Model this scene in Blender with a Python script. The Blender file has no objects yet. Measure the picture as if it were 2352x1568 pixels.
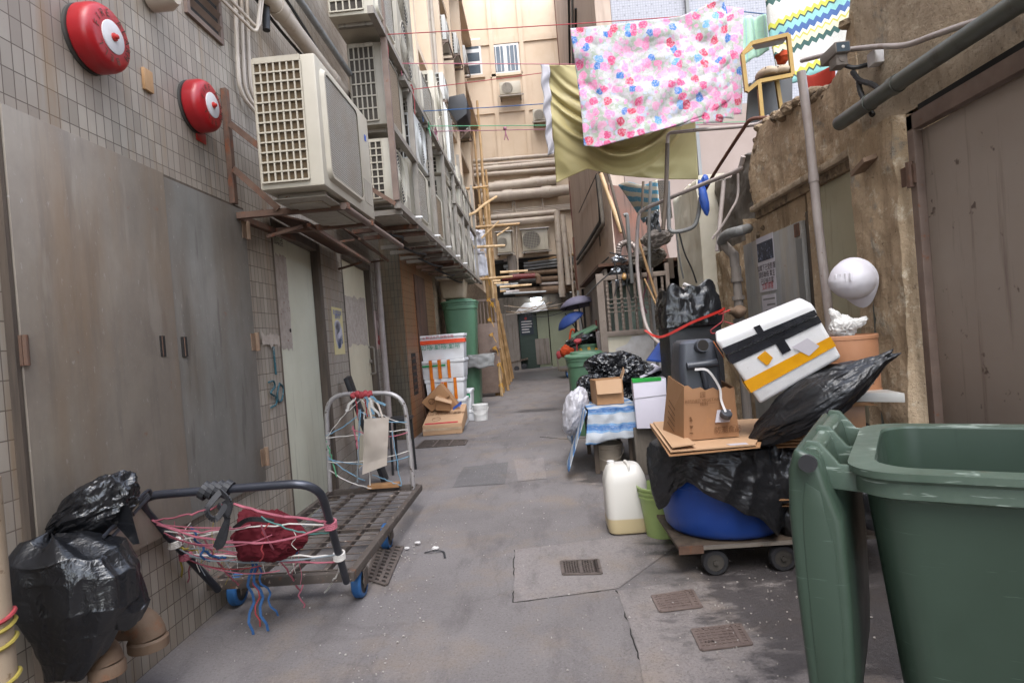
import bpy, bmesh, math, random
from mathutils import Vector, Matrix, noise
random.seed(7)
S = bpy.context.scene
COL = S.collection
# ------------------------------------------------------------------ camera, sky, sun, exposure
H, FPX = 1.25, 1400.0                      # eye height; focal length in units of a 2352 wide picture
_Y = Vector((.04214, .01, -1)).normalized()
_Z = Vector((-.08, 1, 0)); _Z = (_Z - _Y * _Z.dot(_Y)).normalized()
_X = _Y.cross(_Z)
ROT = Matrix((_X, _Y, _Z))
cam_d = bpy.data.cameras.new('camera'); cam = bpy.data.objects.new('camera', cam_d); COL.objects.link(cam)
cam_d.sensor_width = 36; cam_d.lens = 36 * FPX / 2352; cam_d.clip_start = .05; cam_d.clip_end = 300
cam.matrix_world = Matrix.Translation((0, 0, H)) @ ROT.to_4x4()
S.camera = cam
SUN_EL, SUN_AZ = math.radians(60), math.radians(174)
w = bpy.data.worlds.new('World'); S.world = w; w.use_nodes = True
wn = w.node_tree.nodes; wl = w.node_tree.links
bg = wn['Background']; bg.inputs['Strength'].default_value = .15
sky = wn.new('ShaderNodeTexSky'); sky.sky_type = 'NISHITA'; sky.sun_disc = False
sky.sun_elevation = SUN_EL; sky.sun_rotation = SUN_AZ; sky.air_density = 1; sky.dust_density = 1; sky.ozone_density = 1
hs = wn.new('ShaderNodeHueSaturation'); hs.inputs['Saturation'].default_value = .5
wl.new(sky.outputs[0], hs.inputs['Color']); wl.new(hs.outputs[0], bg.inputs['Color'])
sun_d = bpy.data.lights.new('sun', 'SUN'); sun = bpy.data.objects.new('sun', sun_d); COL.objects.link(sun)
sun_d.energy = .6; sun_d.angle = math.radians(40); sun_d.color = (1, .97, .93)
sd = Vector((math.sin(SUN_AZ) * math.cos(SUN_EL), math.cos(SUN_AZ) * math.cos(SUN_EL), math.sin(SUN_EL)))
sun.rotation_euler = sd.to_track_quat('Z', 'Y').to_euler()
S.view_settings.view_transform = 'Standard'; S.view_settings.look = 'None'
S.view_settings.exposure = 2.48; S.view_settings.gamma = 1

# ------------------------------------------------------------------ pixels of the photograph (2352 wide) to points on real planes
def ray(x, y): return ROT @ Vector(((x - 1176) / FPX, (784 - y) / FPX, -1))
EYE = Vector((0, 0, H))
def aY(x, y, Y): d = ray(x, y); return EYE + d * (Y / d.y)
def aX(x, y, X): d = ray(x, y); return EYE + d * (X / d.x)
def aZ(x, y, Z=0.0): d = ray(x, y); return EYE + d * ((Z - H) / d.z)
def aP(x, y, p, n): d = ray(x, y); return EYE + d * ((Vector(p) - EYE).dot(n) / d.dot(n))
def V(*a): return Vector(a)

# ------------------------------------------------------------------ objects
def props(o, label=None, cat=None, group=None, kind=None):
    if label: o['label'] = label
    if cat: o['category'] = cat
    if group: o['group'] = group
    if kind: o['kind'] = kind
    return o
def thing(name, label, cat, loc, group=None):
    o = bpy.data.objects.new(name, None); COL.objects.link(o)
    o.location = loc; o.empty_display_size = .1
    return props(o, label, cat, group)
def world_loc(o):
    p = Vector(o.location)
    while o.parent: o = o.parent; p += Vector(o.location)
    return p

class B:
    """collects faces in world coordinates, then links them as one mesh object"""
    def __init__(s): s.v = []; s.f = []; s.m = []; s.mi = 0
    def add(s, vs, fs):
        n = len(s.v); s.v += [Vector(p) for p in vs]
        for f in fs: s.f.append([n + i for i in f]); s.m.append(s.mi)
        return s
    def hexa(s, p):       # 8 points: bottom 4 ccw, top 4 ccw
        return s.add(p, [(3, 2, 1, 0), (4, 5, 6, 7), (0, 1, 5, 4), (1, 2, 6, 5), (2, 3, 7, 6), (3, 0, 4, 7)])
    def box(s, x0, x1, y0, y1, z0, z1):
        return s.hexa([(x0, y0, z0), (x1, y0, z0), (x1, y1, z0), (x0, y1, z0), (x0, y0, z1), (x1, y0, z1), (x1, y1, z1), (x0, y1, z1)])
    def obox(s, c, u, v, w_):   # centre and three half vectors
        c, u, v, w_ = map(Vector, (c, u, v, w_))
        return s.hexa([c - u - v - w_, c + u - v - w_, c + u + v - w_, c - u + v - w_, c - u - v + w_, c + u - v + w_, c + u + v + w_, c - u + v + w_])
    def slab(s, q, ex):   # polygon q extruded by ex
        q = [Vector(p) for p in q]; ex = Vector(ex); n = len(q)
        nrm = sum((q[i].cross(q[(i + 1) % n]) for i in range(n)), Vector())
        if nrm.dot(ex) > 0: q = q[::-1]
        fs = [tuple(range(n)), tuple(range(2 * n - 1, n - 1, -1))] + [((i + 1) % n, i, n + i, n + (i + 1) % n) for i in range(n)]
        return s.add(q + [p + ex for p in q], fs)
    def bar(s, a, b, w, t, up=(0, 0, 1)):   # rectangular bar a-b
        a, b = Vector(a), Vector(b); d = (b - a).normalized(); up = Vector(up)
        x = d.cross(up)
        if x.length < 1e-4: x = d.cross(Vector((1, 0, 0)))
        x.normalize(); y = x.cross(d)
        return s.obox((a + b) / 2, x * w / 2, (b - a) / 2, y * t / 2)
    def tube(s, pts, r, seg=8, cap=True, closed=False):
        pts = [Vector(p) for p in pts]; n = len(pts); rr = r if isinstance(r, (list, tuple)) else [r] * n
        prev = None; rings = []
        for i, p in enumerate(pts):
            if closed: d = pts[(i + 1) % n] - pts[i - 1]
            else: d = pts[min(i + 1, n - 1)] - pts[max(i - 1, 0)]
            d.normalize()
            if prev is None:
                a = d.orthogonal().normalized()
            else:
                a = prev - d * prev.dot(d)
                if a.length < 1e-5: a = d.orthogonal()
                a.normalize()
            prev = a; b = d.cross(a)
            rings.append([p + (a * math.cos(2 * math.pi * k / seg) + b * math.sin(2 * math.pi * k / seg)) * rr[i] for k in range(seg)])
        vs = [q for rg in rings for q in rg]; fs = []
        for i in range(n if closed else n - 1):
            j = (i + 1) % n
            for k in range(seg):
                k2 = (k + 1) % seg
                fs.append((i * seg + k, i * seg + k2, j * seg + k2, j * seg + k))
        if cap and not closed:
            fs.append(tuple(range(seg - 1, -1, -1))); fs.append(tuple((n - 1) * seg + k for k in range(seg)))
        return s.add(vs, fs)
    def lathe(s, c, prof, seg=24, axis=(0, 0, 1), sx=1.0, cap=True):   # prof: (radius, height along axis)
        c = Vector(c); ax = Vector(axis).normalized()
        a = Vector((0, 1, 0)) if abs(ax.x) > .9 else Vector((1, 0, 0)); a = (a - ax * a.dot(ax)).normalized(); b = ax.cross(a)
        vs = []; fs = []; n = len(prof)
        for r, h in prof:
            for k in range(seg):
                t = 2 * math.pi * k / seg
                vs.append(c + ax * h + a * (r * math.cos(t) * sx) + b * (r * math.sin(t)))
        for i in range(n - 1):
            for k in range(seg):
                k2 = (k + 1) % seg
                fs.append((i * seg + k, i * seg + k2, (i + 1) * seg + k2, (i + 1) * seg + k))
        if cap:
            fs.append(tuple(range(seg - 1, -1, -1))); fs.append(tuple((n - 1) * seg + k for k in range(seg)))
        return s.add(vs, fs)
    def sheet(s, fn, nu, nv):
        vs = [fn(i / nu, j / nv) for j in range(nv + 1) for i in range(nu + 1)]
        fs = [(j * (nu + 1) + i, j * (nu + 1) + i + 1, (j + 1) * (nu + 1) + i + 1, (j + 1) * (nu + 1) + i) for j in range(nv) for i in range(nu)]
        return s.add(vs, fs)
    def mesh(s, vs, fs, fn=lambda p: p): return s.add([fn(Vector(p)) for p in vs], fs)
    def build(s, name, mat, parent=None, label=None, cat=None, group=None, kind=None, smooth=False, bevel=0, bseg=2, solid=0, sub=0, recalc=True):
        mats = mat if isinstance(mat, (list, tuple)) else [mat]
        if parent is not None: o0 = world_loc(parent)
        else:
            xs = [p.x for p in s.v]; ys = [p.y for p in s.v]; zs = [p.z for p in s.v]
            o0 = Vector(((min(xs) + max(xs)) / 2, (min(ys) + max(ys)) / 2, min(zs)))
        me = bpy.data.meshes.new(name)
        me.from_pydata([p - o0 for p in s.v], [], s.f)
        for m in mats: me.materials.append(m)
        for p, i in zip(me.polygons, s.m): p.material_index = min(i, len(mats) - 1)
        bm = bmesh.new(); bm.from_mesh(me)
        if recalc and not solid: bmesh.ops.recalc_face_normals(bm, faces=bm.faces)
        if bevel:
            es = [e for e in bm.edges if len(e.link_faces) == 2 and e.calc_face_angle(0) > .6]
            bmesh.ops.bevel(bm, geom=es, offset=bevel, segments=bseg, affect='EDGES', profile=.6, clamp_overlap=True)
        bm.to_mesh(me); bm.free()
        if smooth or bevel:
            for p in me.polygons: p.use_smooth = True
            try: me.set_sharp_from_angle(angle=math.radians(40))
            except Exception: pass
        o = bpy.data.objects.new(name, me); COL.objects.link(o)
        if parent is not None: o.parent = parent
        else: o.location = o0
        if solid:
            md = o.modifiers.new('thickness', 'SOLIDIFY'); md.thickness = solid; md.offset = 0
        if sub:
            md = o.modifiers.new('smooth', 'SUBSURF'); md.levels = sub; md.render_levels = sub
        return props(o, label, cat, group, kind)

def dup(root, loc, rotz=None, label=None):
    r = root.copy(); COL.objects.link(r); r.location = loc
    if rotz is not None: r.rotation_euler = (0, 0, rotz)
    if label: r['label'] = label
    for ch in list(root.children):
        c = ch.copy(); COL.objects.link(c); c.parent = r
        for g in ch.children:
            d = g.copy(); COL.objects.link(d); d.parent = c
    return r

def smooth_path(pts, k=6):     # Catmull-Rom
    pts = [Vector(p) for p in pts]; P = [pts[0] * 2 - pts[1]] + pts + [pts[-1] * 2 - pts[-2]]; out = []
    for i in range(1, len(P) - 2):
        a, b, c, d = P[i - 1:i + 3]
        for j in range(k):
            t = j / k
            out.append(.5 * ((2 * b) + (c - a) * t + (2 * a - 5 * b + 4 * c - d) * t * t + (3 * b - a - 3 * c + d) * t ** 3))
    return out + [pts[-1]]
def ipl(tab, u):
    for (a, za), (c, zc) in zip(tab, tab[1:]):
        if u <= c: return za + (zc - za) * (u - a) / (c - a)
    return tab[-1][1]
def sag(a, b, s, n=10):
    a, b = Vector(a), Vector(b)
    return [a.lerp(b, i / n) - Vector((0, 0, s * 4 * (i / n) * (1 - i / n))) for i in range(n + 1)]
def fillet(pts, r, k=5):       # rounded corners on a polyline
    pts = [Vector(p) for p in pts]; out = [pts[0]]
    for i in range(1, len(pts) - 1):
        a, b, c = pts[i - 1:i + 2]; u = a - b; v = c - b
        rr = min(r, u.length * .45, v.length * .45); p, q = b + u.normalized() * rr, b + v.normalized() * rr
        for j in range(k + 1):
            t = j / k; out.append(p * (1 - t) ** 2 + b * 2 * t * (1 - t) + q * t * t)
    return out + [pts[-1]]
def ridge(p, f, sd):
    q = Vector(p) * f + Vector((sd * 7.13, sd * 3.7, sd * 1.9))
    return 1 - 2 * abs(noise.noise(q))
def crumple(p, f, sd):
    return .55 * ridge(p, f, sd) + .3 * ridge(p, f * 2.1, sd + 3) + .15 * ridge(p, f * 4.6, sd + 5)
def draped(b, cx, cy, prof, nf, sd, amp=.16, nu=170, nv=90, tilt=None):
    # hanging bag: prof = (z, rx, ry, dx); folds run down the cloth and get deeper towards the hem
    n = len(prof) - 1
    def fn(u, v):
        t = v * n; i = min(int(t), n - 1); k = t - i; k = k * k * (3 - 2 * k); a, c = prof[i], prof[i + 1]
        z, rx, ry, dx = [a[j] + (c[j] - a[j]) * k for j in range(4)]; th = 2 * math.pi * u; ca, sa = math.cos(th), math.sin(th)
        w = amp * (.35 + .65 * v) * (.6 * ridge(V(ca * nf, sa * nf, v * 1.1), 1, sd) + .35 * ridge(V(ca * nf * 2 + v, sa * nf * 2, v * 2.4), 1, sd + 2)) + .06 * crumple(V(ca * 1.6, sa * 1.6, v * 3.2), 1.6, sd + 4) + amp * .8 * noise.noise(V(ca * 1.2, sa * 1.2, v * 2 + sd))
        p = V(rx * ca * (1 + w) + dx, ry * sa * (1 + w), z + .02 * noise.noise(V(ca * 2, sa * 2, v * 3)))
        if tilt: q = tilt @ V(p.x, p.y, 0); p = V(q.x, q.y, p.z + q.z)
        return V(cx + p.x, cy + p.y, p.z)
    b.sheet(fn, nu, nv); return b
def ico(sub):
    bm = bmesh.new(); bmesh.ops.create_icosphere(bm, subdivisions=sub, radius=1)
    vs = [v.co.copy() for v in bm.verts]; fs = [tuple(v.index for v in f.verts) for f in bm.faces]; bm.free()
    return vs, fs
ICO = {}
def bag(b, c, rad, rot=None, sd=0, amp=.12, f=2.2, sub=5, shape=None, flat=.6, st=(1, 1, 1)):
    if sub not in ICO: ICO[sub] = ico(sub)
    vs, fs = ICO[sub]; c = Vector(c); out = []
    R_ = rot.to_3x3() if rot else Matrix.Identity(3)
    for p in vs:
        q = Vector(p) * (1 + amp * crumple(V(p.x * st[0], p.y * st[1], p.z * st[2]), f, sd) + amp * .8 * noise.noise(Vector(p) * 1.1 + Vector((sd, 0, sd))))
        if shape: q = shape(q)
        if flat and q.z < -flat: q.z = -flat + (q.z + flat) * .15
        out.append(c + R_ @ Vector((q.x * rad[0], q.y * rad[1], q.z * rad[2])))
    return b.add(out, fs)

# text (one small flat mesh) laid on a plane: origin, right, up
def text_into(b, txt, o, rt, up, size, align='CENTER', spacing=1.0, thick=0.0):
    cu = bpy.data.curves.new('lettering', 'FONT'); cu.body = txt; cu.size = size; cu.align_x = align; cu.align_y = 'CENTER'
    cu.space_character = spacing; cu.resolution_u = 2; cu.extrude = thick
    ob = bpy.data.objects.new('lettering', cu); COL.objects.link(ob)
    dg = bpy.context.evaluated_depsgraph_get()
    me = bpy.data.meshes.new_from_object(ob.evaluated_get(dg))
    o, rt, up = Vector(o), Vector(rt).normalized(), Vector(up).normalized(); nn = rt.cross(up)
    b.add([o + rt * v.co.x + up * v.co.y + nn * v.co.z for v in me.vertices], [tuple(p.vertices) for p in me.polygons])
    bpy.data.objects.remove(ob); bpy.data.curves.remove(cu); bpy.data.meshes.remove(me)

# ------------------------------------------------------------------ materials
def rgb(h):
    h = h.lstrip('#'); c = [int(h[i:i + 2], 16) / 255 for i in (0, 2, 4)]
    return tuple((x / 12.92 if x <= .04045 else ((x + .055) / 1.055) ** 2.4) for x in c) + (1,)
def col(c): return rgb(c) if isinstance(c, str) else (tuple(c) + (1,) if len(c) == 3 else tuple(c))
class NT:
    def __init__(s, name):
        s.m = bpy.data.materials.new(name); s.m.use_nodes = True; s.n = s.m.node_tree.nodes; s.l = s.m.node_tree.links
        s.bs = s.n['Principled BSDF']; s.geo = s.n.new('ShaderNodeNewGeometry'); s.pos = s.geo.outputs['Position']
    def link(s, a, b): s.l.new(a, b)
    def mapv(s, sc, src=None, loc=(0, 0, 0), rot=(0, 0, 0)):
        n = s.n.new('ShaderNodeMapping'); n.inputs['Scale'].default_value = sc if hasattr(sc, '__len__') else (sc,) * 3
        n.inputs['Location'].default_value = loc; n.inputs['Rotation'].default_value = rot
        s.link(src or s.pos, n.inputs[0]); return n.outputs[0]
    def noise(s, sc, det=4, rough=.55, src=None, dist=0, loc=(0, 0, 0)):
        n = s.n.new('ShaderNodeTexNoise'); n.inputs['Scale'].default_value = 1; n.inputs['Detail'].default_value = det
        n.inputs['Roughness'].default_value = rough; n.inputs['Distortion'].default_value = dist
        s.link(s.mapv(sc, src, loc), n.inputs['Vector']); return n.outputs['Fac']
    def ramp(s, fac, stops, interp='LINEAR'):
        n = s.n.new('ShaderNodeValToRGB'); n.color_ramp.interpolation = interp; e = n.color_ramp.elements
        while len(e) < len(stops): e.new(.5)
        for k, (p, c) in zip(e, stops): k.position = p; k.color = col(c) if not isinstance(c, (int, float)) else (c, c, c, 1)
        s.link(fac, n.inputs[0]); return n.outputs[0]
    def mix(s, fac, a, b, mode='MIX'):
        n = s.n.new('ShaderNodeMix'); n.data_type = 'RGBA'; n.blend_type = mode
        for i, x in ((0, fac), (6, a), (7, b)):
            if hasattr(x, 'is_linked'): s.link(x, n.inputs[i])
            elif i == 0: n.inputs[0].default_value = x
            else: n.inputs[i].default_value = col(x)
        return n.outputs[2]
    def math(s, op, a, b=None, c=None, clamp=False):
        n = s.n.new('ShaderNodeMath'); n.operation = op; n.use_clamp = clamp
        for i, x in enumerate((a, b, c)):
            if x is None: continue
            if hasattr(x, 'is_linked'): s.link(x, n.inputs[i])
            else: n.inputs[i].default_value = x
        return n.outputs[0]
    def sep(s, src=None):
        n = s.n.new('ShaderNodeSeparateXYZ'); s.link(src or s.pos, n.inputs[0]); return n.outputs
    def comb(s, x, y, z=0.0):
        n = s.n.new('ShaderNodeCombineXYZ')
        for i, v in enumerate((x, y, z)):
            if hasattr(v, 'is_linked'): s.link(v, n.inputs[i])
            else: n.inputs[i].default_value = v
        return n.outputs[0]
    def bump(s, h, st=.3, d=.01):
        n = s.n.new('ShaderNodeBump'); n.inputs['Strength'].default_value = st; n.inputs['Distance'].default_value = d
        if s.bs.inputs['Normal'].is_linked: s.link(s.bs.inputs['Normal'].links[0].from_socket, n.inputs['Normal'])
        s.link(h, n.inputs['Height']); s.link(n.outputs[0], s.bs.inputs['Normal'])
    def fin(s, c=None, rough=.7, metal=0, spec=.5):
        if c is not None:
            if hasattr(c, 'is_linked'): s.link(c, s.bs.inputs['Base Color'])
            else: s.bs.inputs['Base Color'].default_value = col(c)
        if hasattr(rough, 'is_linked'): s.link(rough, s.bs.inputs['Roughness'])
        else: s.bs.inputs['Roughness'].default_value = rough
        s.bs.inputs['Metallic'].default_value = metal; s.bs.inputs['Specular IOR Level'].default_value = spec
        return s.m
def mk(name, c, c2=None, sc=3, rough=.6, metal=0, streak=None, streak_sc=(14, 14, .9), streak_lo=.55, spots=None, spot_sc=30, spot_lo=.66, bump=0, bsc=90, bdist=.004, spec=.5, rvar=.12):
    t = NT(name); c2 = c2 or c
    base = t.mix(t.ramp(t.noise(sc, 5, .6), [(.35, 0.), (.65, 1.)]), c, c2)
    if streak: base = t.mix(t.ramp(t.noise(streak_sc, 5, .65), [(streak_lo, 0.), (streak_lo + .17, .85)]), base, streak)
    if spots: base = t.mix(t.ramp(t.noise(spot_sc, 3, .7), [(spot_lo, 0.), (spot_lo + .06, 1.)]), base, spots)
    if bump: t.bump(t.noise(bsc, 4, .6), bump, bdist)
    r = t.math('ADD', t.math('MULTIPLY', t.noise(sc * 3.3 if not hasattr(sc, '__len__') else 10, 4), rvar * 2), rough - rvar)
    return t.fin(base, r, metal, spec)
def tiles(name, c1, c2, grout, ax='y', w_=.048, h_=.0955, streak=None, streak_lo=.5, big=None):
    t = NT(name); x, y, z = t.sep(); u = y if ax == 'y' else x
    br = t.n.new('ShaderNodeTexBrick'); br.offset = 0; br.squash = 1
    for k, v in (('Scale', 1), ('Mortar Size', .0022), ('Mortar Smooth', .15), ('Bias', 0), ('Brick Width', w_), ('Row Height', h_)): br.inputs[k].default_value = v
    br.inputs['Color1'].default_value = col(c1); br.inputs['Color2'].default_value = col(c2); br.inputs['Mortar'].default_value = col(grout)
    t.link(t.comb(u, z), br.inputs['Vector'])
    base = br.outputs['Color']
    base = t.mix(t.ramp(t.noise(1.3, 5, .65), [(.42, 0.), (.72, .55)]), base, big or '#8a7f78')
    if streak: base = t.mix(t.ramp(t.noise((7, 7, .55), 5, .7), [(streak_lo, 0.), (streak_lo + .22, .8)]), base, streak)
    base = t.mix(t.ramp(t.noise(55, 3, .8), [(.69, 0.), (.75, .6)]), base, '#4b433c')
    t.bump(t.math('SUBTRACT', 1.0, br.outputs['Fac']), .5, .003); t.bump(t.noise(25, 3), .06, .003)
    return t.fin(base, t.math('ADD', .42, t.math('MULTIPLY', br.outputs['Fac'], .4)), 0, .4)

M = {}
M['tile'] = tiles('mosaic_tile', '#a0978a', '#8a8175', '#5d534b', 'y', streak='#8a6f4f', streak_lo=.54, big='#87776b')
M['tile_dark'] = tiles('dark_tile', '#5c5548', '#4f483d', '#1d1a17', 'x', streak='#6e563c', big='#5a4d3c')
M['tile_rust'] = tiles('rust_tile', '#7d6248', '#75583c', '#35281e', 'y', streak='#8a4f28', streak_lo=.46, big='#7d5c3c')
def sheet_metal(name, a_, b_, brown, drip):
    t = NT(name)
    c = t.mix(t.ramp(t.noise((2.2, 2.2, 1.6), 6, .7), [(.36, 0.), (.66, 1.)]), a_, b_)
    c = t.mix(t.ramp(t.noise((3, 3, .7), 5, .6, loc=(4, 1, 2)), [(.46, 0.), (.7, .75)]), c, brown)
    c = t.mix(t.ramp(t.noise((9, 9, .7), 5, .7, loc=(1, 7, 3)), [(.52, 0.), (.7, .4)]), c, '#5c5854')
    c = t.mix(t.ramp(t.noise((8, 8, 1.2), 4, .65, loc=(9, 2, 5)), [(.60, 0.), (.66, .55)]), c, drip)
    c = t.mix(t.ramp(t.noise((3, 60, 22), 3, .7, loc=(2, 2, 9)), [(.64, 0.), (.7, .35)]), c, '#b0aca8')
    c = t.mix(t.ramp(t.noise(9, 4, .7, loc=(6, 6, 6)), [(.68, 0.), (.74, .6)]), c, '#8a5a38')
    t.bump(t.noise((3.5, 3.5, 2), 4), .25, .03); t.bump(t.noise(90, 3), .05, .003)
    r = t.math('ADD', .30, t.math('MULTIPLY', t.noise((5, 5, 1), 5), .32)); return t.fin(c, r, .25)
M['steel'] = sheet_metal('galvanised_sheet', '#8f8578', '#7b7167', '#7f6952', '#938a7e')
M['steel_dk'] = sheet_metal('worn_sheet', '#74716b', '#85827c', '#675a4c', '#59554f')
M['steel_door'] = sheet_metal('pale_grey_sheet', '#a09f9c', '#8b8b8b', '#9a8c78', '#7c8894')
M['door_cream'] = mk('cream_door_paint', '#d6cbb0', '#c8bda2', 1.6, .5, streak='#8f8470', streak_lo=.6, spots='#6d6250', spot_sc=45, spot_lo=.74)
M['door_pale'] = mk('pale_green_paint', '#d3d1bc', '#c7c4ae', 1.6, .5, streak='#8b8672', streak_lo=.6, spots='#6d6250', spot_sc=45, spot_lo=.74)
M['residue'] = mk('sticker_residue', '#b9ada0', '#a3968a', 14, .8, spots='#7c4a42', spot_sc=38, spot_lo=.62)
M['wood_dk'] = mk('dark_weathered_wood', '#4d4238', '#5f5245', (9, 9, 1), .75, streak='#38302a', streak_lo=.5, bump=.3, bsc=(60, 60, 6))
M['wood'] = mk('plain_wood', '#b08a62', '#9c7850', (8, 30, 8), .6, spots='#5b3a22', spot_sc=20, spot_lo=.73)
M['rust'] = mk('rusty_steel', '#6e5748', '#5b4438', 9, .72, .25, streak='#84492a', streak_sc=(18, 18, 8), streak_lo=.55, bump=.25, bsc=120)
M['rust_sheet'] = mk('rust_brown_sheet', '#4c3427', '#5d402e', 5, .75, .1, streak='#31231b', streak_lo=.5)
M['frame_grey'] = mk('painted_steel', '#807970', '#8d857b', 8, .5, .35, spots='#70492f', spot_sc=24, spot_lo=.66, streak='#5d5650', streak_lo=.58)
M['frame_brown'] = mk('brown_painted_steel', '#6b5a50', '#7a685d', 8, .6, .2, spots='#7a5440', spot_sc=26, spot_lo=.64)
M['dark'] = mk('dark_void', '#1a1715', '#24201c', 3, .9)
M['black'] = mk('black_paint', '#17171a', '#202023', 6, .5)
M['rubber'] = mk('black_rubber', '#222225', '#2e2e31', 12, .6, spots='#4a4643', spot_sc=30)
M['ac'] = mk('ac_casing', '#b2aa99', '#a49b8a', 2.4, .42, streak='#948a7b', streak_lo=.6, spots='#8a8070', spot_sc=60, spot_lo=.75)
M['ac_b'] = mk('ac_casing_dirty', '#9c9486', '#8a8274', 2.4, .5, streak='#6f6558', streak_lo=.52, spots='#6f6253', spot_sc=50, spot_lo=.7)
M['ac_w'] = mk('ac_casing_white', '#bcbab4', '#aeaba5', 2.4, .4, streak='#9c978f', streak_lo=.62)
M['coil'] = mk('condenser_coil', '#574429', '#473822', (3, 3, 240), .7, .2, streak='#3a2e20', streak_sc=(9, 9, 9), streak_lo=.6)
M['coil_dk'] = mk('dark_coil', '#3c342a', '#2f2922', (3, 3, 240), .7, .2)
M['fan_dk'] = mk('fan_recess', '#33302c', '#47433e', 6, .6)
def mesh_mat(name, wire, hole, ax='y', w_=.011, h_=.013, ms=.0021):
    t = NT(name); x, y, z = t.sep(); u = y if ax == 'y' else x
    br = t.n.new('ShaderNodeTexBrick'); br.offset = .5
    for k, v in (('Scale', 1), ('Mortar Size', ms), ('Mortar Smooth', .2), ('Brick Width', w_), ('Row Height', h_)): br.inputs[k].default_value = v
    for k, c in (('Color1', hole), ('Color2', hole), ('Mortar', wire)): br.inputs[k].default_value = col(c)
    t.link(t.comb(u, z), br.inputs['Vector'])
    c = t.mix(t.ramp(t.noise(4, 4), [(.4, 0.), (.75, .6)]), br.outputs['Color'], '#7a6a55')
    t.bump(br.outputs['Fac'], .8, .004); return t.fin(c, .5)
M['mesh'] = mesh_mat('fan_guard_mesh', '#b0aa9e', '#3a342c')
M['mesh_brown'] = mesh_mat('fan_guard_mesh_brown', '#8d7a63', '#57432f')
M['pvc'] = mk('cream_pipe', '#b3a696', '#a5978a', 3, .5, streak='#82705f', streak_sc=(9, 9, 3), streak_lo=.58, spots='#8a6a4a', spot_sc=25, spot_lo=.72)
M['pvc_grey'] = mk('grey_pipe', '#787876', '#6c6b69', 3, .5, streak='#57524c', streak_lo=.55)
M['pipe_green'] = mk('green_grey_pipe', '#56584f', '#4c4e47', 3, .5, streak='#3f3a33', streak_lo=.56)
M['pipe_white'] = mk('white_pipe', '#a59a94', '#968a84', 6, .55, streak='#77665a', streak_lo=.58, spots='#6d5a48', spot_sc=30, spot_lo=.68)
M['pipe_red'] = mk('red_pipe', '#7a2e2b', '#6b2523', 5, .5, spots='#b3a9a3', spot_sc=(40, 40, 7), spot_lo=.62)
M['pipe_brown'] = mk('brown_pipe', '#5b3b30', '#6e4736', 5, .65, .1, streak='#3a2a24')
M['cast_rust'] = mk('rusty_cast_iron', '#7d6855', '#6e5744', 9, .75, .1, streak='#8a5230', streak_sc=(12, 12, 12), streak_lo=.6, bump=.3, bsc=120)
M['cable'] = mk('black_cable', '#1d1c1c', '#2a2827', 8, .6)
M['red_bell'] = mk('red_bell_paint', '#a3161c', '#8d1219', 5, .35, spots='#c0777a', spot_sc=60, spot_lo=.74, streak='#7c1418', streak_lo=.66)
M['white'] = mk('white_plastic', '#d5d3cf', '#c9c6c2', 6, .4)
M['white_paint'] = mk('white_label', '#cfcccb', '#bdb8b5', 9, .5, streak='#9d9691', streak_lo=.62)
M['red'] = mk('red_plastic', '#b32a20', '#a52219', 6, .45)
M['ink'] = mk('dark_ink', '#2b1d1b', '#352523', 9, .7)
M['ink_red'] = mk('red_ink', '#b5303a', '#a32a33', 9, .7)
M['ink_green'] = mk('green_ink', '#3f8468', '#387a60', 9, .7)
M['ink_blue'] = mk('blue_ink', '#3d5fae', '#3555a0', 9, .7)
M['ink_brown'] = mk('brown_ink', '#5f3d22', '#6b4628', 9, .8)
M['teal'] = mk('teal_paint', '#1f4a54', '#28545d', 12, .7, spots='#8f8583', spot_sc=50, spot_lo=.6)
def render_mat(name, a_, b_, lt, dk, sc=1.0):
    t = NT(name)
    c = t.mix(t.ramp(t.noise(2.2 * sc, 6, .7), [(.36, 0.), (.64, 1.)]), a_, b_)
    c = t.mix(t.ramp(t.noise((7, 7, 1.0), 6, .7, loc=(3, 5, 1)), [(.50, 0.), (.68, .75)]), c, dk)
    c = t.mix(t.ramp(t.noise(9 * sc, 6, .75, loc=(8, 1, 4)), [(.54, 0.), (.64, .75)]), c, lt)
    c = t.mix(t.ramp(t.noise(5, 5, .7, loc=(1, 9, 7)), [(.60, 0.), (.68, .7)]), c, '#8b867c')
    c = t.mix(t.ramp(t.noise(38, 4, .8), [(.60, 0.), (.68, .7)]), c, '#3f3327')
    c = t.mix(t.ramp(t.noise(14, 4, .7, loc=(5, 5, 5)), [(.69, 0.), (.73, .8)]), c, '#99623a')
    t.bump(t.noise(16, 7, .7), .9, .035); t.bump(t.noise(80, 4, .7), .4, .006); return t.fin(c, .92, 0, .2)
M['plaster'] = render_mat('old_plaster', '#bda588', '#a99277', '#d3c5ae', '#78654f')
M['plaster_up'] = render_mat('stained_plaster', '#b6a38b', '#a18f79', '#c5b59e', '#7f6d59', .6)
M['rubble'] = mk('broken_masonry', '#75624e', '#8e7a60', 7, .95, streak='#2f2620', streak_sc=(12, 12, 12), streak_lo=.5, spots='#98592f', spot_sc=14, spot_lo=.7, bump=1, bsc=30, bdist=.02)
M['cement'] = mk('dark_cement', '#5a534b', '#6a6258', 2.2, .9, streak='#38332d', streak_sc=(6, 6, 1), streak_lo=.5, bump=.5, bsc=50)
M['cement_lt'] = mk('grey_concrete', '#736b64', '#827971', 2, .9, streak='#59514a', streak_lo=.52, bump=.3, bsc=60)
M['cream_wall'] = mk('cream_block', '#dad2c0', '#ccc4b0', 3, .85, streak='#887a63', streak_lo=.58, bump=.3, bsc=70)
M['panel_cream'] = mk('cream_panel', '#aaa38a', '#a09980', 2, .7, streak='#746a55', streak_lo=.56, bump=.2, bsc=80)
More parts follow.
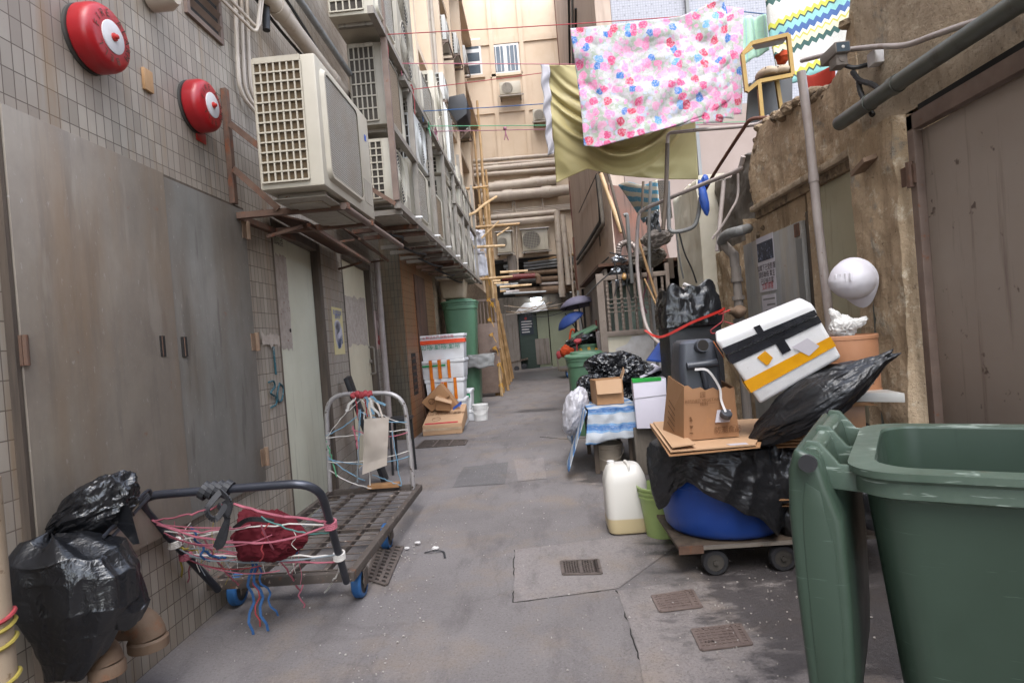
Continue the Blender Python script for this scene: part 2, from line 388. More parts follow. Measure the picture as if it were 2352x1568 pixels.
M['brown_door'] = mk('brown_door_paint', '#8f8277', '#968a7f', 1.6, .6, streak='#6a5b53', streak_lo=.58, spots='#57483f', spot_sc=11, spot_lo=.66)
M['far_cream'] = mk('cream_render', '#cbb8a2', '#c0ab93', .8, .85, streak='#b39a80', streak_sc=(2.5, 2.5, .3), streak_lo=.58)
M['beige_wall'] = mk('beige_render', '#ab998a', '#a08e80', .9, .9, streak='#87766a', streak_sc=(2.6, 2.6, .25), streak_lo=.55, bump=.25, bsc=40)
M['pink_wall'] = mk('pink_render', '#8f8078', '#85766d', 1, .9)
M['glass'] = mk('window_glass', '#59626a', '#48525a', 2, .12, 0)
M['green_door'] = mk('green_grey_door', '#8f937a', '#868b73', 1.2, .55, streak='#565844', streak_lo=.6)
M['green_dk'] = mk('dark_shutter', '#2d3a33', '#34423a', (2, 2, 60), .6)
M['sign_navy'] = mk('navy_sign', '#17232e', '#1d2b37', 3, .45)
M['bamboo'] = mk('bamboo', '#a08056', '#8b6a42', (6, 6, 3), .5, streak='#6e4a2a', streak_sc=(20, 20, 4), streak_lo=.6)
M['bamboo_lt'] = mk('pale_bamboo', '#b39670', '#a1835b', (6, 6, 3), .5, streak='#8a6239', streak_sc=(20, 20, 4), streak_lo=.6)
M['yellow_tie'] = mk('yellow_tie', '#cf9c2c', '#b98520', 20, .5)
M['bin'] = mk('green_bin_plastic', '#55775c', '#4c6e54', 2, .42, spots='#8a9582', spot_sc=(70, 12, 70), spot_lo=.76, streak='#43604a', streak_lo=.6)
M['bin_near'] = mk('worn_green_plastic', '#303f34', '#37473c', 2.5, .4, spots='#5e7064', spot_sc=(5, 5, 110), spot_lo=.67, streak='#223228', streak_lo=.58)
M['bin_rim'] = mk('scuffed_green_plastic', '#46564b', '#546358', 9, .36, spots='#8a978e', spot_sc=(9, 9, 90), spot_lo=.60, streak='#4a3c30', streak_sc=(14, 14, 14), streak_lo=.6)
def foam():
    t = NT('styrofoam'); vo = t.n.new('ShaderNodeTexVoronoi'); vo.inputs['Scale'].default_value = 190
    t.link(t.pos, vo.inputs['Vector']); t.bump(vo.outputs['Distance'], .25, .002)
    c = t.mix(t.ramp(t.noise(3, 5, .6), [(.4, 0.), (.75, 1.)]), '#d9d9da', '#c4c2c0')
    c = t.mix(t.ramp(t.noise(16, 4, .7), [(.66, 0.), (.72, .5)]), c, '#8b857c')
    return t.fin(c, .6)
M['foam'] = foam()
def tape(name, c, c2):
    t = NT(name); t.bump(t.noise((14, 14, 60), 3), .3, .003); return t.fin(t.mix(t.ramp(t.noise(10, 4), [(.4, 0.), (.7, 1.)]), c, c2), .22)
M['tape_y'] = tape('yellow_tape', '#d99a14', '#c98a10'); M['tape_o'] = tape('orange_tape', '#d0741a', '#bb5f12')
M['tape_k'] = tape('black_tape', '#17181d', '#22242b'); M['tape_r'] = tape('red_tape', '#dc4a22', '#cf3f1b')
M['tape_g'] = tape('green_tape', '#1c8752', '#177546'); M['tape_c'] = tape('clear_tape', '#a58d73', '#b9a186')
M['card'] = mk('cardboard', '#a27a55', '#966e4a', 2.5, .8, streak='#855d3b', streak_sc=(3, 3, 2), streak_lo=.6, bump=.1, bsc=(4, 4, 300))
M['card_lt'] = mk('pale_cardboard', '#b69474', '#ab8867', 2.5, .8, spots='#8a6a4c', spot_sc=20, spot_lo=.72)
M['card_or'] = mk('taped_cardboard', '#9d7656', '#8f6848', 3, .5, streak='#b08052', streak_sc=(5, 5, 3), streak_lo=.56, bump=.12, bsc=(30, 30, 8))
M['drum'] = mk('fibre_drum', '#b98563', '#ad7956', 2, .6)
def plastic_black(name, c, rough, st, sc):
    t = NT(name); t.bump(t.noise(sc, 4, .6, dist=1.2), st, .012); t.bump(t.noise(sc * 3.5, 3, .6, dist=.8), st * .5, .004)
    return t.fin(t.mix(t.noise(5, 3), c, '#1d1e21'), rough, 0, .6)
M['bagblack'] = plastic_black('black_bin_liner', '#0e0f12', .22, .45, 18)
M['bagsheet'] = plastic_black('black_plastic_sheet', '#17181b', .36, .5, 16)
def film(name, c, alpha_t=.45, rough=.35):
    t = NT(name); t.bump(t.noise(24, 4, .6, dist=1), .5, .01)
    t.bs.inputs['Transmission Weight'].default_value = alpha_t; t.bs.inputs['IOR'].default_value = 1.15
    return t.fin(c, rough)
M['film'] = film('clear_plastic_film', '#c9cbd2', .35)
M['film_white'] = mk('white_polythene', '#b3b1b6', '#a3a1a6', 5, .45, bump=.5, bsc=14, bdist=.02)
def jerry():
    t = NT('milky_polyethylene'); x, y, z = t.sep()
    liq = t.ramp(t.math('ADD', z, t.math('MULTIPLY', t.noise(6), .006)), [(.098, '#b9a883'), (.106, '#c9c5bd')])
    t.bs.inputs['Subsurface Weight'].default_value = .1; t.bs.inputs['Subsurface Radius'].default_value = (.05, .05, .05)
    return t.fin(liq, .38)
M['jerry'] = jerry()
M['jerry_black'] = mk('black_polyethylene', '#383b42', '#41444b', 3, .42, spots='#777a7e', spot_sc=(25, 25, 40), spot_lo=.75)
M['bucket_green'] = mk('light_green_plastic', '#98ab6b', '#8da060', 3, .4)
M['bucket_cream'] = mk('cream_plastic', '#b9ab98', '#aa9b87', 4, .5, spots='#7c6a56', spot_sc=30, spot_lo=.66)
M['tub_dirty'] = mk('dirty_cream_tub', '#a3917b', '#93816b', 4, .55, spots='#7d6852', spot_sc=26, spot_lo=.62)
M['blue_drum'] = mk('blue_plastic_drum', '#183f8c', '#1c4796', 3, .4, spots='#40518a', spot_sc=30, spot_lo=.68, streak='#1b2545', streak_lo=.6)
M['blue_wheel'] = mk('blue_tyre', '#2a5e92', '#214f80', 8, .5, spots='#4d5c66', spot_sc=30)
M['blue'] = mk('blue_plastic', '#2b4f9c', '#244690', 4, .45)
M['trolley'] = mk('rusty_trolley_steel', '#59504a', '#4a423c', 10, .65, .3, spots='#a7978a', spot_sc=30, spot_lo=.63, streak='#7d4f30', streak_sc=(18, 18, 18), streak_lo=.6)
M['handle_dk'] = mk('dark_handle_tube', '#33353c', '#40424a', 6, .35, .5, spots='#75605a', spot_sc=18, spot_lo=.66)
M['handle_wh'] = mk('chipped_white_tube', '#969190', '#a5a09d', 8, .4, .3, spots='#4c3c33', spot_sc=26, spot_lo=.58)
M['handle_lo'] = mk('corroded_tube', '#4d4c45', '#5c5a50', 10, .5, .4, spots='#8d8272', spot_sc=34, spot_lo=.6)
M['board'] = mk('chip_board', '#8a6340', '#a17a50', 14, .8, spots='#4a2f1d', spot_sc=22)
for k, c in (('pink', '#a95f6c'), ('white', '#c9c4bd'), ('teal', '#4f8079'), ('lblue', '#6f93a8'), ('red', '#96363a'), ('yellow', '#94843a'), ('blue', '#27507e'), ('green', '#57946f'), ('purple', '#8a5a66'), ('grey', '#7d8488')):
    M['rope_' + k] = mk(k + '_rope', c, c, 40, .8)
def cloth(name, c, c2, bsc=160, sc=8, rough=.85, st=.25):
    t = NT(name); t.bump(t.noise(bsc, 3), st, .002); return t.fin(t.mix(t.noise(sc, 4), c, c2), rough, 0, .25)
M['redbag'] = cloth('red_bag_cloth', '#5c1620', '#4a1019'); M['tote'] = cloth('canvas', '#b9aea2', '#a89c90')
M['olive'] = cloth('olive_satin', '#aa9e70', '#9c9063', 300, 3, .45, .12)
M['trim'] = cloth('white_trim', '#b5b2b6', '#a5a2a6')
M['mint'] = mk('mint_towel', '#a9cbb9', '#b9d8c5', (40, 3, .5), .9)
M['orangebag'] = cloth('orange_bag_cloth', '#a8401f', '#983818'); M['redtarp'] = cloth('red_tarp', '#8f2c1d', '#7f2417')
M['umb_blue'] = cloth('blue_umbrella_cloth', '#24386b', '#1e3160', 200, 6, .6); M['umb_grey'] = cloth('grey_umbrella_cloth', '#5b5866', '#534f5e', 200, 6, .6)
M['mop'] = mk('mop_strands', '#a79d9c', '#8d8383', 30, .95, bump=.8, bsc=(120, 120, 12), bdist=.01)
M['croc'] = mk('beige_foam_shoe', '#a3917c', '#97856f', 6, .7)
M['gold'] = mk('brass_shelf_bar', '#8d7034', '#7d612a', 6, .45, .35)
M['shelf'] = mk('dark_shelf_board', '#3b3835', '#302d2b', 4, .5)
M['gate'] = mk('gate_steel', '#93857a', '#84766c', 8, .6, .15, spots='#6b5142', spot_sc=26, spot_lo=.64)
M['iron'] = mk('worn_cast_iron', '#5c534e', '#6b605a', 12, .6, .4, spots='#3b3430', spot_sc=40, spot_lo=.6)
M['iron_red'] = mk('reddish_cast_cover', '#665853', '#70625c', 10, .7, .2, spots='#3b302c', spot_sc=22, spot_lo=.62)
M['helmet'] = mk('white_hard_hat', '#e4e1e6', '#dad6dc', 4, .4)
M['paper'] = mk('notice_paper', '#bcb7bd', '#b2adb3', 5, .7); M['paper_y'] = mk('yellow_paper', '#c9b77a', '#c4b98f', 3, .6); M['paper_p'] = mk('pink_paper', '#b89a8c', '#b5a7a3', 4, .6)
M['photo'] = mk('printed_photo', '#23262f', '#3c4150', 22, .5, spots='#8088a0', spot_sc=28, spot_lo=.6)
M['foil'] = NT('crumpled_foil').fin('#8d9298', .28, .8)
M['duct'] = mk('foil_duct', '#8f8580', '#6e625b', 8, .35, .5)
M['green_edge'] = mk('green_edge_strip', '#1fa03a', '#1c9134', 5, .4)
M['whiteboard'] = mk('white_board', '#c8c4cf', '#bfbbc6', 3, .35)
def lamp_mat(name, c, st):
    t = NT(name); t.bs.inputs['Emission Color'].default_value = col(c); t.bs.inputs['Emission Strength'].default_value = st; return t.fin('#ddddee', .4)
M['lamp'] = lamp_mat('lit_tube', '#e6f4ff', 6)
M['bulb'] = mk('amber_bulb', '#c79a5c', '#b3803f', 3, .2)
def stripes(name, cols, ax, per, rough=.5, warp=.02):
    t = NT(name); x, y, z = t.sep(); u = {'x': x, 'y': y, 'z': z}.get(ax)
    if ax == 'yz': u = t.math('SUBTRACT', z, t.math('MULTIPLY', y, .55))
    if ax == 'xz': u = t.math('ADD', z, t.math('MULTIPLY', x, .8))
    u = t.math('ADD', u, t.math('MULTIPLY', t.noise(7, 3), warp)); fr = t.math('FRACT', t.math('DIVIDE', u, per))
    c = t.ramp(fr, [(p, cc) for p, cc in cols], 'CONSTANT'); c = t.mix(t.ramp(t.noise((30, 30, 60), 4, .7), [(.45, 0.), (.75, .5)]), c, '#a7a9ab')
    t.bump(t.noise(30, 4, .6, dist=.8), .5, .006); return t.fin(c, rough)
M['tarp'] = stripes('striped_woven_tarp', [(0, '#a3a8ae'), (.5, '#5d86ae'), (.6, '#2f5f94'), (.84, '#5d86ae'), (.94, '#a8adb2')], 'yz', .135, .6, .006)
M['tarp2'] = stripes('blue_white_awning', [(0, '#a9a290'), (.5, '#2f7894')], 'xz', .10)
M['towel_st'] = stripes('towel_stripes', [(0, '#a9cdb6'), (.55, '#9fc4cf'), (.62, '#b3d8bd')], 'x', .09, .9)
def floral():
    t = NT('floral_print'); x, y, z = t.sep(); v = t.comb(x, z)
    nz = t.n.new('ShaderNodeTexNoise'); nz.inputs['Scale'].default_value = 16; nz.inputs['Detail'].default_value = 3; t.link(v, nz.inputs['Vector'])
    ad = t.n.new('ShaderNodeVectorMath'); ad.operation = 'MULTIPLY_ADD'; ad.inputs[1].default_value = (.06, .06, 0); t.link(nz.outputs['Color'], ad.inputs[0]); t.link(v, ad.inputs[2])
    base = t.mix(t.ramp(t.noise(13, 5, .7), [(.4, 0.), (.6, 1.)]), '#b3aab0', '#8f9787')
    base = t.mix(t.ramp(t.noise(28, 4, .7, loc=(3, 3, 3)), [(.57, 0.), (.62, .7)]), base, '#8f9a80')
    for sc, th, stops in ((22, .36, [(0, '#c27f9c'), (.3, '#a5a59c'), (.5, '#b593a3'), (.75, '#9fa7b8')]), (10, .33, [(0, '#bd4a70'), (.2, '#cb7a9b'), (.42, '#ae3a50'), (.56, '#c98ea6'), (.78, '#33669f'), (.9, '#5a8bb8')])):
        vo = t.n.new('ShaderNodeTexVoronoi'); vo.voronoi_dimensions = '2D'; vo.inputs['Scale'].default_value = sc; vo.inputs['Randomness'].default_value = .9; t.link(ad.outputs[0], vo.inputs['Vector'])
        cs = t.n.new('ShaderNodeSeparateColor'); t.link(vo.outputs['Color'], cs.inputs[0])
        fc = t.ramp(cs.outputs[0], stops, 'CONSTANT')
        fc = t.mix(t.ramp(t.noise(60, 4, .7), [(.46, 0.), (.62, .5)]), fc, '#bfb0b8')
        msk = t.math('MULTIPLY', t.ramp(vo.outputs['Distance'], [(th, 1.), (th + .07, 0.)]), t.ramp(cs.outputs[1], [(.2, 0.), (.21, 1.)], 'CONSTANT'))
        base = t.mix(msk, base, fc)
    t.bump(t.noise(18, 4, .6, dist=.7), .35, .012); return t.fin(base, .85, 0, .2)
M['floral'] = floral()
def knit():
    t = NT('zigzag_knit'); x, y, z = t.sep()
    zz = t.math('PINGPONG', x, .035)
    u = t.math('ADD', t.math('ADD', z, t.math('MULTIPLY', x, -.33)), t.math('MULTIPLY', zz, 1.1))
    fr = t.math('FRACT', t.math('DIVIDE', u, .56))
    c = t.ramp(fr, [(0, '#c3bfb6'), (.22, '#1f4c44'), (.32, '#cfc9a8'), (.42, '#b8ad4a'), (.46, '#c9cabd'), (.52, '#33558a'), (.64, '#7fb3ac'), (.76, '#2c3f3a'), (.8, '#c0bd3d'), (.88, '#c6c2b9')], 'CONSTANT')
    t.bump(t.noise(60, 3), .7, .006); return t.fin(t.mix(.3, c, '#4a4a4c'), .95)
M['knit'] = knit()
def white_mosaic():
    t = NT('white_mosaic'); x, y, z = t.sep(); v = t.comb(x, z)
    br = t.n.new('ShaderNodeTexBrick'); br.offset = 0
    for k, q in (('Scale', 1), ('Mortar Size', .006), ('Brick Width', .05), ('Row Height', .05)): br.inputs[k].default_value = q
    for k, c in (('Color1', '#908f94'), ('Color2', '#8a898e'), ('Mortar', '#7d7c81')): br.inputs[k].default_value = col(c)
    t.link(v, br.inputs['Vector'])
    vo = t.n.new('ShaderNodeTexVoronoi'); vo.voronoi_dimensions = '2D'; vo.inputs['Scale'].default_value = 7; vo.inputs['Randomness'].default_value = .5; t.link(v, vo.inputs['Vector'])
    return t.fin(t.mix(t.ramp(vo.outputs['Distance'], [(.10, 1.), (.14, 0.)]), br.outputs['Color'], '#737277'), .5)
M['mosaic_w'] = white_mosaic()
def ground_mat(name, a, b_, wet=True):
    t = NT(name); x, y, z = t.sep()
    c = t.mix(t.ramp(t.noise(.9, 6, .65), [(.38, 0.), (.64, 1.)]), a, b_)
    c = t.mix(t.ramp(t.noise(2.3, 5, .6, loc=(5, 2, 0)), [(.5, 0.), (.72, .6)]), c, '#80705f')
    c = t.mix(t.ramp(t.noise((5, 1.5, 1), 6, .7, loc=(1, 8, 0)), [(.52, 0.), (.68, .65)]), c, '#565151')
    c = t.mix(t.ramp(t.noise(90, 4, .8), [(.5, 0.), (.66, .6)]), c, '#4f4945')
    c = t.mix(t.ramp(t.noise(75, 4, .85, loc=(2, 2, 2)), [(.6, 0.), (.66, .55)]), c, '#a39b95')
    vo = t.n.new('ShaderNodeTexVoronoi'); vo.feature = 'DISTANCE_TO_EDGE'; vo.inputs['Scale'].default_value = .55
    nz = t.n.new('ShaderNodeTexNoise'); nz.inputs['Scale'].default_value = 3; nz.inputs['Detail'].default_value = 6; t.link(t.pos, nz.inputs['Vector'])
    ad = t.n.new('ShaderNodeVectorMath'); ad.operation = 'MULTIPLY_ADD'; ad.inputs[1].default_value = (.35, .35, 0); t.link(nz.outputs['Color'], ad.inputs[0]); t.link(t.pos, ad.inputs[2]); t.link(ad.outputs[0], vo.inputs['Vector'])
    crack = t.ramp(vo.outputs['Distance'], [(.0, 1.), (.004, 0.)])
    c = t.mix(t.math('MULTIPLY', crack, .16), c, '#2e2925')
    rough = .82
    if wet:
        w_ = None
        for cx, cy, rx, ry in ((1.15, 2.55, .62, .62), (1.5, 1.75, .5, .5), (.8, 5.2, .6, .35), (-.1, 10.2, .5, .25), (0, 19.5, 2.4, 3), (1.2, 3.3, .7, .7)):
            dx = t.math('DIVIDE', t.math('SUBTRACT', x, cx), rx); dy = t.math('DIVIDE', t.math('SUBTRACT', y, cy), ry)
            d = t.math('SQRT', t.math('ADD', t.math('MULTIPLY', dx, dx), t.math('MULTIPLY', dy, dy)))
            w_ = d if w_ is None else t.math('MINIMUM', w_, d)
        w_ = t.math('ADD', w_, t.math('MULTIPLY', t.math('SUBTRACT', t.noise((3.5, 6, 1), 6, .7), .5), 2.6))
        wet_ = t.ramp(w_, [(.7, 1.), (1.0, 0.)])
        c = t.mix(t.math('MULTIPLY', wet_, .68), c, '#2d2b2e'); rough = t.math('SUBTRACT', .84, t.math('MULTIPLY', wet_, .42))
    t.bump(t.noise(45, 6, .75), .6, .012); t.bump(t.noise(3, 4), .3, .02); t.bump(crack, -.3, .004)
    return t.fin(c, rough, 0, .4)
M['ground'] = ground_mat('worn_concrete', '#767170', '#676261')
M['ground_lt'] = ground_mat('pale_concrete', '#827b79', '#77716e')
M['ground_dk'] = ground_mat('grey_screed', '#646161', '#5c5959')
M['litter'] = mk('litter_bits', '#aca6a1', '#98918b', 30, .8)
# ================================================================== SETTING
XL, XR, YF = -1.71, 1.90, 23.2
b = B()
NG = 60
b.add([(-60, -30, 0), (60, -30, 0), (60, 90, 0), (-60, 90, 0)], [(0, 1, 2, 3)])
b.build('ground', M['ground'], kind='structure')
def patch(pix, mat, z, name='concrete_patch'):
    q = [aZ(x, y, z) for x, y in pix]
    b = B(); b.add(q, [tuple(range(len(q)))]); b.build(name, mat, kind='structure')
patch([(1183, 1262), (1560, 1215), (1570, 1240), (1420, 1350), (1180, 1382)], M['ground_lt'], .004)
patch([(1418, 1356), (1560, 1335), (1830, 1330), (1900, 1700), (1500, 1700), (1465, 1490)], M['ground_lt'], .004)
patch([(1040, 1118), (1160, 1110), (1168, 1060), (1065, 1072)], M['ground_dk'], .004)
patch([(1190, 1105), (1255, 1098), (1248, 1050), (1180, 1055)], M['ground_lt'], .004)
# the seams round the sawn patches
b = B()
for pts in ([(1183, 1262), (1180, 1382), (1420, 1350)], [(1418, 1356), (1465, 1490), (1500, 1640)], [(1430, 1000), (1300, 1008), (1240, 1003)]):
    P = [aZ(x, y, .001) for x, y in pts]; path = []
    for i in range(len(P) - 1):
        for k in range(14):
            q = P[i].lerp(P[i + 1], k / 14); path.append(q + V(random.uniform(-.008, .008), random.uniform(-.008, .008), 0))
    b.tube(path + [P[-1]], .0035, 4)
b.build('pavement_seam', M['dark'], kind='structure')

# ---- left: tiled building.  wall plane A (x = XL) up to YK, then plane B drawing back to (-2.03, 8.1)
YK = 3.95
PB0 = V(XL, YK, 0); PB1 = V(-2.03, 8.1, 0); DB = (PB1 - PB0).normalized(); NB = V(DB.y, -DB.x, 0); LB = (PB1 - PB0).length
def onB(x, y, off=0.0): return aP(x, y, PB0 + NB * off, NB)
def sB(p): return (p - PB0).dot(DB)
def ptB(s, z, off=0.0): return PB0 + DB * s + NB * off + V(0, 0, z)
TB = thing('tiled_building', 'grimy grey mosaic tiled building wall along the left side of the alley', 'building', (XL, 3, 0))
d1l, d1r = sB(onB(620, 520)), sB(onB(732, 560)); d1t = onB(624, 502).z
d2l, d2r = sB(onB(781, 588)), sB(onB(846, 575)); d2t = onB(800, 580).z
b = B()
WT = .3
# plane A with the steel door opening left blind
b.box(XL - WT, XL, -7, YK, 0, 12)
def wallB(s0, s1, z0, z1):
    if s1 - s0 < .01: return
    b.hexa([ptB(s0, z0, -WT), ptB(s1, z0, -WT), ptB(s1, z0), ptB(s0, z0), ptB(s0, z1, -WT), ptB(s1, z1, -WT), ptB(s1, z1), ptB(s0, z1)])
wallB(0, d1l, 0, 12); wallB(d1l, d1r, d1t, 12); wallB(d1r, d2l, 0, 12); wallB(d2l, d2r, d2t, 12); wallB(d2r, LB, 0, 12)
b.build('wall', M['tile'], TB)
# big double steel door
def onA(x, y, off=0.0): return aX(x, y, XL + off)
pl, pr, pm = onA(-2, 600, .03), onA(580, 760, .03), onA(405, 780, .03)
yl, yr, ym = onA(4, 300, .03).y, onA(586, 785, .03).y, onA(404, 782, .035).y
zt, zb = onA(368, 396, .03).z, onA(450, 1190, .03).z
dl = B().box(XL + .002, XL + .036, yl, ym + .01, zb, zt).build('steel_door', M['steel'], TB, label='left leaf of the big grey steel double door', bevel=.003)
dr = B().box(XL + .002, XL + .030, ym + .012, yr, zb, zt - .012).build('steel_door', M['steel_dk'], TB, label='right leaf of the big grey steel double door', bevel=.003)
for px, py, par in ((373, 795, dl), (424, 796, dr)):
    p = onA(px, py, .035); b = B(); b.box(XL + .03, XL + .0385, p.y - .019, p.y + .019, p.z - .047, p.z + .047).build('slot', M['dark'], par)
    B().box(XL + .036, XL + .041, p.y - .006, p.y - .002, p.z - .045, p.z + .045).build('slot_lip', M['rust'], par)
for px, py in ((561, 528), (586, 785), (613, 1046)):
    p = onA(px, py, .03); b = B(); b.tube([(XL + .04, yr + .008, p.z - .055), (XL + .04, yr + .008, p.z + .055)], .014, 10); b.box(XL + .028, XL + .034, yr - .05, yr + .05, p.z - .05, p.z + .05)
    b.build('hinge', M['cast_rust'], dr)
p = onA(40, 805, .03); b = B(); b.tube([(XL + .042, yl + .006, p.z - .05), (XL + .042, yl + .006, p.z + .05)], .009, 10); b.box(XL + .03, XL + .04, yl - .006, yl + .024, p.z - .05, p.z + .05); b.build('hinge', M['rust'], dl)
b = B(); b.box(XL + .001, XL + .03, yl - .02, yl - .004, 0, zt + .03); b.build('door_frame', M['wood_dk'], TB)  # dark-coloured strip stands in for the shadow gap beside the left leaf, no frame
B().box(XL + .001, XL + .02, ym, yr + .01, zt - .008, zt + .004).build('drip_edge', M['wood_dk'], TB)
# the two flat doors set back in plane B
def doorB(l, r, t, mat, jl, jr, lab, depth=.12):
    fr = B()
    zt_ = t
    for s0, s1, z0, z1 in ((l, l + jl, 0, zt_), (r - jr, r, 0, zt_), (l + jl, r - jr, zt_ - .07, zt_)):
        fr.hexa([ptB(s0, z0, -WT + .02), ptB(s1, z0, -WT + .02), ptB(s1, z0, .006), ptB(s0, z0, .006), ptB(s0, z1, -WT + .02), ptB(s1, z1, -WT + .02), ptB(s1, z1, .006), ptB(s0, z1, .006)])
    fr.build('door_frame', M['wood_dk'], TB, bevel=.004)
    d = B(); a, c = l + jl + .004, r - jr - .004
    d.hexa([ptB(a, .03, -depth - .04), ptB(c, .03, -depth - .04), ptB(c, .03, -depth), ptB(a, .03, -depth), ptB(a, zt_ - .075, -depth - .04), ptB(c, zt_ - .075, -depth - .04), ptB(c, zt_ - .075, -depth), ptB(a, zt_ - .075, -depth)])
    return d.build('door', mat, TB, label=lab, bevel=.003), a, c
D1, a1, c1 = doorB(d1l, d1r, d1t, M['door_pale'], .02, .10, 'pale greenish flush door with torn stickers', .05)
D2, a2, c2 = doorB(d2l, d2r, d2t, M['door_cream'], .03, .10, 'cream flush door with a pull handle', .06)
def patchB(l, r, z0, z1, off, mat, name, par, seed=0, rag=.03):
    rr = random.Random(seed); n = 14; q = []
    for i in range(n): q.append((l + (r - l) * i / n, z0 + rr.uniform(0, rag)))
    for i in range(n): q.append((r - rr.uniform(0, rag * .5), z0 + (z1 - z0) * i / n))
    for i in range(n): q.append((r + (l - r) * i / n, z1 - rr.uniform(0, rag)))
    for i in range(n): q.append((l + rr.uniform(0, rag * .5), z1 + (z0 - z1) * i / n))
    bb = B(); bb.add([ptB(s, z, off) for s, z in q], [tuple(range(len(q)))]); return bb.build(name, mat, par, recalc=False)
patchB(a1 + .13, a1 + .40, 1.28, 1.98, -.048, M['residue'], 'sticker_residue', D1, 1)
patchB(a2 + .12, c2 - .05, 1.28, 1.86, -.058, M['residue'], 'sticker_residue', D2, 2, .05)
b = B(); h = (a1 + .36, 1.43); b.lathe(ptB(h[0], h[1], -.0495), [(.014, 0), (.014, .006)], 12, NB); b.build('keyhole', M['ink'], D1)
b = B(); sx = c2 - .06; b.tube(fillet([ptB(sx, .95, -.06), ptB(sx, .95, .0), ptB(sx, 1.27, .0), ptB(sx, 1.27, -.06)], .04), .011, 8); b.lathe(ptB(sx, 1.1, -.062), [(.025, 0), (.022, .03)], 12, NB); b.build('handle', M['frame_grey'], D2)
for z in (1.82, 1.08):
    b = B(); b.tube([ptB(a2 - .012, z - .05, -.045), ptB(a2 - .012, z + .05, -.045)], .012, 8); b.build('hinge', M['cast_rust'], D2)
b = B(); q = onB(650, 582, -.098)
text_into(b, '加以点', ptB(a1 + .26, 2.06, -.047), DB, V(0, 0, 1), .07, spacing=.9); b.build('scribble', M['ink'], D1)
# painted numbers on the tiles
b = B()
def strokeB(pix, w):
    P = [onB(x, y, .002) for x, y in pix]; P = smooth_path(P, 5) if len(P) > 2 else P
    b.tube([p for p in P], w, 6)
strokeB([(628, 796), (634, 860)], .007)
for st in ([(617, 878), (628, 875), (631, 888), (622, 902), (634, 912), (634, 928), (622, 936)], [(642, 880), (650, 890), (648, 915), (641, 922), (637, 905), (642, 880)]): strokeB(st, .006)
b.build('painted_number', M['teal'], TB)
patchB(sB(onB(600, 780)), sB(onB(648, 790)), onB(610, 800).z, onB(610, 760).z, .002, M['residue'], 'sticker_residue', TB, 5)
# louvred vent above the front air conditioner
p0, p1 = onA(428, 10), onA(503, 85)
b = B(); y0, y1, z0 = onA(428, 5).y, onA(500, 80).y, onA(500, 88).z; z1 = z0 + .55
b.box(XL + .001, XL + .02, y0 - .03, y0, z0, z1); b.box(XL + .001, XL + .02, y1, y1 + .03, z0, z1); b.box(XL + .001, XL + .02, y0 - .03, y1 + .03, z0 - .03, z0); b.box(XL + .001, XL + .02, y0 - .03, y1 + .03, z1, z1 + .03)
vf = b.build('vent_frame', M['frame_brown'], TB)
B().box(XL + .0015, XL + .006, y0, y1, z0, z1).build('vent_recess', M['dark'], vf)
b = B()
for k in range(7):
    z = z0 + .05 + k * .075; b.obox((XL + .014, (y0 + y1) / 2, z), (.012, 0, .012), (0, (y1 - y0) / 2, 0), (.004, 0, -.004))
b.build('louvre', M['frame_brown'], vf)

# ---- left: orange stained pier and the cream building beyond
CB = thing('cream_tenement', 'cream painted tenement rising beyond the tiled building on the left', 'building', (-2, 14, 0))
b = B(); b.box(-2.35, -1.9, 8.3, YF - .01, 3.0, 15); b.build('wall', M['far_cream'], CB)
b = B(); b.box(-2.35, -1.8, 10.6, YF - .01, 0, 2.98); b.build('ground_storey', M['rubble'], CB)
b = B()
for y in (9.6, 11.2, 13.0, 15.2, 18): b.box(-1.9, -1.55, y, y + .16, 3.6, 15)
b.build('wall_fin', M['far_cream'], CB)
b = B()
for z in (6.2, 9.3, 12.4): b.box(-1.9, -1.62, 8.3, YF - .02, z, z + .14)
b.build('floor_ledge', M['far_cream'], CB)
# small windows of the tenement seen edge on
for k, (y, z) in enumerate([(12.0, 7.4), (14.2, 7.4), (16.6, 7.4), (12.0, 10.5), (14.2, 10.5), (16.6, 10.5), (20, 7.4), (20, 10.5)]):
    f = B().box(-1.9, -1.87, y, y + 1.1, z, z + 1.3).build('window', M['white'], CB)
    b = B(); b.box(-1.872, -1.862, y + .06, y + .52, z + .06, z + 1.24); b.box(-1.872, -1.862, y + .58, y + 1.04, z + .06, z + 1.24); b.build('pane', M['glass'], f)
PR = thing('tiled_pier', 'rust stained tiled pier standing out behind the two flat doors', 'pier', (-1.9, 8.8, 0))
b = B(); b.box(-2.4, -1.77, 8.1, 8.14, 0, 3.3); b.build('front_face', M['tile_dark'], PR)
b = B(); b.box(-2.4, -1.765, 8.141, 10.6, 0, 3.3); b.build('side_face', M['tile_rust'], PR)
b = B(); b.box(-1.765, -1.745, 8.95, 9.75, .04, 2.3); sd_ = b.build('door', M['rust_sheet'], PR, bevel=.004)
b = B()
for k in range(6): b.obox((-1.758, 8.5, .62 + k * .09), (.008, 0, .02), (0, .13, 0), (.004, 0, -.002))
b.build('louvre', M['rust_sheet'], PR)
b = B(); b.box(-1.7649, -1.760, 8.36, 8.64, .56, 1.14); b.build('louvre_recess', M['dark'], PR)

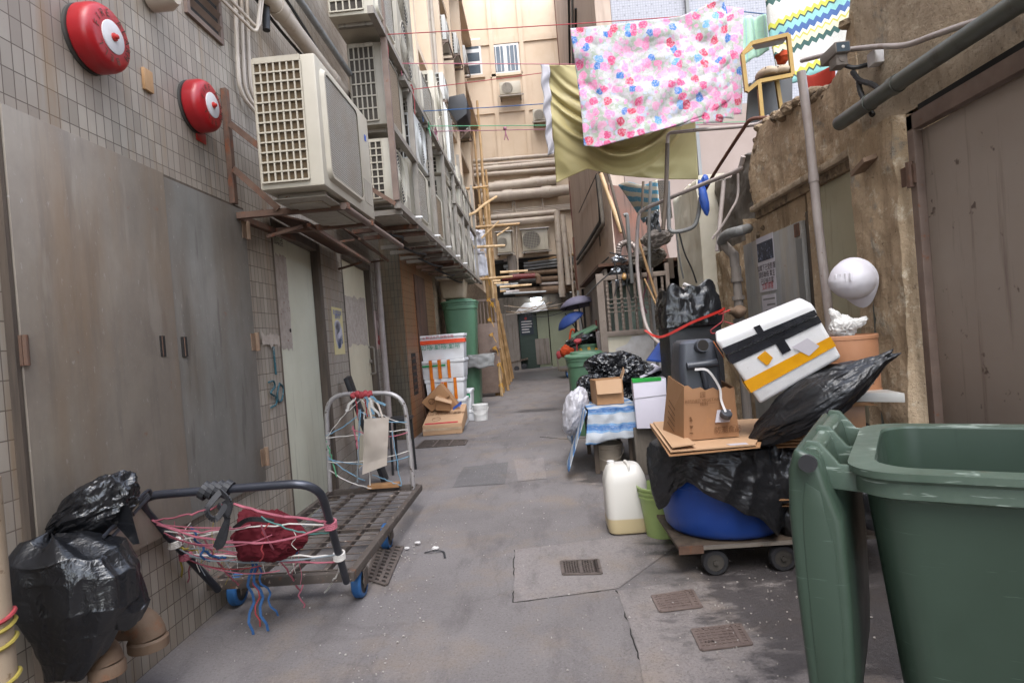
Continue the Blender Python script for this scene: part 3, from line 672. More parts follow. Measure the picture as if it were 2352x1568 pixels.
# ---- far end
FW = thing('far_building', 'cream building closing the far end of the alley', 'building', (0, YF, 0))
b = B()
xo0, xo1, zo0, zo1 = -1.6, aY(1312, 640, YF).x, aY(1230, 678, YF).z, aY(1230, 588, YF).z
xd0, xd1, zd1 = aY(1192, 780, YF).x, 2.2, aY(1215, 716, YF).z
TH = .35
b.box(-6, 10, YF, YF + TH, zo1, 15)
b.box(-6, xo0, YF, YF + TH, 0, zo1); b.box(xo1, 10, YF, YF + TH, 0, zo1)
b.build('wall', M['far_cream'], FW)
b = B(); b.box(xo0, xo1, YF - .02, YF + TH, zd1, zo0); b.build('beam', M['cement'], FW)
b = B(); b.box(-1.75, xd0, YF - .1, YF + .6, 0, zd1 - .002); b.build('concrete_jamb', M['cement_lt'], FW)
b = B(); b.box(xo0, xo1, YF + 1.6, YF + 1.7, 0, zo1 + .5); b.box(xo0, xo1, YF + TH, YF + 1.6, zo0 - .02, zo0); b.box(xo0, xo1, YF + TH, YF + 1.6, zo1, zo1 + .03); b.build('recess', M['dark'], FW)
b = B(); b.add([aY(1178, 722, YF - .03), aY(1258, 712, YF - .03), aY(1250, 692, YF - .03), aY(1205, 696, YF - .03)], [(0, 1, 2, 3)]); b.build('lintel_plate', M['white_paint'], FW, solid=.02)
yd = YF + .25
def farq(name, mat, x0, x1, y0, y1, dy=0, par=FW, label=None):
    a = aY(x0, (y0 + y1) / 2, yd); c = aY(x1, (y0 + y1) / 2, yd); zt_, zb_ = aY((x0 + x1) / 2, y0, yd).z, aY((x0 + x1) / 2, y1, yd).z
    return B().box(a.x, c.x, yd - .03 - dy, yd - dy, zb_, zt_).build(name, mat, par, label=label, bevel=.006)
farq('door', M['green_door'], 1236, 1262, 706, 842, 0, label='left pale green metal door')
dd = farq('door', M['green_door'], 1264, 1322, 706, 842, .01, label='right pale green metal door')
farq('kick_plate', M['cement_lt'], 1231, 1263, 777, 836, .04)
farq('shutter', M['green_dk'], 1194, 1235, 706, 846, .02)
sg = thing('wall_sign', 'dark navy notice board beside the green doors at the far end', 'sign', aY(1208, 770, yd - .06))
a, c = aY(1194, 738, yd - .06), aY(1224, 738, yd - .06); zt_, zb_ = aY(1209, 711, yd - .06).z, aY(1213, 768, yd - .06).z
B().box(a.x, c.x, yd - .075, yd - .055, zb_, zt_).build('board', M['sign_navy'], sg)
b = B(); wd = c.x - a.x
for k in range(5): b.box(a.x + .05, a.x + wd * random.uniform(.6, .93), yd - .079, yd - .076, zb_ + .08 + k * .1, zb_ + .12 + k * .1)
b.build('lettering', M['white_paint'], sg)
b = B(); b.lathe((a.x + .23, yd - .079, zb_ + .62), [(.05, 0), (.05, .002)], 12, (0, -1, 0)); b.build('red_mark', M['red'], sg)
b = B(); b.box(a.x + .2, a.x + wd * .9, yd - .079, yd - .076, zt_ - .3, zt_ - .06); b.build('picture', M['photo'], sg)
# pilasters, bands and windows of the far facade
def farbox(name, mat, x0, x1, y0, y1, proud, par=FW, back=0.0, bevel=0):
    ym_ = (y0 + y1) / 2; xm_ = (x0 + x1) / 2
    a = aY(x0, ym_, YF).x; c = aY(x1, ym_, YF).x; zt_, zb_ = aY(xm_, y0, YF).z, aY(xm_, y1, YF).z
    return B().box(a, c, YF - proud, YF - back, zb_, zt_).build(name, mat, par, bevel=bevel)
for x, y0, y1 in ((1127, 80, 560), (1196, 60, 560)):
    farbox('pilaster', M['far_cream'], x - 5, x + 5, -400, y1, .10)
for y in (92, 250):
    z = aY(1180, y, YF).z; B().box(-6, 10, YF - .06, YF, z - .12, z + .12).build('string_course', M['far_cream'], FW)
z = aY(1180, -60, YF).z; B().box(-6, 10, YF - .06, YF, z - .12, z + .12).build('string_course', M['far_cream'], FW)
for (x0, x1, y0, y1, nv, nh) in ((1060, 1106, 91, 176, 1, 3), (1129, 1193, 103, 170, 2, 1)):
    f = farbox('window', M['white'], x0, x1, y0, y1, .05, back=-.05)
    a = aY(x0, (y0 + y1) / 2, YF).x; c = aY(x1, (y0 + y1) / 2, YF).x; zt_, zb_ = aY((x0 + x1) / 2, y0, YF).z, aY((x0 + x1) / 2, y1, YF).z
    b = B(); m_ = .07
    for i in range(nv):
        for j in range(nh):
            xa, xb = a + (c - a) * i / nv + m_, a + (c - a) * (i + 1) / nv - m_; za, zc_ = zb_ + (zt_ - zb_) * j / nh + m_, zb_ + (zt_ - zb_) * (j + 1) / nh - m_
            b.box(xa, xb, YF - .056, YF - .04, za, zc_)
    b.build('pane', M['glass'], f)
    b = B(); b.box(a - .08, c + .08, YF - .1, YF, zb_ - .1, zb_ - .002); b.build('sill', M['far_cream'], f)
    if nv == 2:
        b = B()
        for fx in (.17, .33, .67, .83): b.box(a + (c - a) * fx - .012, a + (c - a) * fx + .012, YF - .066, YF - .058, zb_ + .08, zt_ - .08)
        b.build('window_bar', M['white'], f)

# ---- right: beige tenement (far) with its white mosaic end wall, Y > 12
RB = thing('beige_tenement', 'streaked beige rendered tenement on the right with a white mosaic end wall', 'building', (4, 16, 0))
XB = 1.62
b = B(); b.box(XB, XB + .3, 12.0, YF - .02, 0, 14); b.build('alley_wall', M['beige_wall'], RB)
b = B(); b.box(XB + .31, 14, 12.02, 12.3, 5.4, 12); b.build('end_wall', M['mosaic_w'], RB)
b = B(); b.box(XB + .31, 14, 12.0, 12.3, 0, 5.39); b.build('lower_end_wall', M['pink_wall'], RB)
b = B(); b.box(3.35, 3.41, 11.93, 11.99, 4, 12); b.build('corner_pipe', M['pvc_grey'], RB)
for y, z in ((14.2, 3.2), (13.3, 4.3)):
    b = B(); b.box(XB - .006, XB + .002, y, y + .18, z, z + .55); b.build('slot', M['dark'], RB)

# ---- right: crumbling one storey wall close by
def topz(y):
    pr_ = [(1.0, 4.2), (3.40, 4.2), (3.46, 3.35), (3.52, 3.0), (3.56, 2.9), (3.72, 2.68), (3.85, 2.62), (4.1, 2.66), (4.5, 2.72), (4.9, 2.8), (5.05, 2.78), (5.2, 2.55), (5.28, 2.3)]
    for (a, za), (c, zc) in zip(pr_, pr_[1:]):
        if a <= y <= c: return za + (zc - za) * (y - a) / (c - a)
    return pr_[-1][1] if y > 5 else pr_[0][1]
RW = thing('ruined_wall_building', 'crumbling ochre plastered building with a broken wall top on the right', 'building', (XR, 3.5, 0))
def ragged_wall(name, mat, y0, y1, zbot, top, x, sd, amp=.018, step=.035, skip=None, thick=.28, lump=.0):
    b = B(); ny = max(2, int((y1 - y0) / step)); vs = []; fs = []; nz = 70
    for i in range(ny + 1):
        y = y0 + (y1 - y0) * i / ny
        tz = (top(y) if callable(top) else top); tz += (.05 * noise.noise(V(y * 5, sd, 0)) + .03 * noise.noise(V(y * 17, sd, 3))) if callable(top) else 0
        for j in range(nz + 1):
            z = zbot + (tz - zbot) * j / nz
            dx = amp * (noise.noise(V(y * 4, z * 4, sd)) + .5 * noise.noise(V(y * 11, z * 9, sd)) + .3 * noise.noise(V(y * 30, z * 25, sd)))
            if lump: dx -= lump * max(0, noise.noise(V(y * 2.6, z * 2.2, sd + 9)) - .12)
            if j == nz and callable(top): dx += .03
            vs.append(V(x + dx, y, z))
    for i in range(ny):
        for j in range(nz):
            ya = y0 + (y1 - y0) * (i + .5) / ny; za = vs[i * (nz + 1) + j].z
            if skip and skip(ya, za): continue
            fs.append((i * (nz + 1) + j, (i + 1) * (nz + 1) + j, (i + 1) * (nz + 1) + j + 1, i * (nz + 1) + j + 1))
    b.add(vs, fs)
    # core behind the broken face: same outline, set back
    n0 = len(vs)
    core = []; 
    for i in range(ny + 1): core += [vs[i * (nz + 1)] + V(thick, 0, 0), vs[i * (nz + 1) + nz] + V(thick, 0, 0)]
    cf = []
    for i in range(ny):
        cf.append((2 * i, 2 * i + 1, 2 * i + 3, 2 * i + 2))
    b.add(core, cf)
    tf = []; tv = []
    for i in range(ny + 1): tv += [vs[i * (nz + 1) + nz], core[2 * i + 1]]
    for i in range(ny): tf.append((2 * i, 2 * i + 1, 2 * i + 3, 2 * i + 2))
    b.add(tv, tf)
    for i in (0, ny):
        e = [vs[i * (nz + 1) + j] for j in range(nz + 1)]; ev = []
        for p in e: ev += [p, p + V(thick, 0, 0)]
        b.add(ev, [(2 * j, 2 * j + 1, 2 * j + 3, 2 * j + 2) for j in range(nz)])
    return b.build(name, mat, RW, smooth=True, recalc=False)
# pixel positions of the openings on the wall plane
bd = aX(2122, 300, XR); BDY = bd.y; BDZ = aX(2122, 267, XR).z          # brown door: near end to BDY
cp0, cp1 = aX(1993, 560, XR).y, aX(1885, 560, XR).y                      # cream panel
gd0, gd1 = aX(1852, 600, XR).y, aX(1716, 620, XR).y                      # grey door
cpt = aX(1935, 372, XR).z; gdt = aX(1790, 530, XR).z
ragged_wall('upper_wall', M['plaster_up'], 1.0, 3.50, BDZ + .06, topz, XR, 1, .012)
ragged_wall('broken_wall', M['plaster'], 3.50, 5.22, 2.17, topz, XR + .005, 2, .014, lump=.07)
ragged_wall('pillar', M['plaster'], cp0 - .002 - .42, cp0 - .002, 0, BDZ + .06, XR - .07, 3, .018, step=.02, lump=.03)
b = B(); b.box(XR - .01, XR + .2, 3.5, 5.2, 2.07, 2.168); b.build('lintel', M['rubble'], RW, bevel=.015)
B().box(XR - .05, XR + .06, 3.5, 5.2, 2.13, 2.175).build('ledge', M['plaster_up'], RW, bevel=.012)
B().box(XR + .02, XR + .05, cp0, cp1, .05, 2.069).build('cream_panel', M['panel_cream'], RW)
B().box(XR - .0, XR + .1, cp1, gd0 - .08, 0, 2.069).build('wall_strip', M['plaster'], RW)
b = B(); b.box(XR + .01, XR + .12, gd0 - .08, gd0 - .015, 0, gdt + .05); b.build('door_jamb', M['wood_dk'], RW)
gdoor = B().box(XR - .02, XR + .015, gd0, gd1, .05, gdt).build('grey_door', M['steel_door'], RW, bevel=.004, label='grey metal door with paper notices and rusty edges')
B().box(XR - .024, XR - .02, gd0, gd0 + .09, .05, gdt - .12).build('worn_edge', M['pvc_grey'], gdoor)
B().box(XR - .026, XR - .0205, gd0 + .02, gd0 + .1, gdt - .1, gdt - .01).build('rust_patch', M['rust'], gdoor)
B().box(XR + .016, XR + .12, gd0 - .015, gd1 + .02, gdt + .002, 2.069).build('wall_strip', M['plaster'], RW)
ragged_wall('wall_base', M['plaster'], gd1 + .01, 5.5, 0, 2.13, XR + .01, 7, .03, lump=.06)
# brown door, its frame and hinge blocks
B().box(XR - .02, XR + .3, -7, 1.0, 0, 4.5).build('near_wall', M['plaster_up'], RW)
bdoor = B().box(XR - .01, XR + .03, 1.3, BDY, .03, BDZ - .06).build('brown_door', M['brown_door'], RW, bevel=.004, label='big dull brown metal door')
b = B(); b.box(XR - .05, XR + .0, BDY, BDY + .05, 0, BDZ + .02); b.box(XR - .05, XR, 1.2, BDY + .05, BDZ - .055, BDZ + .02); b.build('door_frame', M['frame_brown'], RW, bevel=.005)
B().box(XR - .02, XR + .02, 1.2, BDY, BDZ + .021, BDZ + .059).build('gap', M['dark'], RW)
for py in (395, 1000):
    p = aX(2110, py, XR - .05); b = B(); b.tube([(XR - .06, BDY + .03, p.z - .06), (XR - .06, BDY + .03, p.z + .06)], .018, 8); b.box(XR - .062, XR - .05, BDY + .0, BDY + .1, p.z - .045, p.z + .045); b.build('hinge', M['rust'], bdoor)
p = aX(1998, 380, XR - .06); b = B(); b.obox((XR - .1, p.y - .02, p.z), (.04, 0, .01), (0, .07, -.02), (0, .005, .012)); b.build('bracket', M['cast_rust'], RW)
B().box(XR + .28, 5.5, 1.2, 8.0, 2.48, 2.58).build('flat_roof', M['cement'], RW)
B().box(XR + .1, XR + .3, 3.4, 5.2, 0, 2.1).build('inner_wall', M['cement'], RW)
# set back stretch of wall beyond the broken end: dark cement, then a cream block
def back_top(y): return 2.86 + .2 * noise.noise(V(y * 1.7, 4, 0)) - .1 * (y - 5.2)
ragged_wall('back_wall', M['cement'], 5.24, 6.75, 1.85, back_top, XR + .18, 11, .03, lump=.05)
ragged_wall('lower_back_wall', M['plaster'], 5.24, 6.78, 0, 1.98, XR + .11, 12, .03, lump=.06)
y0_, y1_ = 6.76, 7.9
def cream_top(y): return aX(1540, 470, XR).z + .03 * noise.noise(V(y * 9, 0, 0))
ragged_wall('cream_block', M['cream_wall'], y0_, y1_, 0, cream_top, XR - .04, 13, .012, lump=.02)
b = B()
for k in range(26):
    y = 5.12 + random.uniform(-.06, .1); z = 1.75 + k * .038; s = random.uniform(.03, .055)
    bag(b, (XR + .06 + random.uniform(-.03, .06), y, z), (s * 1.3, s, s * .8), sd=k, amp=.3, f=1.5, sub=2, flat=0)
b.build('exposed_brick', M['rubble'], RW)
b = B()
for k in range(70):
    y = random.uniform(3.55, 5.15); s = random.uniform(.02, .05)
    bag(b, (XR + random.uniform(.0, .2), y, topz(y) + random.uniform(-.03, .02)), (s * 1.5, s * 1.4, s), sd=k + 40, amp=.3, f=1.5, sub=2, flat=0)
b.build('wall_top_rubble', M['rubble'], RW)

# ---- right: shack with the barred gate, Y 8 to 12
SH = thing('tin_shack', 'low patched shack with a barred front at the narrow part of the alley', 'shack', (1.4, 10, 0))
XG0 = aY(1382, 700, 8).x; XG1 = aY(1532, 690, 8).x; zgt = aY(1385, 634, 8).z; zgb = aY(1400, 768, 8).z
b = B(); b.box(XG0 + .07, XG0 + .12, 8.12, 11.6, 0, 2.05); b.build('side_wall', M['cement_lt'], SH)
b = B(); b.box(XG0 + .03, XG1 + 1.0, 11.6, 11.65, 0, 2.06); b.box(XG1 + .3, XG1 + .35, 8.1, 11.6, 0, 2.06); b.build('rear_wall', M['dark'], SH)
b = B(); b.box(XG0, XG1 + .4, 8.0, 8.1, 0, zgb - .03); b.build('low_wall', M['cream_wall'], SH)
rr = random.Random(4); q = [aY(1415, 800, 7.99), aY(1440, 790, 7.99), aY(1452, 772, 7.99), aY(1495, 766, 7.99), aY(1540, 762, 7.99), aY(1545, 900, 7.99), aY(1415, 900, 7.99), aY(1407, 850, 7.99)]
b = B(); b.add(q, [tuple(range(len(q)))]); b.build('fresh_render', M['white_paint'], SH)
b = B(); b.box(XG0 - .05, XG0 + .04, 7.96, 8.05, 0, zgt + .03); b.build('gate_post', M['gate'], SH)
b = B(); b.box(XG0 + .04, XG1, 7.97, 8.03, zgt - .06, zgt); b.box(XG0 + .04, XG1, 7.97, 8.03, zgb - .03, zgb + .04); b.box(XG1, XG1 + .05, 7.97, 8.03, zgb - .03, zgt + .1)
gt = b.build('gate_frame', M['gate'], SH, bevel=.004)
nb = 9; wg = XG1 - XG0 - .04
for k in range(nb):
    x = XG0 + .04 + wg * (k + .5) / nb; b = B()
    if k % 2: b.box(x - .022, x + .022, 7.985, 8.015, zgb + .04, zgt - .061 if k != 3 else zgt - .16)
    else:
        n = 24; zz = [zgb + .04 + (zgt - .1 - zgb) * i / n for i in range(n + 1)]
        b.tube([(x, 8, z) for z in zz], [.017 + .005 * (i % 2) for i in range(n + 1)], 6)
    b.build('gate_bar', M['gate'], gt)
b = B()
for k in (1, 3, 5, 7):
    for j in range(4):
        x = XG0 + .04 + wg * (k + .5) / nb; z = zgb + .28 + j * .055; b.box(x - .1, x + .1, 7.978, 7.99, z, z + .012)
b.build('gate_scroll', M['gate'], gt)
b = B(); b.sheet(lambda u, v: V(XG0 + .1 + u * wg * .8, 8.5 + .05 * math.sin(u * 22), zgb - .1 + v * (zgt - zgb + .05)), 30, 4); b.build('curtain', mk('faded_teal_curtain', '#97a89e', '#a3b0a6', 3, .9), SH, smooth=True)
b = B(); b.slab([aY(1398, 424, 8.9), aY(1455, 432, 8.9), aY(1522, 525, 8.9), aY(1540, 600, 8.9), aY(1420, 612, 8.9)], (0, .04, 0)); b.build('gable_sheet', mk('brown_stained_sheet', '#80594a', '#6e5a51', 2.2, .8, streak='#3f3530', streak_lo=.5), SH)
b = B(); b.box(XG0, XG1 + .6, 8.06, 11.6, 2.08, 2.12); b.build('roof', M['rust_sheet'], SH)
b = B(); b.box(XG1 + .05, XG1 + .12, 8.0, 8.4, zgt - .1, zgt + .16); b.build('wall_stub', M['wood_dk'], SH)
# ================================================================== LEFT SIDE OBJECTS
def bell(px, py, r, label):
    c = aX(px, py, XL + .115); c.x = XL
    t = thing('fire_bell', label, 'fire bell', c, 'red fire alarm bells on the tiled wall')
    ax = (1, 0, 0)
    B().lathe(c, [(r * 1.0, .001), (r * 1.0, .012), (r * .9, .016)], 40, ax).build('back_plate', M['fan_dk'], t, smooth=True)
    B().lathe(c, [(r * .95, .0165), (r, .024), (r, .066), (r * .975, .084), (r * .90, .099), (r * .78, .107), (r * .5, .110), (r * .1, .111)], 48, ax).build('gong', M['red_bell'], t, smooth=True)
    B().lathe(c, [(r * .485, .1085), (r * .485, .1135), (r * .47, .1145), (.004, .1150)], 40, ax).build('centre_disc', M['white_paint'], t, smooth=True)
    b = B(); b.lathe(c, [(.016, .115), (.016, .121), (.009, .123), (.009, .132), (.004, .135)], 10, ax); b.build('bolt', M['red'], t, smooth=True)
    b = B(); txt = 'FIRE ALARM BELL '
    for k, chh in enumerate(txt):
        if chh == ' ': continue
        a = math.pi * .95 - k * 2 * math.pi / len(txt)
        up = V(0, math.cos(a), math.sin(a)); rt = V(0, math.sin(a), -math.cos(a))
        text_into(b, chh, c + V(.1105, 0, 0) + up * r * .67, rt, up, r * .30)
    b.build('lettering', M['rust_sheet'], t, recalc=False)
    return t
bell(262, 86, .132, 'larger looking red fire bell above the steel double door')
bell(490, 242, .132, 'red fire bell beside the front air conditioner bracket')
p = aX(335, 186, XL); b = B(); b.box(XL + .001, XL + .016, p.y - .032, p.y + .032, p.z - .05, p.z + .05)
props(b.build('wooden_plate', M['wood'], bevel=.002), 'small square of bare wood screwed to the tiles between the two bells', 'plate')
p = aX(460, 315, XL); b = B(); b.box(XL + .001, XL + .007, p.y - .045, p.y + .045, p.z - .028, p.z + .028)
props(b.build('red_plate', M['red'], bevel=.001), 'little red plate on the tiles under the smaller looking bell', 'sign')
# wall posters between and after the flat doors
def poster(pix, mat, label, parts, off=.004):
    q = [onB(x, y, off) for x, y in pix]; c = sum(q, Vector()) / 4
    s0, s1 = sB(q[0]), sB(q[1]); z1, z0 = q[0].z, q[3].z
    t = thing('poster', label, 'poster', c, 'safety posters by the flat doors')
    B().hexa([ptB(s0, z0, .001), ptB(s1, z0, .001), ptB(s1, z0, .003), ptB(s0, z0, .003), ptB(s0, z1, .001), ptB(s1, z1, .001), ptB(s1, z1, .003), ptB(s0, z1, .003)]).build('sheet', mat, t)
    for name, m, shapes in parts:
        b = B()
        for sh in shapes:
            if isinstance(sh[0], str): text_into(b, sh[0], ptB(s0 + (s1 - s0) * sh[1], z0 + (z1 - z0) * sh[2], .0045), DB, (0, 0, 1), sh[3])
            else:
                P = [ptB(s0 + (s1 - s0) * u, z0 + (z1 - z0) * v, .0042) for u, v in sh]
                b.add(P, [tuple(range(len(P)))])
        b.build(name, m, t, recalc=False)
    return t
blob_ = lambda cx, cy, rx, ry, n=14: [(cx + rx * math.cos(2 * math.pi * k / n), cy + ry * math.sin(2 * math.pi * k / n)) for k in range(n)]
poster([(761, 704), (785, 709), (791, 815), (768, 815)], M['paper_y'], 'tall yellow poster with blue headings and a drawing between the two flat doors',
       [('heading', M['ink_blue'], [('清洁雪柜防鼠', .5, .885, .052), ('请即丢弃', .5, .80, .052)]), ('drawing', M['paper'], [blob_(.5, .42, .36, .30), blob_(.45, .62, .3, .12)]),
        ('figure', M['pvc_grey'], [[(.22, .6), (.5, .66), (.62, .5), (.34, .42)], [(.2, .46), (.42, .5), (.56, .32), (.3, .26)]]), ('figure', M['rope_blue'], [[(.3, .26), (.66, .36), (.6, .14), (.36, .12)], [(.64, .38), (.84, .42), (.86, .24), (.62, .2)]])])
poster([(856, 712), (874, 716), (884, 800), (868, 802)], M['paper_p'], 'narrow pinkish notice with a red thermometer picture by the beige drainpipe',
       [('heading', M['rust_sheet'], [('注意', .5, .88, .07), ('食物温度', .5, .78, .04)]), ('bulb', M['rope_red'], [blob_(.5, .18, .2, .07), [(.42, .2), (.58, .2), (.58, .36), (.42, .36)]]), ('stem', M['pvc_grey'], [[(.43, .36), (.57, .36), (.55, .56), (.45, .56)]])])
# ---------- pipes and cables along the left wall
def pipe(name, pts, r, mat, label, cat='pipe', group=None, rings=(), seg=10, rr=.0, smooth=True):
    P = fillet(pts, rr) if rr else [Vector(p) for p in pts]
    b = B(); b.tube(P, r, seg)
    for i, k in rings:
        a, c = Vector(pts[i]), Vector(pts[i + 1]); q = a.lerp(c, k); d = (c - a).normalized() * r * .9
        b.tube([q - d, q + d], r * 1.14, seg)
    return props(b.build(name, mat, smooth=smooth), label, cat, group)
s = sB(onB(883, 830, .06)); pipe('drainpipe', [ptB(s, 0, .06), ptB(s, 2.35, .06)], .038, M['pipe_white'], 'beige drainpipe with flaking orange paint beside the second flat door', rings=[(0, .3), (0, .72)])
a, c = aY(610, -10, 3.85), aY(800, 220, 6.1); pipe('drainpipe', [V(XL + .17, 3.0, 3.56), V(XL + .17, 6.3, 3.50)], .055, M['pvc'], 'fat cream pipe running along the wall above the front air conditioner', rings=[(0, .3), (0, .62), (0, .75)], seg=16)
pipe('conduit', [V(XL + .24, 3.0, 3.75), V(XL + .26, 6.3, 3.62)], .026, M['pvc_grey'], 'slim grey blue pipe just above the fat cream pipe')
for k in range(4):
    pts = smooth_path([V(XL + .08 + .03 * k, 3.0, 3.62 + .06 * k), V(XL + .1 + .03 * k, 4.2, 3.50 + .05 * k), V(XL + .2, 5.2, 3.42 + .03 * k), V(XL + .3, 6.2, 3.36 + .03 * k)], 5)
    pipe('cable', pts, .011, M['cable'], 'black cable in the sagging bunch behind the fat cream pipe', 'cable', 'black cables behind the cream pipe', seg=6)
for k, dy in enumerate((0, .05, .09)):
    p0, p1, p2, p3 = (onA(540 + k * 13, -40, .03), onA(546 + k * 13, 150, .03), onA(556 + k * 12, 215, .03), onA(590 + k * 10, 262, .06))
    pipe('copper_line', smooth_path([p0, p1, p2, p3], 6), .013, M['pvc'], ('nearest', 'middle', 'farthest')[k] + ' of three cream wrapped refrigerant lines bending behind the front air conditioner', 'pipe', 'cream refrigerant lines', seg=8)
for k in range(2):
    a = onA(480 + k * 22, -30, .08); c = onA(590 + k * 5, 80 - k * 10, .16); d = onA(600 + k * 6, -30, .18)
    pipe('conduit', fillet([a, c, d], .06), .010, M['pvc'], ('lower', 'upper')[k] + ' of the two thin cream conduits slanting over the vent and turning up', 'pipe', 'thin cream conduits', seg=7)
a = onA(610, -40, .14); c = onA(612, 70, .14); pipe('conduit', [a, c], .024, M['cable'], 'black upright pipe behind the thin cream conduits', 'pipe')
p = onA(342, -10, .0); b = B(); b.tube([(XL + .01, p.y, p.z), (XL + .09, p.y, p.z), (XL + .13, p.y, p.z)], [.075, .075, .05], 18); props(b.build('pipe_end', M['pvc'], smooth=True), 'rounded cream pipe end sticking out of the wall at the top left', 'pipe')
# front left corner: pipe with yellow ties, rusty elbows
vp = V(-1.55, 1.6, 0)
pv = thing('standpipe', 'stained cream upright pipe wound with yellow and red ties at the left edge', 'pipe', (vp.x, vp.y, 0))
B().tube([vp, vp + V(0, 0, .98)], .045, 16).build('pipe', M['tub_dirty'], pv, smooth=True)
for z, m in ((.60, 'rope_red'), (.575, 'rope_yellow'), (.53, 'rope_yellow'), (.43, 'rope_yellow'), (.37, 'rope_teal')):
    b = B(); b.tube([vp + V(.05 * math.cos(a), .05 * math.sin(a), z + .008 * math.sin(2 * a)) for a in [2 * math.pi * k / 20 for k in range(20)]], .006, 6, closed=True); b.build('tie', M[m], pv, smooth=True)
def elbow(px, py, X, r, label):
    c = aX(px, py, X); t = thing('pipe_elbow', label, 'pipe', V(XL, c.y, c.z), 'rusty inlet elbows low on the tiled wall')
    b = B(); R_ = r * .9
    P = [V(XL + .005, c.y, c.z + R_ * .35), V(c.x - R_ * .4, c.y, c.z + R_ * .35)] + [V(c.x - R_ * .4 + R_ * math.sin(a), c.y, c.z - R_ * .65 + R_ * math.cos(a)) for a in [math.pi / 2 * k / 6 for k in range(1, 7)]]
    b.tube(P, r, 18); b.build('bend', M['cast_rust'], t, smooth=True)
    e = P[-1]; B().lathe(e - V(0, 0, .02), [(r * 1.12, -.02), (r * 1.12, .012), (r, .02)], 20).build('rim', M['cast_rust'], t, smooth=True)
    B().lathe(V(XL + .001, c.y, c.z + R_ * .35), [(r * 1.3, 0), (r * 1.3, .012)], 20, (1, 0, 0)).build('flange', M['rust'], t)
elbow(318, 1440, -1.585, .062, 'rusty inlet elbow nearer the trolley, low on the tiled wall')
elbow(226, 1500, -1.56, .05, 'smaller rusty inlet elbow half hidden by the black bag')
# black bags at the left edge
b = B(); c = aY(165, 1365, 1.93)
def hang(q):
    w_ = 1 - .28 * max(0, q.z) ** 2 - .30 * max(0, -q.z - .2); return V(q.x * w_, q.y * w_, q.z)
draped(b, c.x, 1.93, [(.725, .01, .01, -.05), (.715, .09, .06, -.05), (.665, .17, .11, -.02), (.60, .185, .12, .0), (.50, .165, .12, .01), (.42, .13, .10, -.01), (.33, .10, .07, -.03), (.265, .07, .05, -.05), (.25, .01, .01, -.05)], 1.2, 3, .30)
draped(b, c.x + .10, 1.96, [(.66, .01, .01, -.05), (.64, .07, .07, -.04), (.56, .085, .09, .0), (.46, .075, .08, .03), (.40, .05, .05, .03), (.385, .01, .01, .03)], 1.2, 9, .28, 90, 60)
props(b.build('bin_bag', M['bagblack'], smooth=True), 'bulky crumpled black plastic bag hung over the pipe at the left edge', 'plastic bag')
b = B(); c = aY(205, 1180, 2.05)
bag(b, c, (.16, .10, .075), Matrix.Rotation(-.42, 3, 'Y'), 8, .26, 1.3, 6, lambda q: V(q.x, q.y, q.z * (1 + .5 * q.x)), 0, (.7, 1, 1.6))
b.add([aY(270, 1120, 2.0), aY(300, 1170, 1.99), aY(321, 1248, 1.97), aY(306, 1250, 1.98), aY(262, 1200, 2.02)], [(0, 1, 2, 3, 4)])
props(b.build('bin_bag', M['bagblack'], smooth=True), 'smaller black plastic bag bundled above the bulky one', 'plastic bag')
b = B(); P = [aY(238, 1232, 1.95), aY(335, 1128, 2.2), aY(346, 1124, 2.24), aY(345, 1138, 2.26), aY(250, 1240, 1.97)]; b.tube(fillet(P, .02), .0065, 8)
props(b.build('metal_hook', M['handle_dk'], smooth=True), 'thin dark metal hook rod between the black bags and the trolley handle', 'rod')

# ---------- rusty awnings over the flat doors
def awning(s0, s1, z, out, drop, label):
    t = thing('awning', label, 'awning', ptB((s0 + s1) / 2, z))
    b = B(); b.slab([ptB(s0, z, .01), ptB(s1, z, .01), ptB(s1, z - drop, out), ptB(s0, z - drop, out)], (0, 0, .012)); b.build('sheet', M['rust_sheet'], t)
    b = B(); b.bar(ptB(s0, z - drop - .012, out), ptB(s1, z - drop - .012, out), .025, .022); b.build('edge_bar', M['rust'], t)
    for s in (s0 + .04, s1 - .04):
        b = B(); b.bar(ptB(s, z - .16, .02), ptB(s, z - drop - .01, out - .05), .02, .02); b.build('strut', M['rust'], t)
awning(sB(onB(597, 488)), sB(onB(770, 562)), onB(600, 486).z, .30, .10, 'rusty brown sheet awning over the pale greenish door')
awning(d2l - .10, d2r + .05, d2t + .20, .22, .14, 'rusty brown sheet awning over the cream door')

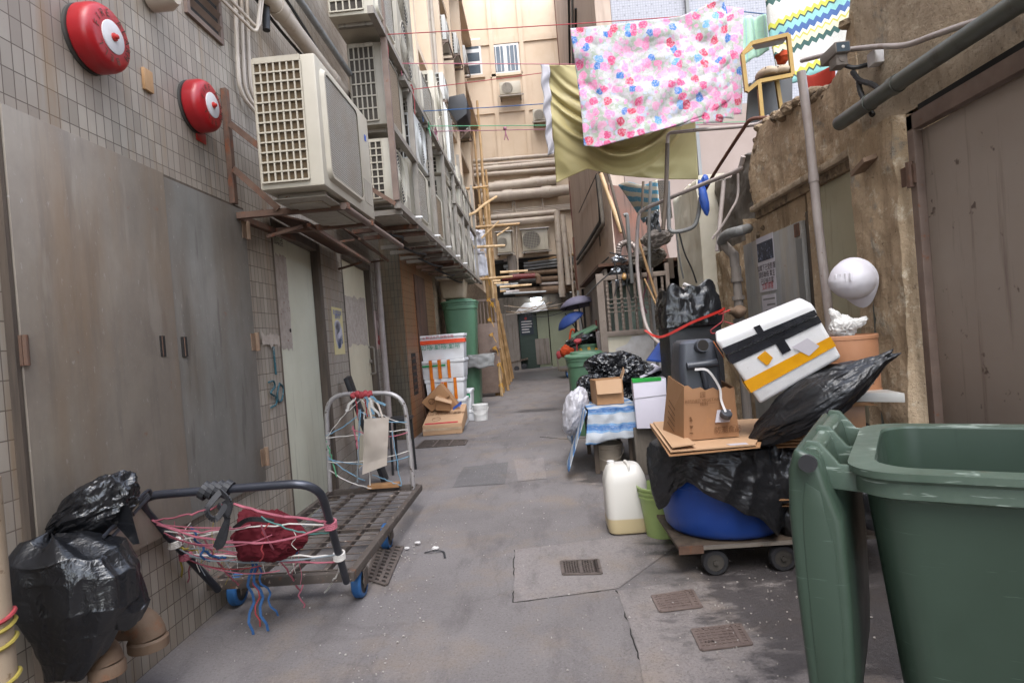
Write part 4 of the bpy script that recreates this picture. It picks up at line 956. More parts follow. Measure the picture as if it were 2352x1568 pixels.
# ---------- air conditioner units
def bars(b, x0, x1, z0, z1, y, nx, nz, t=.008, d=.008):
    for i in range(nx + 1):
        x = x0 + (x1 - x0) * i / nx; b.box(x - t / 2, x + t / 2, y - d, y, z0, z1)
    for j in range(nz + 1):
        z = z0 + (z1 - z0) * j / nz; b.box(x0, x1, y - d - .0015, y - .0015, z - t / 2, z + t / 2)
def spiral(b, c, r, turns, th=.0035):
    n = turns * 28; P = [c + V(.004, r * (.12 + .88 * k / n) * math.cos(k * 2 * math.pi / 28), r * (.12 + .88 * k / n) * math.sin(k * 2 * math.pi / 28)) for k in range(n + 1)]
    b.tube(P, th, 4)
AC_GROUP = 'air conditioner units racked along the left wall'
def ac(x0, x1, y0, y1, z0, z1, label, style='mesh', mat='ac', grid=(6, 10), coil='coil_dk', group=AC_GROUP, gm='mesh', bev=.012):
    t = thing('air_conditioner', label, 'air conditioner', ((x0 + x1) / 2, (y0 + y1) / 2, z0), group)
    w_, h_, dp = y1 - y0, z1 - z0, x1 - x0
    B().box(x0, x1, y0, y1, z0, z1).build('casing', M[mat], t, bevel=bev)
    if grid:
        g0, g1, h0, h1 = x0 + .02, x1 - dp * .22, z0 + h_ * .05, z1 - h_ * .05
        B().box(g0, g1, y0 - .006, y0 + .001, h0, h1).build('coil', M[coil], t)
        b = B(); bars(b, g0, g1, h0, h1, y0 - .006, *grid, t=.008 if y0 < 4 else .011, d=.009); b.build('side_grille', M[mat], t)
        B().box(g0, g1, y0 - .014, y0 - .002, h1, z1 - .006).build('grille_band', M[mat], t)
    f0, f1 = y0 + w_ * .05, y0 + w_ * .70
    if style == 'mesh':
        b = B(); ym_, zm_ = (f0 + f1) / 2, (z0 + z1) / 2; rw, rh = (f1 - f0) / 2, h_ * .44
        def rrect(rw, rh, cr, x): return [V(x, ym_ + sy * (rw - cr) + cr * math.cos(a), zm_ + sz * (rh - cr) + cr * math.sin(a)) for (sy, sz, a0) in ((1, 1, 0), (-1, 1, 1), (-1, -1, 2), (1, -1, 3)) for a in [(a0 + k / 5) * math.pi / 2 for k in range(6)]]
        o_, i_ = rrect(rw, rh, .06, x1 - .002), rrect(rw - .015, rh - .015, .05, x1 + .022); n = len(o_)
        b.add(o_ + i_, [(k, (k + 1) % n, n + (k + 1) % n, n + k) for k in range(n)])
        i2 = rrect(rw - .03, rh - .03, .04, x1 + .022); b.add(i_ + i2, [(k, (k + 1) % n, n + (k + 1) % n, n + k) for k in range(n)])
        b.build('fan_surround', M[mat], t, smooth=True)
        i3 = rrect(rw - .03, rh - .03, .04, x1 + .016); b = B(); b.add(i3, [tuple(range(n))]); b.build('fan_guard', M[gm], t, recalc=False)
    else:
        zs = [(z0 + z1) / 2] if style == 'spiral' else [z0 + h_ * .27, z0 + h_ * .73]
        for zc in zs:
            r = min(w_ * .36, h_ / len(zs) * .44); c = V(x1, y0 + w_ * .42, zc)
            b = B(); b.lathe(c, [(r, .0015), (r, .003)], 28, (1, 0, 0)); b.lathe(c, [(r * .22, .003), (r * .2, .012)], 14, (1, 0, 0)); b.build('fan', M['fan_dk'], t)
            b = B(); spiral(b, c + V(.01, 0, 0), r * .97, 7)
            for k in range(8): b.bar(c + V(.012, 0, 0), c + V(.012, r * math.cos(k * math.pi / 4), r * math.sin(k * math.pi / 4)), .004, .004)
            b.tube([c + V(.006, r * 1.02 * math.cos(a), r * 1.02 * math.sin(a)) for a in [2 * math.pi * k / 28 for k in range(28)]], .008, 5, closed=True)
            b.build('fan_guard', M[mat], t)
    b = B(); b.box(x1, x1 + .0025, y0 + w_ * .78, y0 + w_ * .95, z0 + h_ * .12, z0 + h_ * .34); b.build('service_panel', M['ac_b'] if mat != 'ac_b' else M['ac'], t)
    for k in (.12, .84): B().box(x0 + .04, x1 - .04, y0 + w_ * k, y0 + w_ * (k + .04), z0 - .03, z0 - .001).build('foot', M['frame_grey'], t)
    return t
A = ac(-1.375, -1.035, 3.12, 4.10, 2.115, 2.80, 'big cream air conditioner nearest the camera on a rusty wall bracket', 'mesh', 'ac', (7, 12), 'coil')
b = B(); b.box(-1.0325, -1.0315, 3.98, 4.02, 2.62, 2.66); b.build('sticker', M['ink_blue'], A)
# bracket of the front unit
bk = thing('wall_bracket', 'rusty angle iron bracket carrying the front air conditioner', 'bracket', (XL, 3.2, 2.0))
zb_ = 2.06
pa, pb = onA(516, 205, .02), onA(538, 468, .02)
b = B(); b.box(XL + .003, XL + .035, pb.y - .02, pb.y + .02, pb.z, pa.z); b.build('upright', M['rust'], bk)
b = B(); b.box(XL + .036, -1.02, pb.y - .02, pb.y + .02, zb_, zb_ + .035); b.build('arm', M['rust'], bk)
b = B(); b.bar(V(XL + .045, pb.y - .025, onA(520, 292).z), V(-1.13, pb.y - .03, zb_ + .05), .035, .008, (0, 1, 0)); b.build('brace', M['rust'], bk)
b = B(); b.bar(V(XL + .045, pb.y - .028, onA(528, 394).z), V(-1.42, pb.y - .03, zb_ + .03), .035, .008, (0, 1, 0)); b.build('brace', M['rust'], bk)
b = B(); b.box(XL + .036, -1.02, 3.97, 4.01, zb_, zb_ + .035); b.build('arm', M['rust'], bk)
b = B(); b.tube([(-1.045, pb.y - .03, zb_ + .012), (-1.06, 5.0, zb_ + .012)], .02, 10); b.build('front_rail', M['frame_brown'], bk, smooth=True)
b = B(); b.box(XL + .003, XL + .04, pb.y + .02, 4.3, zb_, zb_ + .035); b.build('rear_rail', M['rust'], bk)
b = B(); b.box(-1.35, -1.06, 3.2, 4.05, 2.08, 2.084); b.box(-1.30, -1.12, 3.3, 3.95, 2.072, 2.0799); b.build('drip_tray', M['ac_b'], bk)
# racked units
ac(-1.47, -1.165, 5.3, 6.12, 3.20, 3.92, 'brown fronted air conditioner on the second shelf of the rack, right behind the front one', 'mesh', 'ac_b', (5, 6), 'coil_dk', gm='mesh_brown')
ac(-1.45, -1.165, 5.3, 6.1, 2.53, 3.08, 'small air conditioner with a spiral fan guard below the brown fronted one', 'spiral', 'ac', (4, 8), 'coil_dk')
ac(-1.50, -1.12, 4.95, 5.95, 3.98, 4.66, 'grey white air conditioner cut by the top edge above the brown fronted one', 'mesh', 'ac', (5, 7), 'coil_dk')
ac(-1.47, -1.14, 6.02, 6.86, 3.98, 5.25, 'tall double fan air conditioner on the top shelf with two spiral guards', 'double', 'ac_b', None)
ac(-1.47, -1.15, 6.25, 7.2, 2.54, 3.18, 'air conditioner with a wide mesh front on the lower shelf, third along', 'mesh', 'ac', (5, 9), 'coil_dk')
ac(-1.47, -1.15, 7.42, 8.25, 2.54, 3.16, 'yellowed mesh fronted air conditioner on the lower shelf, fourth along', 'mesh', 'ac', (5, 9), 'coil', gm='mesh_brown')
ac(-1.47, -1.15, 8.4, 9.3, 2.5, 3.55, 'tall double fan air conditioner at the middle of the lower shelf', 'double', 'ac_b', (5, 12), 'coil_dk')
ac(-1.47, -1.15, 6.6, 7.3, 3.26, 3.78, 'white air conditioner showing its grid side between the two shelves', 'spiral', 'ac_w', (6, 4), 'coil_dk')
ac(-1.47, -1.13, 7.0, 8.1, 3.92, 4.48, 'cream mesh fronted air conditioner on the upper rail under the clotheslines', 'mesh', 'ac_b', (5, 9), 'coil_dk')
ac(-1.47, -1.13, 8.25, 9.1, 3.92, 4.95, 'tall white air conditioner on the upper rail, second from the near end', 'double', 'ac', (5, 9), 'coil_dk')
ac(-1.47, -1.13, 9.25, 10.0, 3.92, 4.9, 'white air conditioner on the upper rail beside the black hood', 'mesh', 'ac_w', (5, 9), 'coil_dk')
ac(-1.47, -1.15, 8.5, 9.3, 3.62, 3.86, 'shallow air conditioner wedged under the upper rail', 'mesh', 'ac', (5, 4), 'coil_dk')
ac(-1.47, -1.12, 9.45, 10.25, 2.42, 3.3, 'dirty tan air conditioner on the far part of the lower shelf, fifth along', 'spiral', 'ac_b', (5, 8), 'coil_dk')
ac(-1.47, -1.12, 10.35, 11.1, 2.40, 3.25, 'dirty tan air conditioner with a scorched fan, sixth along the lower shelf', 'spiral', 'ac_b', (5, 8), 'coil_dk')
ac(-1.47, -1.12, 11.2, 12.0, 2.38, 3.2, 'last tan air conditioner at the far end of the lower shelf', 'spiral', 'ac_b', (5, 8), 'coil_dk')
ac(-1.47, -1.12, 10.2, 11.0, 3.5, 4.2, 'grey white air conditioner over the tan ones near the bamboo', 'spiral', 'ac', (5, 8), 'coil_dk')
ac(-1.47, -1.12, 11.1, 11.9, 3.45, 4.1, 'weathered air conditioner over the tan ones, next to the white pipes', 'spiral', 'ac_b', (5, 8), 'coil_dk')
rr = random.Random(5)
far_ac = [(12.4, 6.2, 'lowest'), (13.6, 8.0, 'second lowest'), (14.8, 6.6, 'wide low'), (16.0, 8.8, 'middle'), (17.2, 7.2, 'lower middle'), (18.4, 9.6, 'upper middle'), (15.2, 10.6, 'high'), (17.6, 11.6, 'highest'), (13.2, 10.0, 'high near')]
a_ = None
for k, (y, z, nm) in enumerate(far_ac):
    lab = nm + ' of the small air conditioners up on the cream wall at the left'
    if a_ is None: a_ = ac(-1.86, -1.5, y, y + .8, z, z + .55, lab, 'spiral', 'ac_w', (4, 6), 'coil_dk', 'small air conditioners up on the cream wall'); y00, z00 = y, z
    else: dup(a_, (a_.location.x, a_.location.y + y - y00, a_.location.z + z - z00), None, lab)
for k, (y, z, nm) in enumerate(far_ac):
    b = B(); b.box(-1.89, -1.46, y - .05, y - .01, z - .09, z - .05); b.box(-1.89, -1.46, y + .8, y + .84, z - .09, z - .05); b.box(-1.48, -1.45, y - .05, y + .84, z - .05, z - .03)
    b.bar((-1.89, y - .03, z - .4), (-1.5, y - .03, z - .06), .03, .03)
    props(b.build('wall_bracket', M['frame_brown']), 'angle bracket under the %s small air conditioner on the cream wall' % nm, 'bracket', 'brackets up on the cream wall')
# ---------- the steel rack that carries them
RK = thing('steel_rack', 'long grey steel rack of posts and rails holding the air conditioners along the left wall', 'rack', (-1.2, 8, 2.4))
xf = -1.115
for y0, y1, z in ((5.2, 13.0, 2.47), (5.2, 6.3, 3.14), (5.9, 12.6, 3.86), (4.8, 6.1, 3.93), (9.3, 12.6, 3.40)):
    b = B(); b.box(xf - .025, xf + .025, y0, y1, z - .028, z + .028); b.box(xf - .025, xf + .03, y0, y1, z - .034, z - .0285); b.build('rail', M['frame_grey'], RK)
for y0, y1, z in ((5.2, 13.0, 2.45), (5.9, 12.6, 3.84)):
    b = B(); b.box(-1.50, -1.46, y0, y1, z - .025, z + .025); b.build('rear_rail', M['rust'], RK)
for k, (y, z0, z1, m) in enumerate([(5.2, 2.5, 4.6, 'frame_brown'), (6.2, 2.5, 3.83, 'frame_grey'), (7.3, 2.5, 3.83, 'frame_grey'), (8.33, 2.5, 4.3, 'frame_grey'), (9.38, 2.5, 3.83, 'frame_grey'), (10.3, 2.5, 4.4, 'frame_grey'), (11.15, 2.5, 3.83, 'frame_grey'), (12.4, 2.5, 4.4, 'frame_grey')]):
    b = B(); b.box(xf - .022, xf + .027, y - .024, y + .024, z0, z1); b.build('post', M[m], RK)
for y in (5.3, 6.0, 6.4, 7.1, 7.55, 8.1, 8.5, 9.2, 9.6, 10.2, 10.9, 11.6, 12.3):
    b = B(); b.box(-1.75 if y < 8 else -1.75, xf + .02, y - .02, y + .02, 2.40, 2.442); b.build('cross_beam', M['frame_grey'] if int(y * 10) % 2 else M['rust'], RK)
for y in (6.1, 7.15, 8.2, 9.2, 10.1, 11.0, 12.0):
    b = B(); b.box(-1.75, xf + .02, y - .02, y + .02, 3.79, 3.831); b.build('cross_beam', M['frame_grey'], RK)
b = B(); b.bar((-1.78, 5.17, 2.95), (xf, 5.15, 2.46), .035, .01, (0, 1, 0)); b.build('brace', M['rust'], RK)
for y0, y1 in ((5.35, 6.0), (6.35, 7.1), (7.5, 8.1), (8.5, 9.2), (9.6, 10.2)):
    b = B(); b.box(-1.42, -1.17, y0, y1, 2.445, 2.46); b.build('drip_tray', M['rust'] if y0 > 7 else M['ac_b'], RK)
for y in (5.9, 7.0, 7.9, 8.8, 9.7): B().tube([(xf + .02, y, 2.49), (xf + .09, y, 2.485)], .012, 7).build('pipe_stub', M['white'], RK)
for k in range(5):
    y = 5.5 + k * 1.3; b = B(); b.tube(smooth_path([V(-1.5, y, 2.40), V(-1.35, y + .3, 2.33), V(-1.3, y + .7, 2.36), V(-1.45, y + 1.3, 2.40)], 5), .014, 6); b.build('drain_hose', M['cable'], RK)
# black hood
p = [aY(1030, 222, 10.5), aY(1066, 214, 10.5), aY(1073, 232, 10.5), aY(1072, 262, 10.5), aY(1048, 281, 10.5), aY(1028, 250, 10.5)]
b = B(); b.slab(p, (0, .6, 0)); props(b.build('metal_hood', M['black'], bevel=.02), 'black angular metal hood jutting from the rack below the blue clothesline', 'hood')
# vertical pipes on the cream building
for k, (x, y, r) in enumerate(((-1.74, 9.1, .055), (-1.72, 9.45, .07), (-1.76, 9.9, .05), (-1.72, 12.3, .07), (-1.7, 12.9, .05))):
    pipe('drainpipe', [V(x, y, 3.05), V(x, y, 15)], r, M['far_cream'] if k < 3 else M['pvc'], ('first', 'second', 'third', 'fourth', 'fifth')[k] + ' cream drainpipe up the tenement, counted from the tiled building', 'pipe', 'cream drainpipes up the tenement', rings=[(0, .13), (0, .26), (0, .4)])

# ---------- bins, boxes by the pier
def bin_mesh(t, x0, x1, y0, y1, z0, z1, mat, lid=True, openfront=None, taper=.82):
    cx, cy = (x0 + x1) / 2, (y0 + y1) / 2; b = B()
    def ring(s, z, cr=.16):
        w_, d_ = (x1 - x0) / 2 * s, (y1 - y0) / 2 * s; cr *= s; cr = min(cr, w_ * .6, d_ * .6); out = []
        for sx, sy, a0 in ((1, 1, 0), (-1, 1, 1), (-1, -1, 2), (1, -1, 3)):
            for k in range(5):
                a = (a0 + k / 4) * math.pi / 2; out.append(V(cx + sx * (w_ - cr) + cr * math.cos(a), cy + sy * (d_ - cr) + cr * math.sin(a), z))
        return out
    hh = z1 - z0
    prof = [(taper, z0), (taper + .01, z0 + .02), (.955, z1 - .10 * hh)]
    R_ = [ring(s, z) for s, z in prof]; n = len(R_[0]); vs = [p for r in R_ for p in r]
    fs = [(i * n + k, i * n + (k + 1) % n, (i + 1) * n + (k + 1) % n, (i + 1) * n + k) for i in range(len(R_) - 1) for k in range(n)] + [tuple(range(n - 1, -1, -1))]
    b.add(vs, fs); 
    i0 = [ring(s, z) for s, z in ((.93, z1 - .005), (taper - .03, z0 + .05))]
    b.add(i0[0] + i0[1], [(k, n + k, n + (k + 1) % n, (k + 1) % n) for k in range(n)] + [tuple(range(n, 2 * n))])
    b.build('body', mat, t, smooth=True)
    b = B(); R2 = [ring(s, z) for s, z in ((.955, z1 - .11 * hh), (1.0, z1 - .10 * hh), (1.0, z1 - .035 * hh), (1.03, z1 - .03 * hh), (1.03, z1), (.94, z1), (.93, z1 - .02))]
    b.add([p for r in R2 for p in r], [(i * n + k, i * n + (k + 1) % n, (i + 1) * n + (k + 1) % n, (i + 1) * n + k) for i in range(len(R2) - 1) for k in range(n)])
    b.build('rim', mat, t, smooth=True)
    if lid:
        b = B(); R3 = [ring(s, z) for s, z in ((1.06, z1 + .001), (1.08, z1 + .012), (1.07, z1 + .03), (.98, z1 + .045), (.80, z1 + .05), (.76, z1 + .075), (.4, z1 + .085), (.05, z1 + .087))]
        b.add([p for r in R3 for p in r], [(i * n + k, i * n + (k + 1) % n, (i + 1) * n + (k + 1) % n, (i + 1) * n + k) for i in range(len(R3) - 1) for k in range(n)] + [tuple((len(R3) - 1) * n + k for k in range(n)), tuple(range(n - 1, -1, -1))])
        l_ = b.build('lid', mat, t, smooth=True)
        b = B(); b.tube([(x1 - .1, y1 + .03, z1 + .02), (x0 + .1, y1 + .03, z1 + .02)], .016, 8); b.build('hinge_bar', mat, t, smooth=True)
    return ring
BX0, BX1, BY0, BY1 = -1.70, -1.10, 11.15, 11.85
t = thing('wheelie_bin', 'lower green bin of the stacked pair, its rim covered by a grey sheet', 'bin', ((BX0 + BX1) / 2, 11.5, 0), 'stacked green bins by the pier')
bin_mesh(t, BX0, BX1, BY0, BY1, .0, .96, M['bin'], lid=False, taper=.8)
t = thing('wheelie_bin', 'upper lidded green bin standing inside the lower one', 'bin', ((BX0 + BX1) / 2, 11.5, .8), 'stacked green bins by the pier')
bin_mesh(t, BX0 - .03, BX1 + .0, BY0 - .03, BY1 + .0, .86, 1.96, M['bin'], lid=True, taper=.76)
a, c = aY(1073, 840, 10.95), aY(1121, 842, 10.95)
b = B()
def gsheet(u, v): 
    x = -1.32 + .5 * u; z = .985 - .24 * v + .02 * math.sin(u * 9) * v; return V(x + .012 * math.sin(v * 6), 11.06 - .03 * v + .02 * noise.noise(V(u * 5, v * 5, 2)), z + .02 * noise.noise(V(u * 6, 1, v)))
b.sheet(gsheet, 16, 8); b.sheet(lambda u, v: V(-1.32 + .5 * u, 11.06 + .5 * v, .985 + .01 * noise.noise(V(u * 4, v * 4, 5))), 16, 8)
props(b.build('grey_sheet', M['pvc_grey'], smooth=True, solid=.006), 'stiff grey sheet folded over the rim of the lower green bin', 'sheet')
# tub on the upper bin
t = thing('plastic_tub', 'dirty cream rectangular tub turned over on top of the stacked bins', 'tub', (-1.45, 11.4, 2.06)); b = B()
x0, x1 = aY(1012, 665, 11.2).x, aY(1066, 665, 11.2).x; z0, z1 = 2.05, 2.40
b.hexa([(x0 + .02, 11.2, z0), (x1 - .02, 11.2, z0), (x1 - .02, 11.65, z0), (x0 + .02, 11.65, z0), (x0 - .03, 11.16, z1), (x1 + .03, 11.16, z1), (x1 + .03, 11.69, z1), (x0 - .03, 11.69, z1)]); b.build('body', M['tub_dirty'], t, bevel=.04, bseg=3)
b = B(); b.box(x0 - .05, x1 + .05, 11.14, 11.71, z1 - .02, z1 + .02); b.build('rim', M['tub_dirty'], t, bevel=.015)
# foam boxes: a stack of five plus two lower ones in front
def foam_box(x0, x1, y0, y1, z0, z1, label, tapes=(), lidh=.06, group='white foam boxes stacked by the pier', texts=None, rot=0):
    t = thing('foam_box', label, 'foam box', ((x0 + x1) / 2, (y0 + y1) / 2, z0), group)
    dx = (x1 - x0) * .03
    b = B(); b.hexa([(x0 + dx, y0 + dx, z0), (x1 - dx, y0 + dx, z0), (x1 - dx, y1 - dx, z0), (x0 + dx, y1 - dx, z0), (x0, y0, z1 - lidh), (x1, y0, z1 - lidh), (x1, y1, z1 - lidh), (x0, y1, z1 - lidh)])
    b.build('box', M['foam'], t, bevel=.012)
    B().box(x0 - .012, x1 + .012, y0 - .012, y1 + .012, z1 - lidh + .002, z1).build('lid', M['foam'], t, bevel=.014)
    for (m, u0, u1, v0, v1) in tapes:
        b = B(); X0, X1, Z0, Z1 = x0 + (x1 - x0) * u0, x0 + (x1 - x0) * u1, z0 + (z1 - z0) * v0, z0 + (z1 - z0) * v1
        if u1 > .99: X0 = x0 - .002; b.box(X1, X1 + .016, y0 - .015, y0 + .2, Z0, Z1)
        b.box(X0, X1, y0 - .0165, y0 - .0125, Z0, Z1)
        if v1 > .99: b.box(X0, X1, y0 - .015, y0 + .15, z1, z1 + .003)
        b.build('tape', M[m], t)
    if texts:
        for m, lst in texts:
            b = B()
            for (s_, u, v, sz) in lst: text_into(b, s_, (x0 + (x1 - x0) * u, y0 - .0145, z0 + (z1 - z0) * v), (1, 0, 0), (0, 0, 1), sz)
            b.build('lettering', M[m], t, recalc=False)
    t.rotation_euler = (0, 0, rot)
    return t
FY = 9.0
def fx(px, py): return aY(px, py, FY)
def fbox(px0, px1, py0, py1, y0=FY, dep=.42): 
    pm_ = (px0 + px1) / 2; a = aY(px0, (py0 + py1) / 2, y0).x; c = aY(px1, (py0 + py1) / 2, y0).x; return a, c, y0, y0 + dep, aY(pm_, py1, y0).z, aY(pm_, py0, y0).z
z_s1b = aY(1016, 826, FY).z; z_s2b = aY(1020, 869, FY).z; z_s3b = aY(1022, 918, FY).z
x0, x1, y0, y1, z0, z1 = fbox(965, 1066, 768, 826)
foam_box(x0, x1, y0, y1, z_s1b + .002, z1, 'top foam box with a red band and green printing', [('tape_r', 0, 1, .64, .80)], .05, texts=[('ink_green', [('如裕', .14, .5, .085), ('如裕', .46, .5, .085), ('如裕', .78, .5, .085), ('鲜品', .31, .48, .06), ('鲜品', .63, .48, .06)]), ('ink_red', [('✽ 鲜活水产 保鲜专用', .42, .9, .05)])], rot=.02)
x0, x1, y0, y1, z0, z1 = fbox(968, 1068, 828, 869)
foam_box(x0, x1, y0 - .02, y1, z_s2b + .002, z_s1b, 'second foam box from the top with a green strip and three orange tapes', [('tape_g', .02, .58, .66, .76), ('tape_o', .2, .275, 0, 1), ('tape_o', .4, .48, 0, 1), ('tape_o', .62, .69, 0, .99)], .05, rot=-.03)
x0, x1, y0, y1, z0, z1 = fbox(978, 1066, 871, 918)
foam_box(x0, x1, y0, y1, z_s3b + .002, z_s2b, 'third foam box from the top with orange tapes and a red square', [('tape_o', .14, .24, 0, 1), ('tape_r', .40, .47, .62, .84), ('tape_o', .48, .57, 0, .84), ('tape_o', .74, .82, 0, 1)], .06, rot=.01)
foam_box(x0 + .02, x1, y0 + .02, y1, 0, z_s3b, 'bottom foam box of the stack, mostly hidden by cardboard', [('tape_o', .3, .38, 0, 1)], .05)
x0, x1, y0, y1, z0, z1 = fbox(1029, 1084, 896, 940, 9.6)
z4 = aY(1070, 940, 9.6).z
foam_box(x0, x1, 9.52, 9.95, z4, z1, 'foam box with a bright green tape behind the tall stack', [('tape_g', .36, .97, .62, .82), ('tape_o', .56, .72, .3, 1)], .05)
foam_box(x0 + .05, x1 + .06, 9.5, 9.95, 0, z4 - .002, 'foam box on the ground under the green taped one', [], .05)
# white bucket
def bucket(c, r0, r1, h, mat, label, cat='bucket', lid=False, handle=True, group=None):
    t = thing('bucket', label, cat, c, group)
    b = B(); b.lathe(c, [(r0, 0), (r1, h)], 26, cap=False); b.lathe(c, [(r0 * .97, .01), (r1 * .95, h)], 26, cap=False); b.lathe(c, [(r0, .0), (r0, .01)], 26); b.build('body', mat, t, smooth=True)
    b = B()
    for hh in (h * .80, h * .9, h * .98): k = r0 + (r1 - r0) * hh / h; b.lathe(c, [(k, hh - .008), (k + .006, hh - .006), (k + .006, hh + .006), (k, hh + .008)], 26, cap=False)
    b.build('rim', mat, t, smooth=True)
    if lid: B().lathe(c, [(r1 + .006, h), (r1 + .008, h + .012), (r1 * .9, h + .016), (.01, h + .016)], 26).build('lid', mat, t, smooth=True)
    if handle:
        b = B(); b.tube([Vector(c) + V((r1 + .008) * math.cos(a), -(r1 + .012) * math.sin(a) * .8 - .02, h * .86 - .11 * math.sin(a)) for a in [math.pi * k / 14 for k in range(15)]], .004, 6); b.build('handle', mat, t, smooth=True)
    return t
p = aZ(1104, 966); bucket(p + V(0, .1, 0), .105, .12, .235, M['white'], 'small white lidded bucket beside the foam boxes', lid=True)
# printed carton leaning in front, with small cartons on it
def carton(P, label, mat, group=None, name='cardboard_box', tapeq=None, txt=None):
    """P: 8 corners (bottom 4 ccw from near left, top 4)"""
    t = thing(name, label, 'cardboard box', sum((Vector(p) for p in P[:4]), Vector()) / 4, group)
    b = B(); b.hexa(P); b.build('carton', mat, t, bevel=.006)
    return t
y0 = 8.25; a = aY(972, 1002, y0); c = aY(1062, 1000, y0); zf = aY(1015, 975, y0).z
bl = [V(a.x, y0, .004), V(c.x, y0 + .02, .004), V(c.x + .03, y0 + .50, .15), V(a.x + .05, y0 + .50, .15)]
tp_ = [p + V(0, 0, zf) for p in bl]; tp_[2].z += .06; tp_[3].z += .06
t = carton(bl + tp_, 'printed cardboard box with a clear tape band lying in front of the foam boxes', M['card_lt'], 'cardboard boxes heaped by the pier')
n_ = (tp_[1] - tp_[0]).cross(tp_[3] - tp_[0]).normalized()
def on_top(u, v, e=.004): return tp_[0].lerp(tp_[1], u).lerp(tp_[3].lerp(tp_[2], u), v) + n_ * e
rt, up = tp_[1] - tp_[0], tp_[3] - tp_[0]
b = B(); text_into(b, '1250 椭形锅组合套装', on_top(.5, .52), rt, up, .062); text_into(b, '德保厨具', on_top(.46, .85), rt, up, .055); b.build('lettering', M['ink_brown'], t, recalc=False)
b = B(); text_into(b, 'B', on_top(.16, .85), rt, up, .075); b.add([on_top(.82 + .035 * math.cos(q), .86 + .05 * math.sin(q)) for q in [2 * math.pi * k / 12 for k in range(12)]], [tuple(range(12))]); b.build('emblem', M['ink_blue'], t, recalc=False)
b = B(); b.tube([on_top(.3 + .11 * math.cos(q), .28 + .09 * math.sin(q), .002) for q in [2 * math.pi * k / 20 for k in range(20)]], .003, 4, closed=True); b.tube([on_top(.2, .3, .002), on_top(.4, .3, .002)], .003, 4); b.build('drawing', M['ink_brown'], t)
b = B(); b.add([on_top(.04, .03), on_top(.9, .03), on_top(.9, .09), on_top(.04, .09)], [(0, 1, 2, 3)]); b.build('red_stripe', M['ink_red'], t)
b = B(); f = lambda u, v: bl[0].lerp(bl[1], u).lerp(tp_[0].lerp(tp_[1], u), v) + V(0, -.005, 0); b.add([f(0, .42), f(1, .42), f(1, .66), f(0, .66)], [(0, 1, 2, 3)]); b.build('tape', M['tape_c'], t)
def qcarton(pix, yy, dep, label, mat='card'):
    q = [aY(x, y, yy) for x, y in pix]; ex = V(0, dep, .02)
    t = thing('cardboard_box', label, 'cardboard box', sum(q, Vector()) / 4, 'cardboard boxes heaped by the pier')
    b = B(); b.slab(q, ex); b.build('carton', M[mat], t, bevel=.004); return t, q
t, q = qcarton([(968, 924), (1011, 882), (1033, 907), (992, 946)], 8.55, .14, 'small printed cardboard box tilted against the foam stack', 'card')
b = B(); o = (q[0] + q[1] + q[2] + q[3]) / 4 + V(0, -.006, 0); text_into(b, 'BOX', o + (q[1] - q[0]) * -.1, q[1] - q[0], q[0] - q[3], .07)
e1, e2 = (q[1] - q[0]), (q[0] - q[3]); e1.normalize(); e2.normalize(); oc = q[0].lerp(q[3], .45).lerp(q[1].lerp(q[2], .45), .3) + V(0, -.006, 0)
b.tube([oc + e1 * .04 * math.cos(a) + e2 * .04 * math.sin(a) for a in [2 * math.pi * k / 18 for k in range(18)]], .006, 4, closed=True); b.build('lettering', M['ink_brown'], t, recalc=False)
t, q = qcarton([(1000, 942), (1005, 908), (1035, 922), (1034, 944)], 8.5, .2, 'small open brown cardboard box on the printed one', 'card')
b = B(); b.slab([q[1] + V(-.02, -.01, -.01), q[2] + V(.02, -.01, .0), q[2] + V(.02, -.06, -.03), q[1] + V(-.03, -.07, -.05)], (0, 0, .006)); b.build('flap', M['card_lt'], t)
t, q = qcarton([(1034, 945), (1012, 912), (1024, 896), (1058, 940)], 8.62, .18, 'folded brown carton leaning behind the open small box', 'card')
b = B(); b.slab([aY(1040, 936, 8.45), aY(1059, 921, 8.45), aY(1060, 928, 8.45), aY(1041, 942, 8.45)], (0, .05, 0)); props(b.build('blue_tray', M['blue']), 'small blue plastic piece among the brown cartons', 'tray')
# red pipe with grey elbow behind the foam boxes
p0, p1 = aY(985, 775, 10.5), aY(980, 690, 10.5)
pipe('hydrant_pipe', [V(p0.x, 10.5, .0), V(p0.x, 10.5, p1.z), V(p0.x + .02, 10.5, p1.z + .12)], .085, M['pipe_red'], 'scuffed dark red upright pipe between pier and green bins', seg=16)
pipe('pipe_elbow', fillet([V(p0.x + .02, 10.5, p1.z + .15), V(p0.x + .03, 10.5, p1.z + .36), V(p0.x - .3, 10.5, p1.z + .40)], .12), .07, M['pvc_grey'], 'grey elbow on top of the dark red pipe', seg=14)

# ---------- half open steel gate on the left and the bamboo
gx0, gx1 = aY(1098, 780, 13.2).x, aY(1146, 790, 13.2).x; gz1 = aY(1114, 692, 13.2).z
t = thing('steel_gate', 'brown steel gate leaf with upright bars at the top, behind the green bins', 'gate', ((gx0 + gx1) / 2, 13.2, 0))
zm_ = aY(1120, 742, 13.2).z
B().box(gx0, gx1, 13.2, 13.23, .08, zm_).build('panel', M['frame_brown'], t, bevel=.006)
b = B(); b.box(gx0, gx0 + .05, 13.19, 13.24, zm_ + .001, gz1); b.box(gx1 - .05, gx1, 13.19, 13.24, zm_ + .001, gz1); b.box(gx0, gx1, 13.185, 13.245, gz1, gz1 + .05); b.build('frame', M['frame_brown'], t)
for k in range(4):
    x = gx0 + .05 + (gx1 - gx0 - .1) * (k + .7) / 4.4; B().box(x - .012, x + .012, 13.2, 13.225, zm_ + .001, gz1 - .001).build('bar', M['frame_brown'], t)
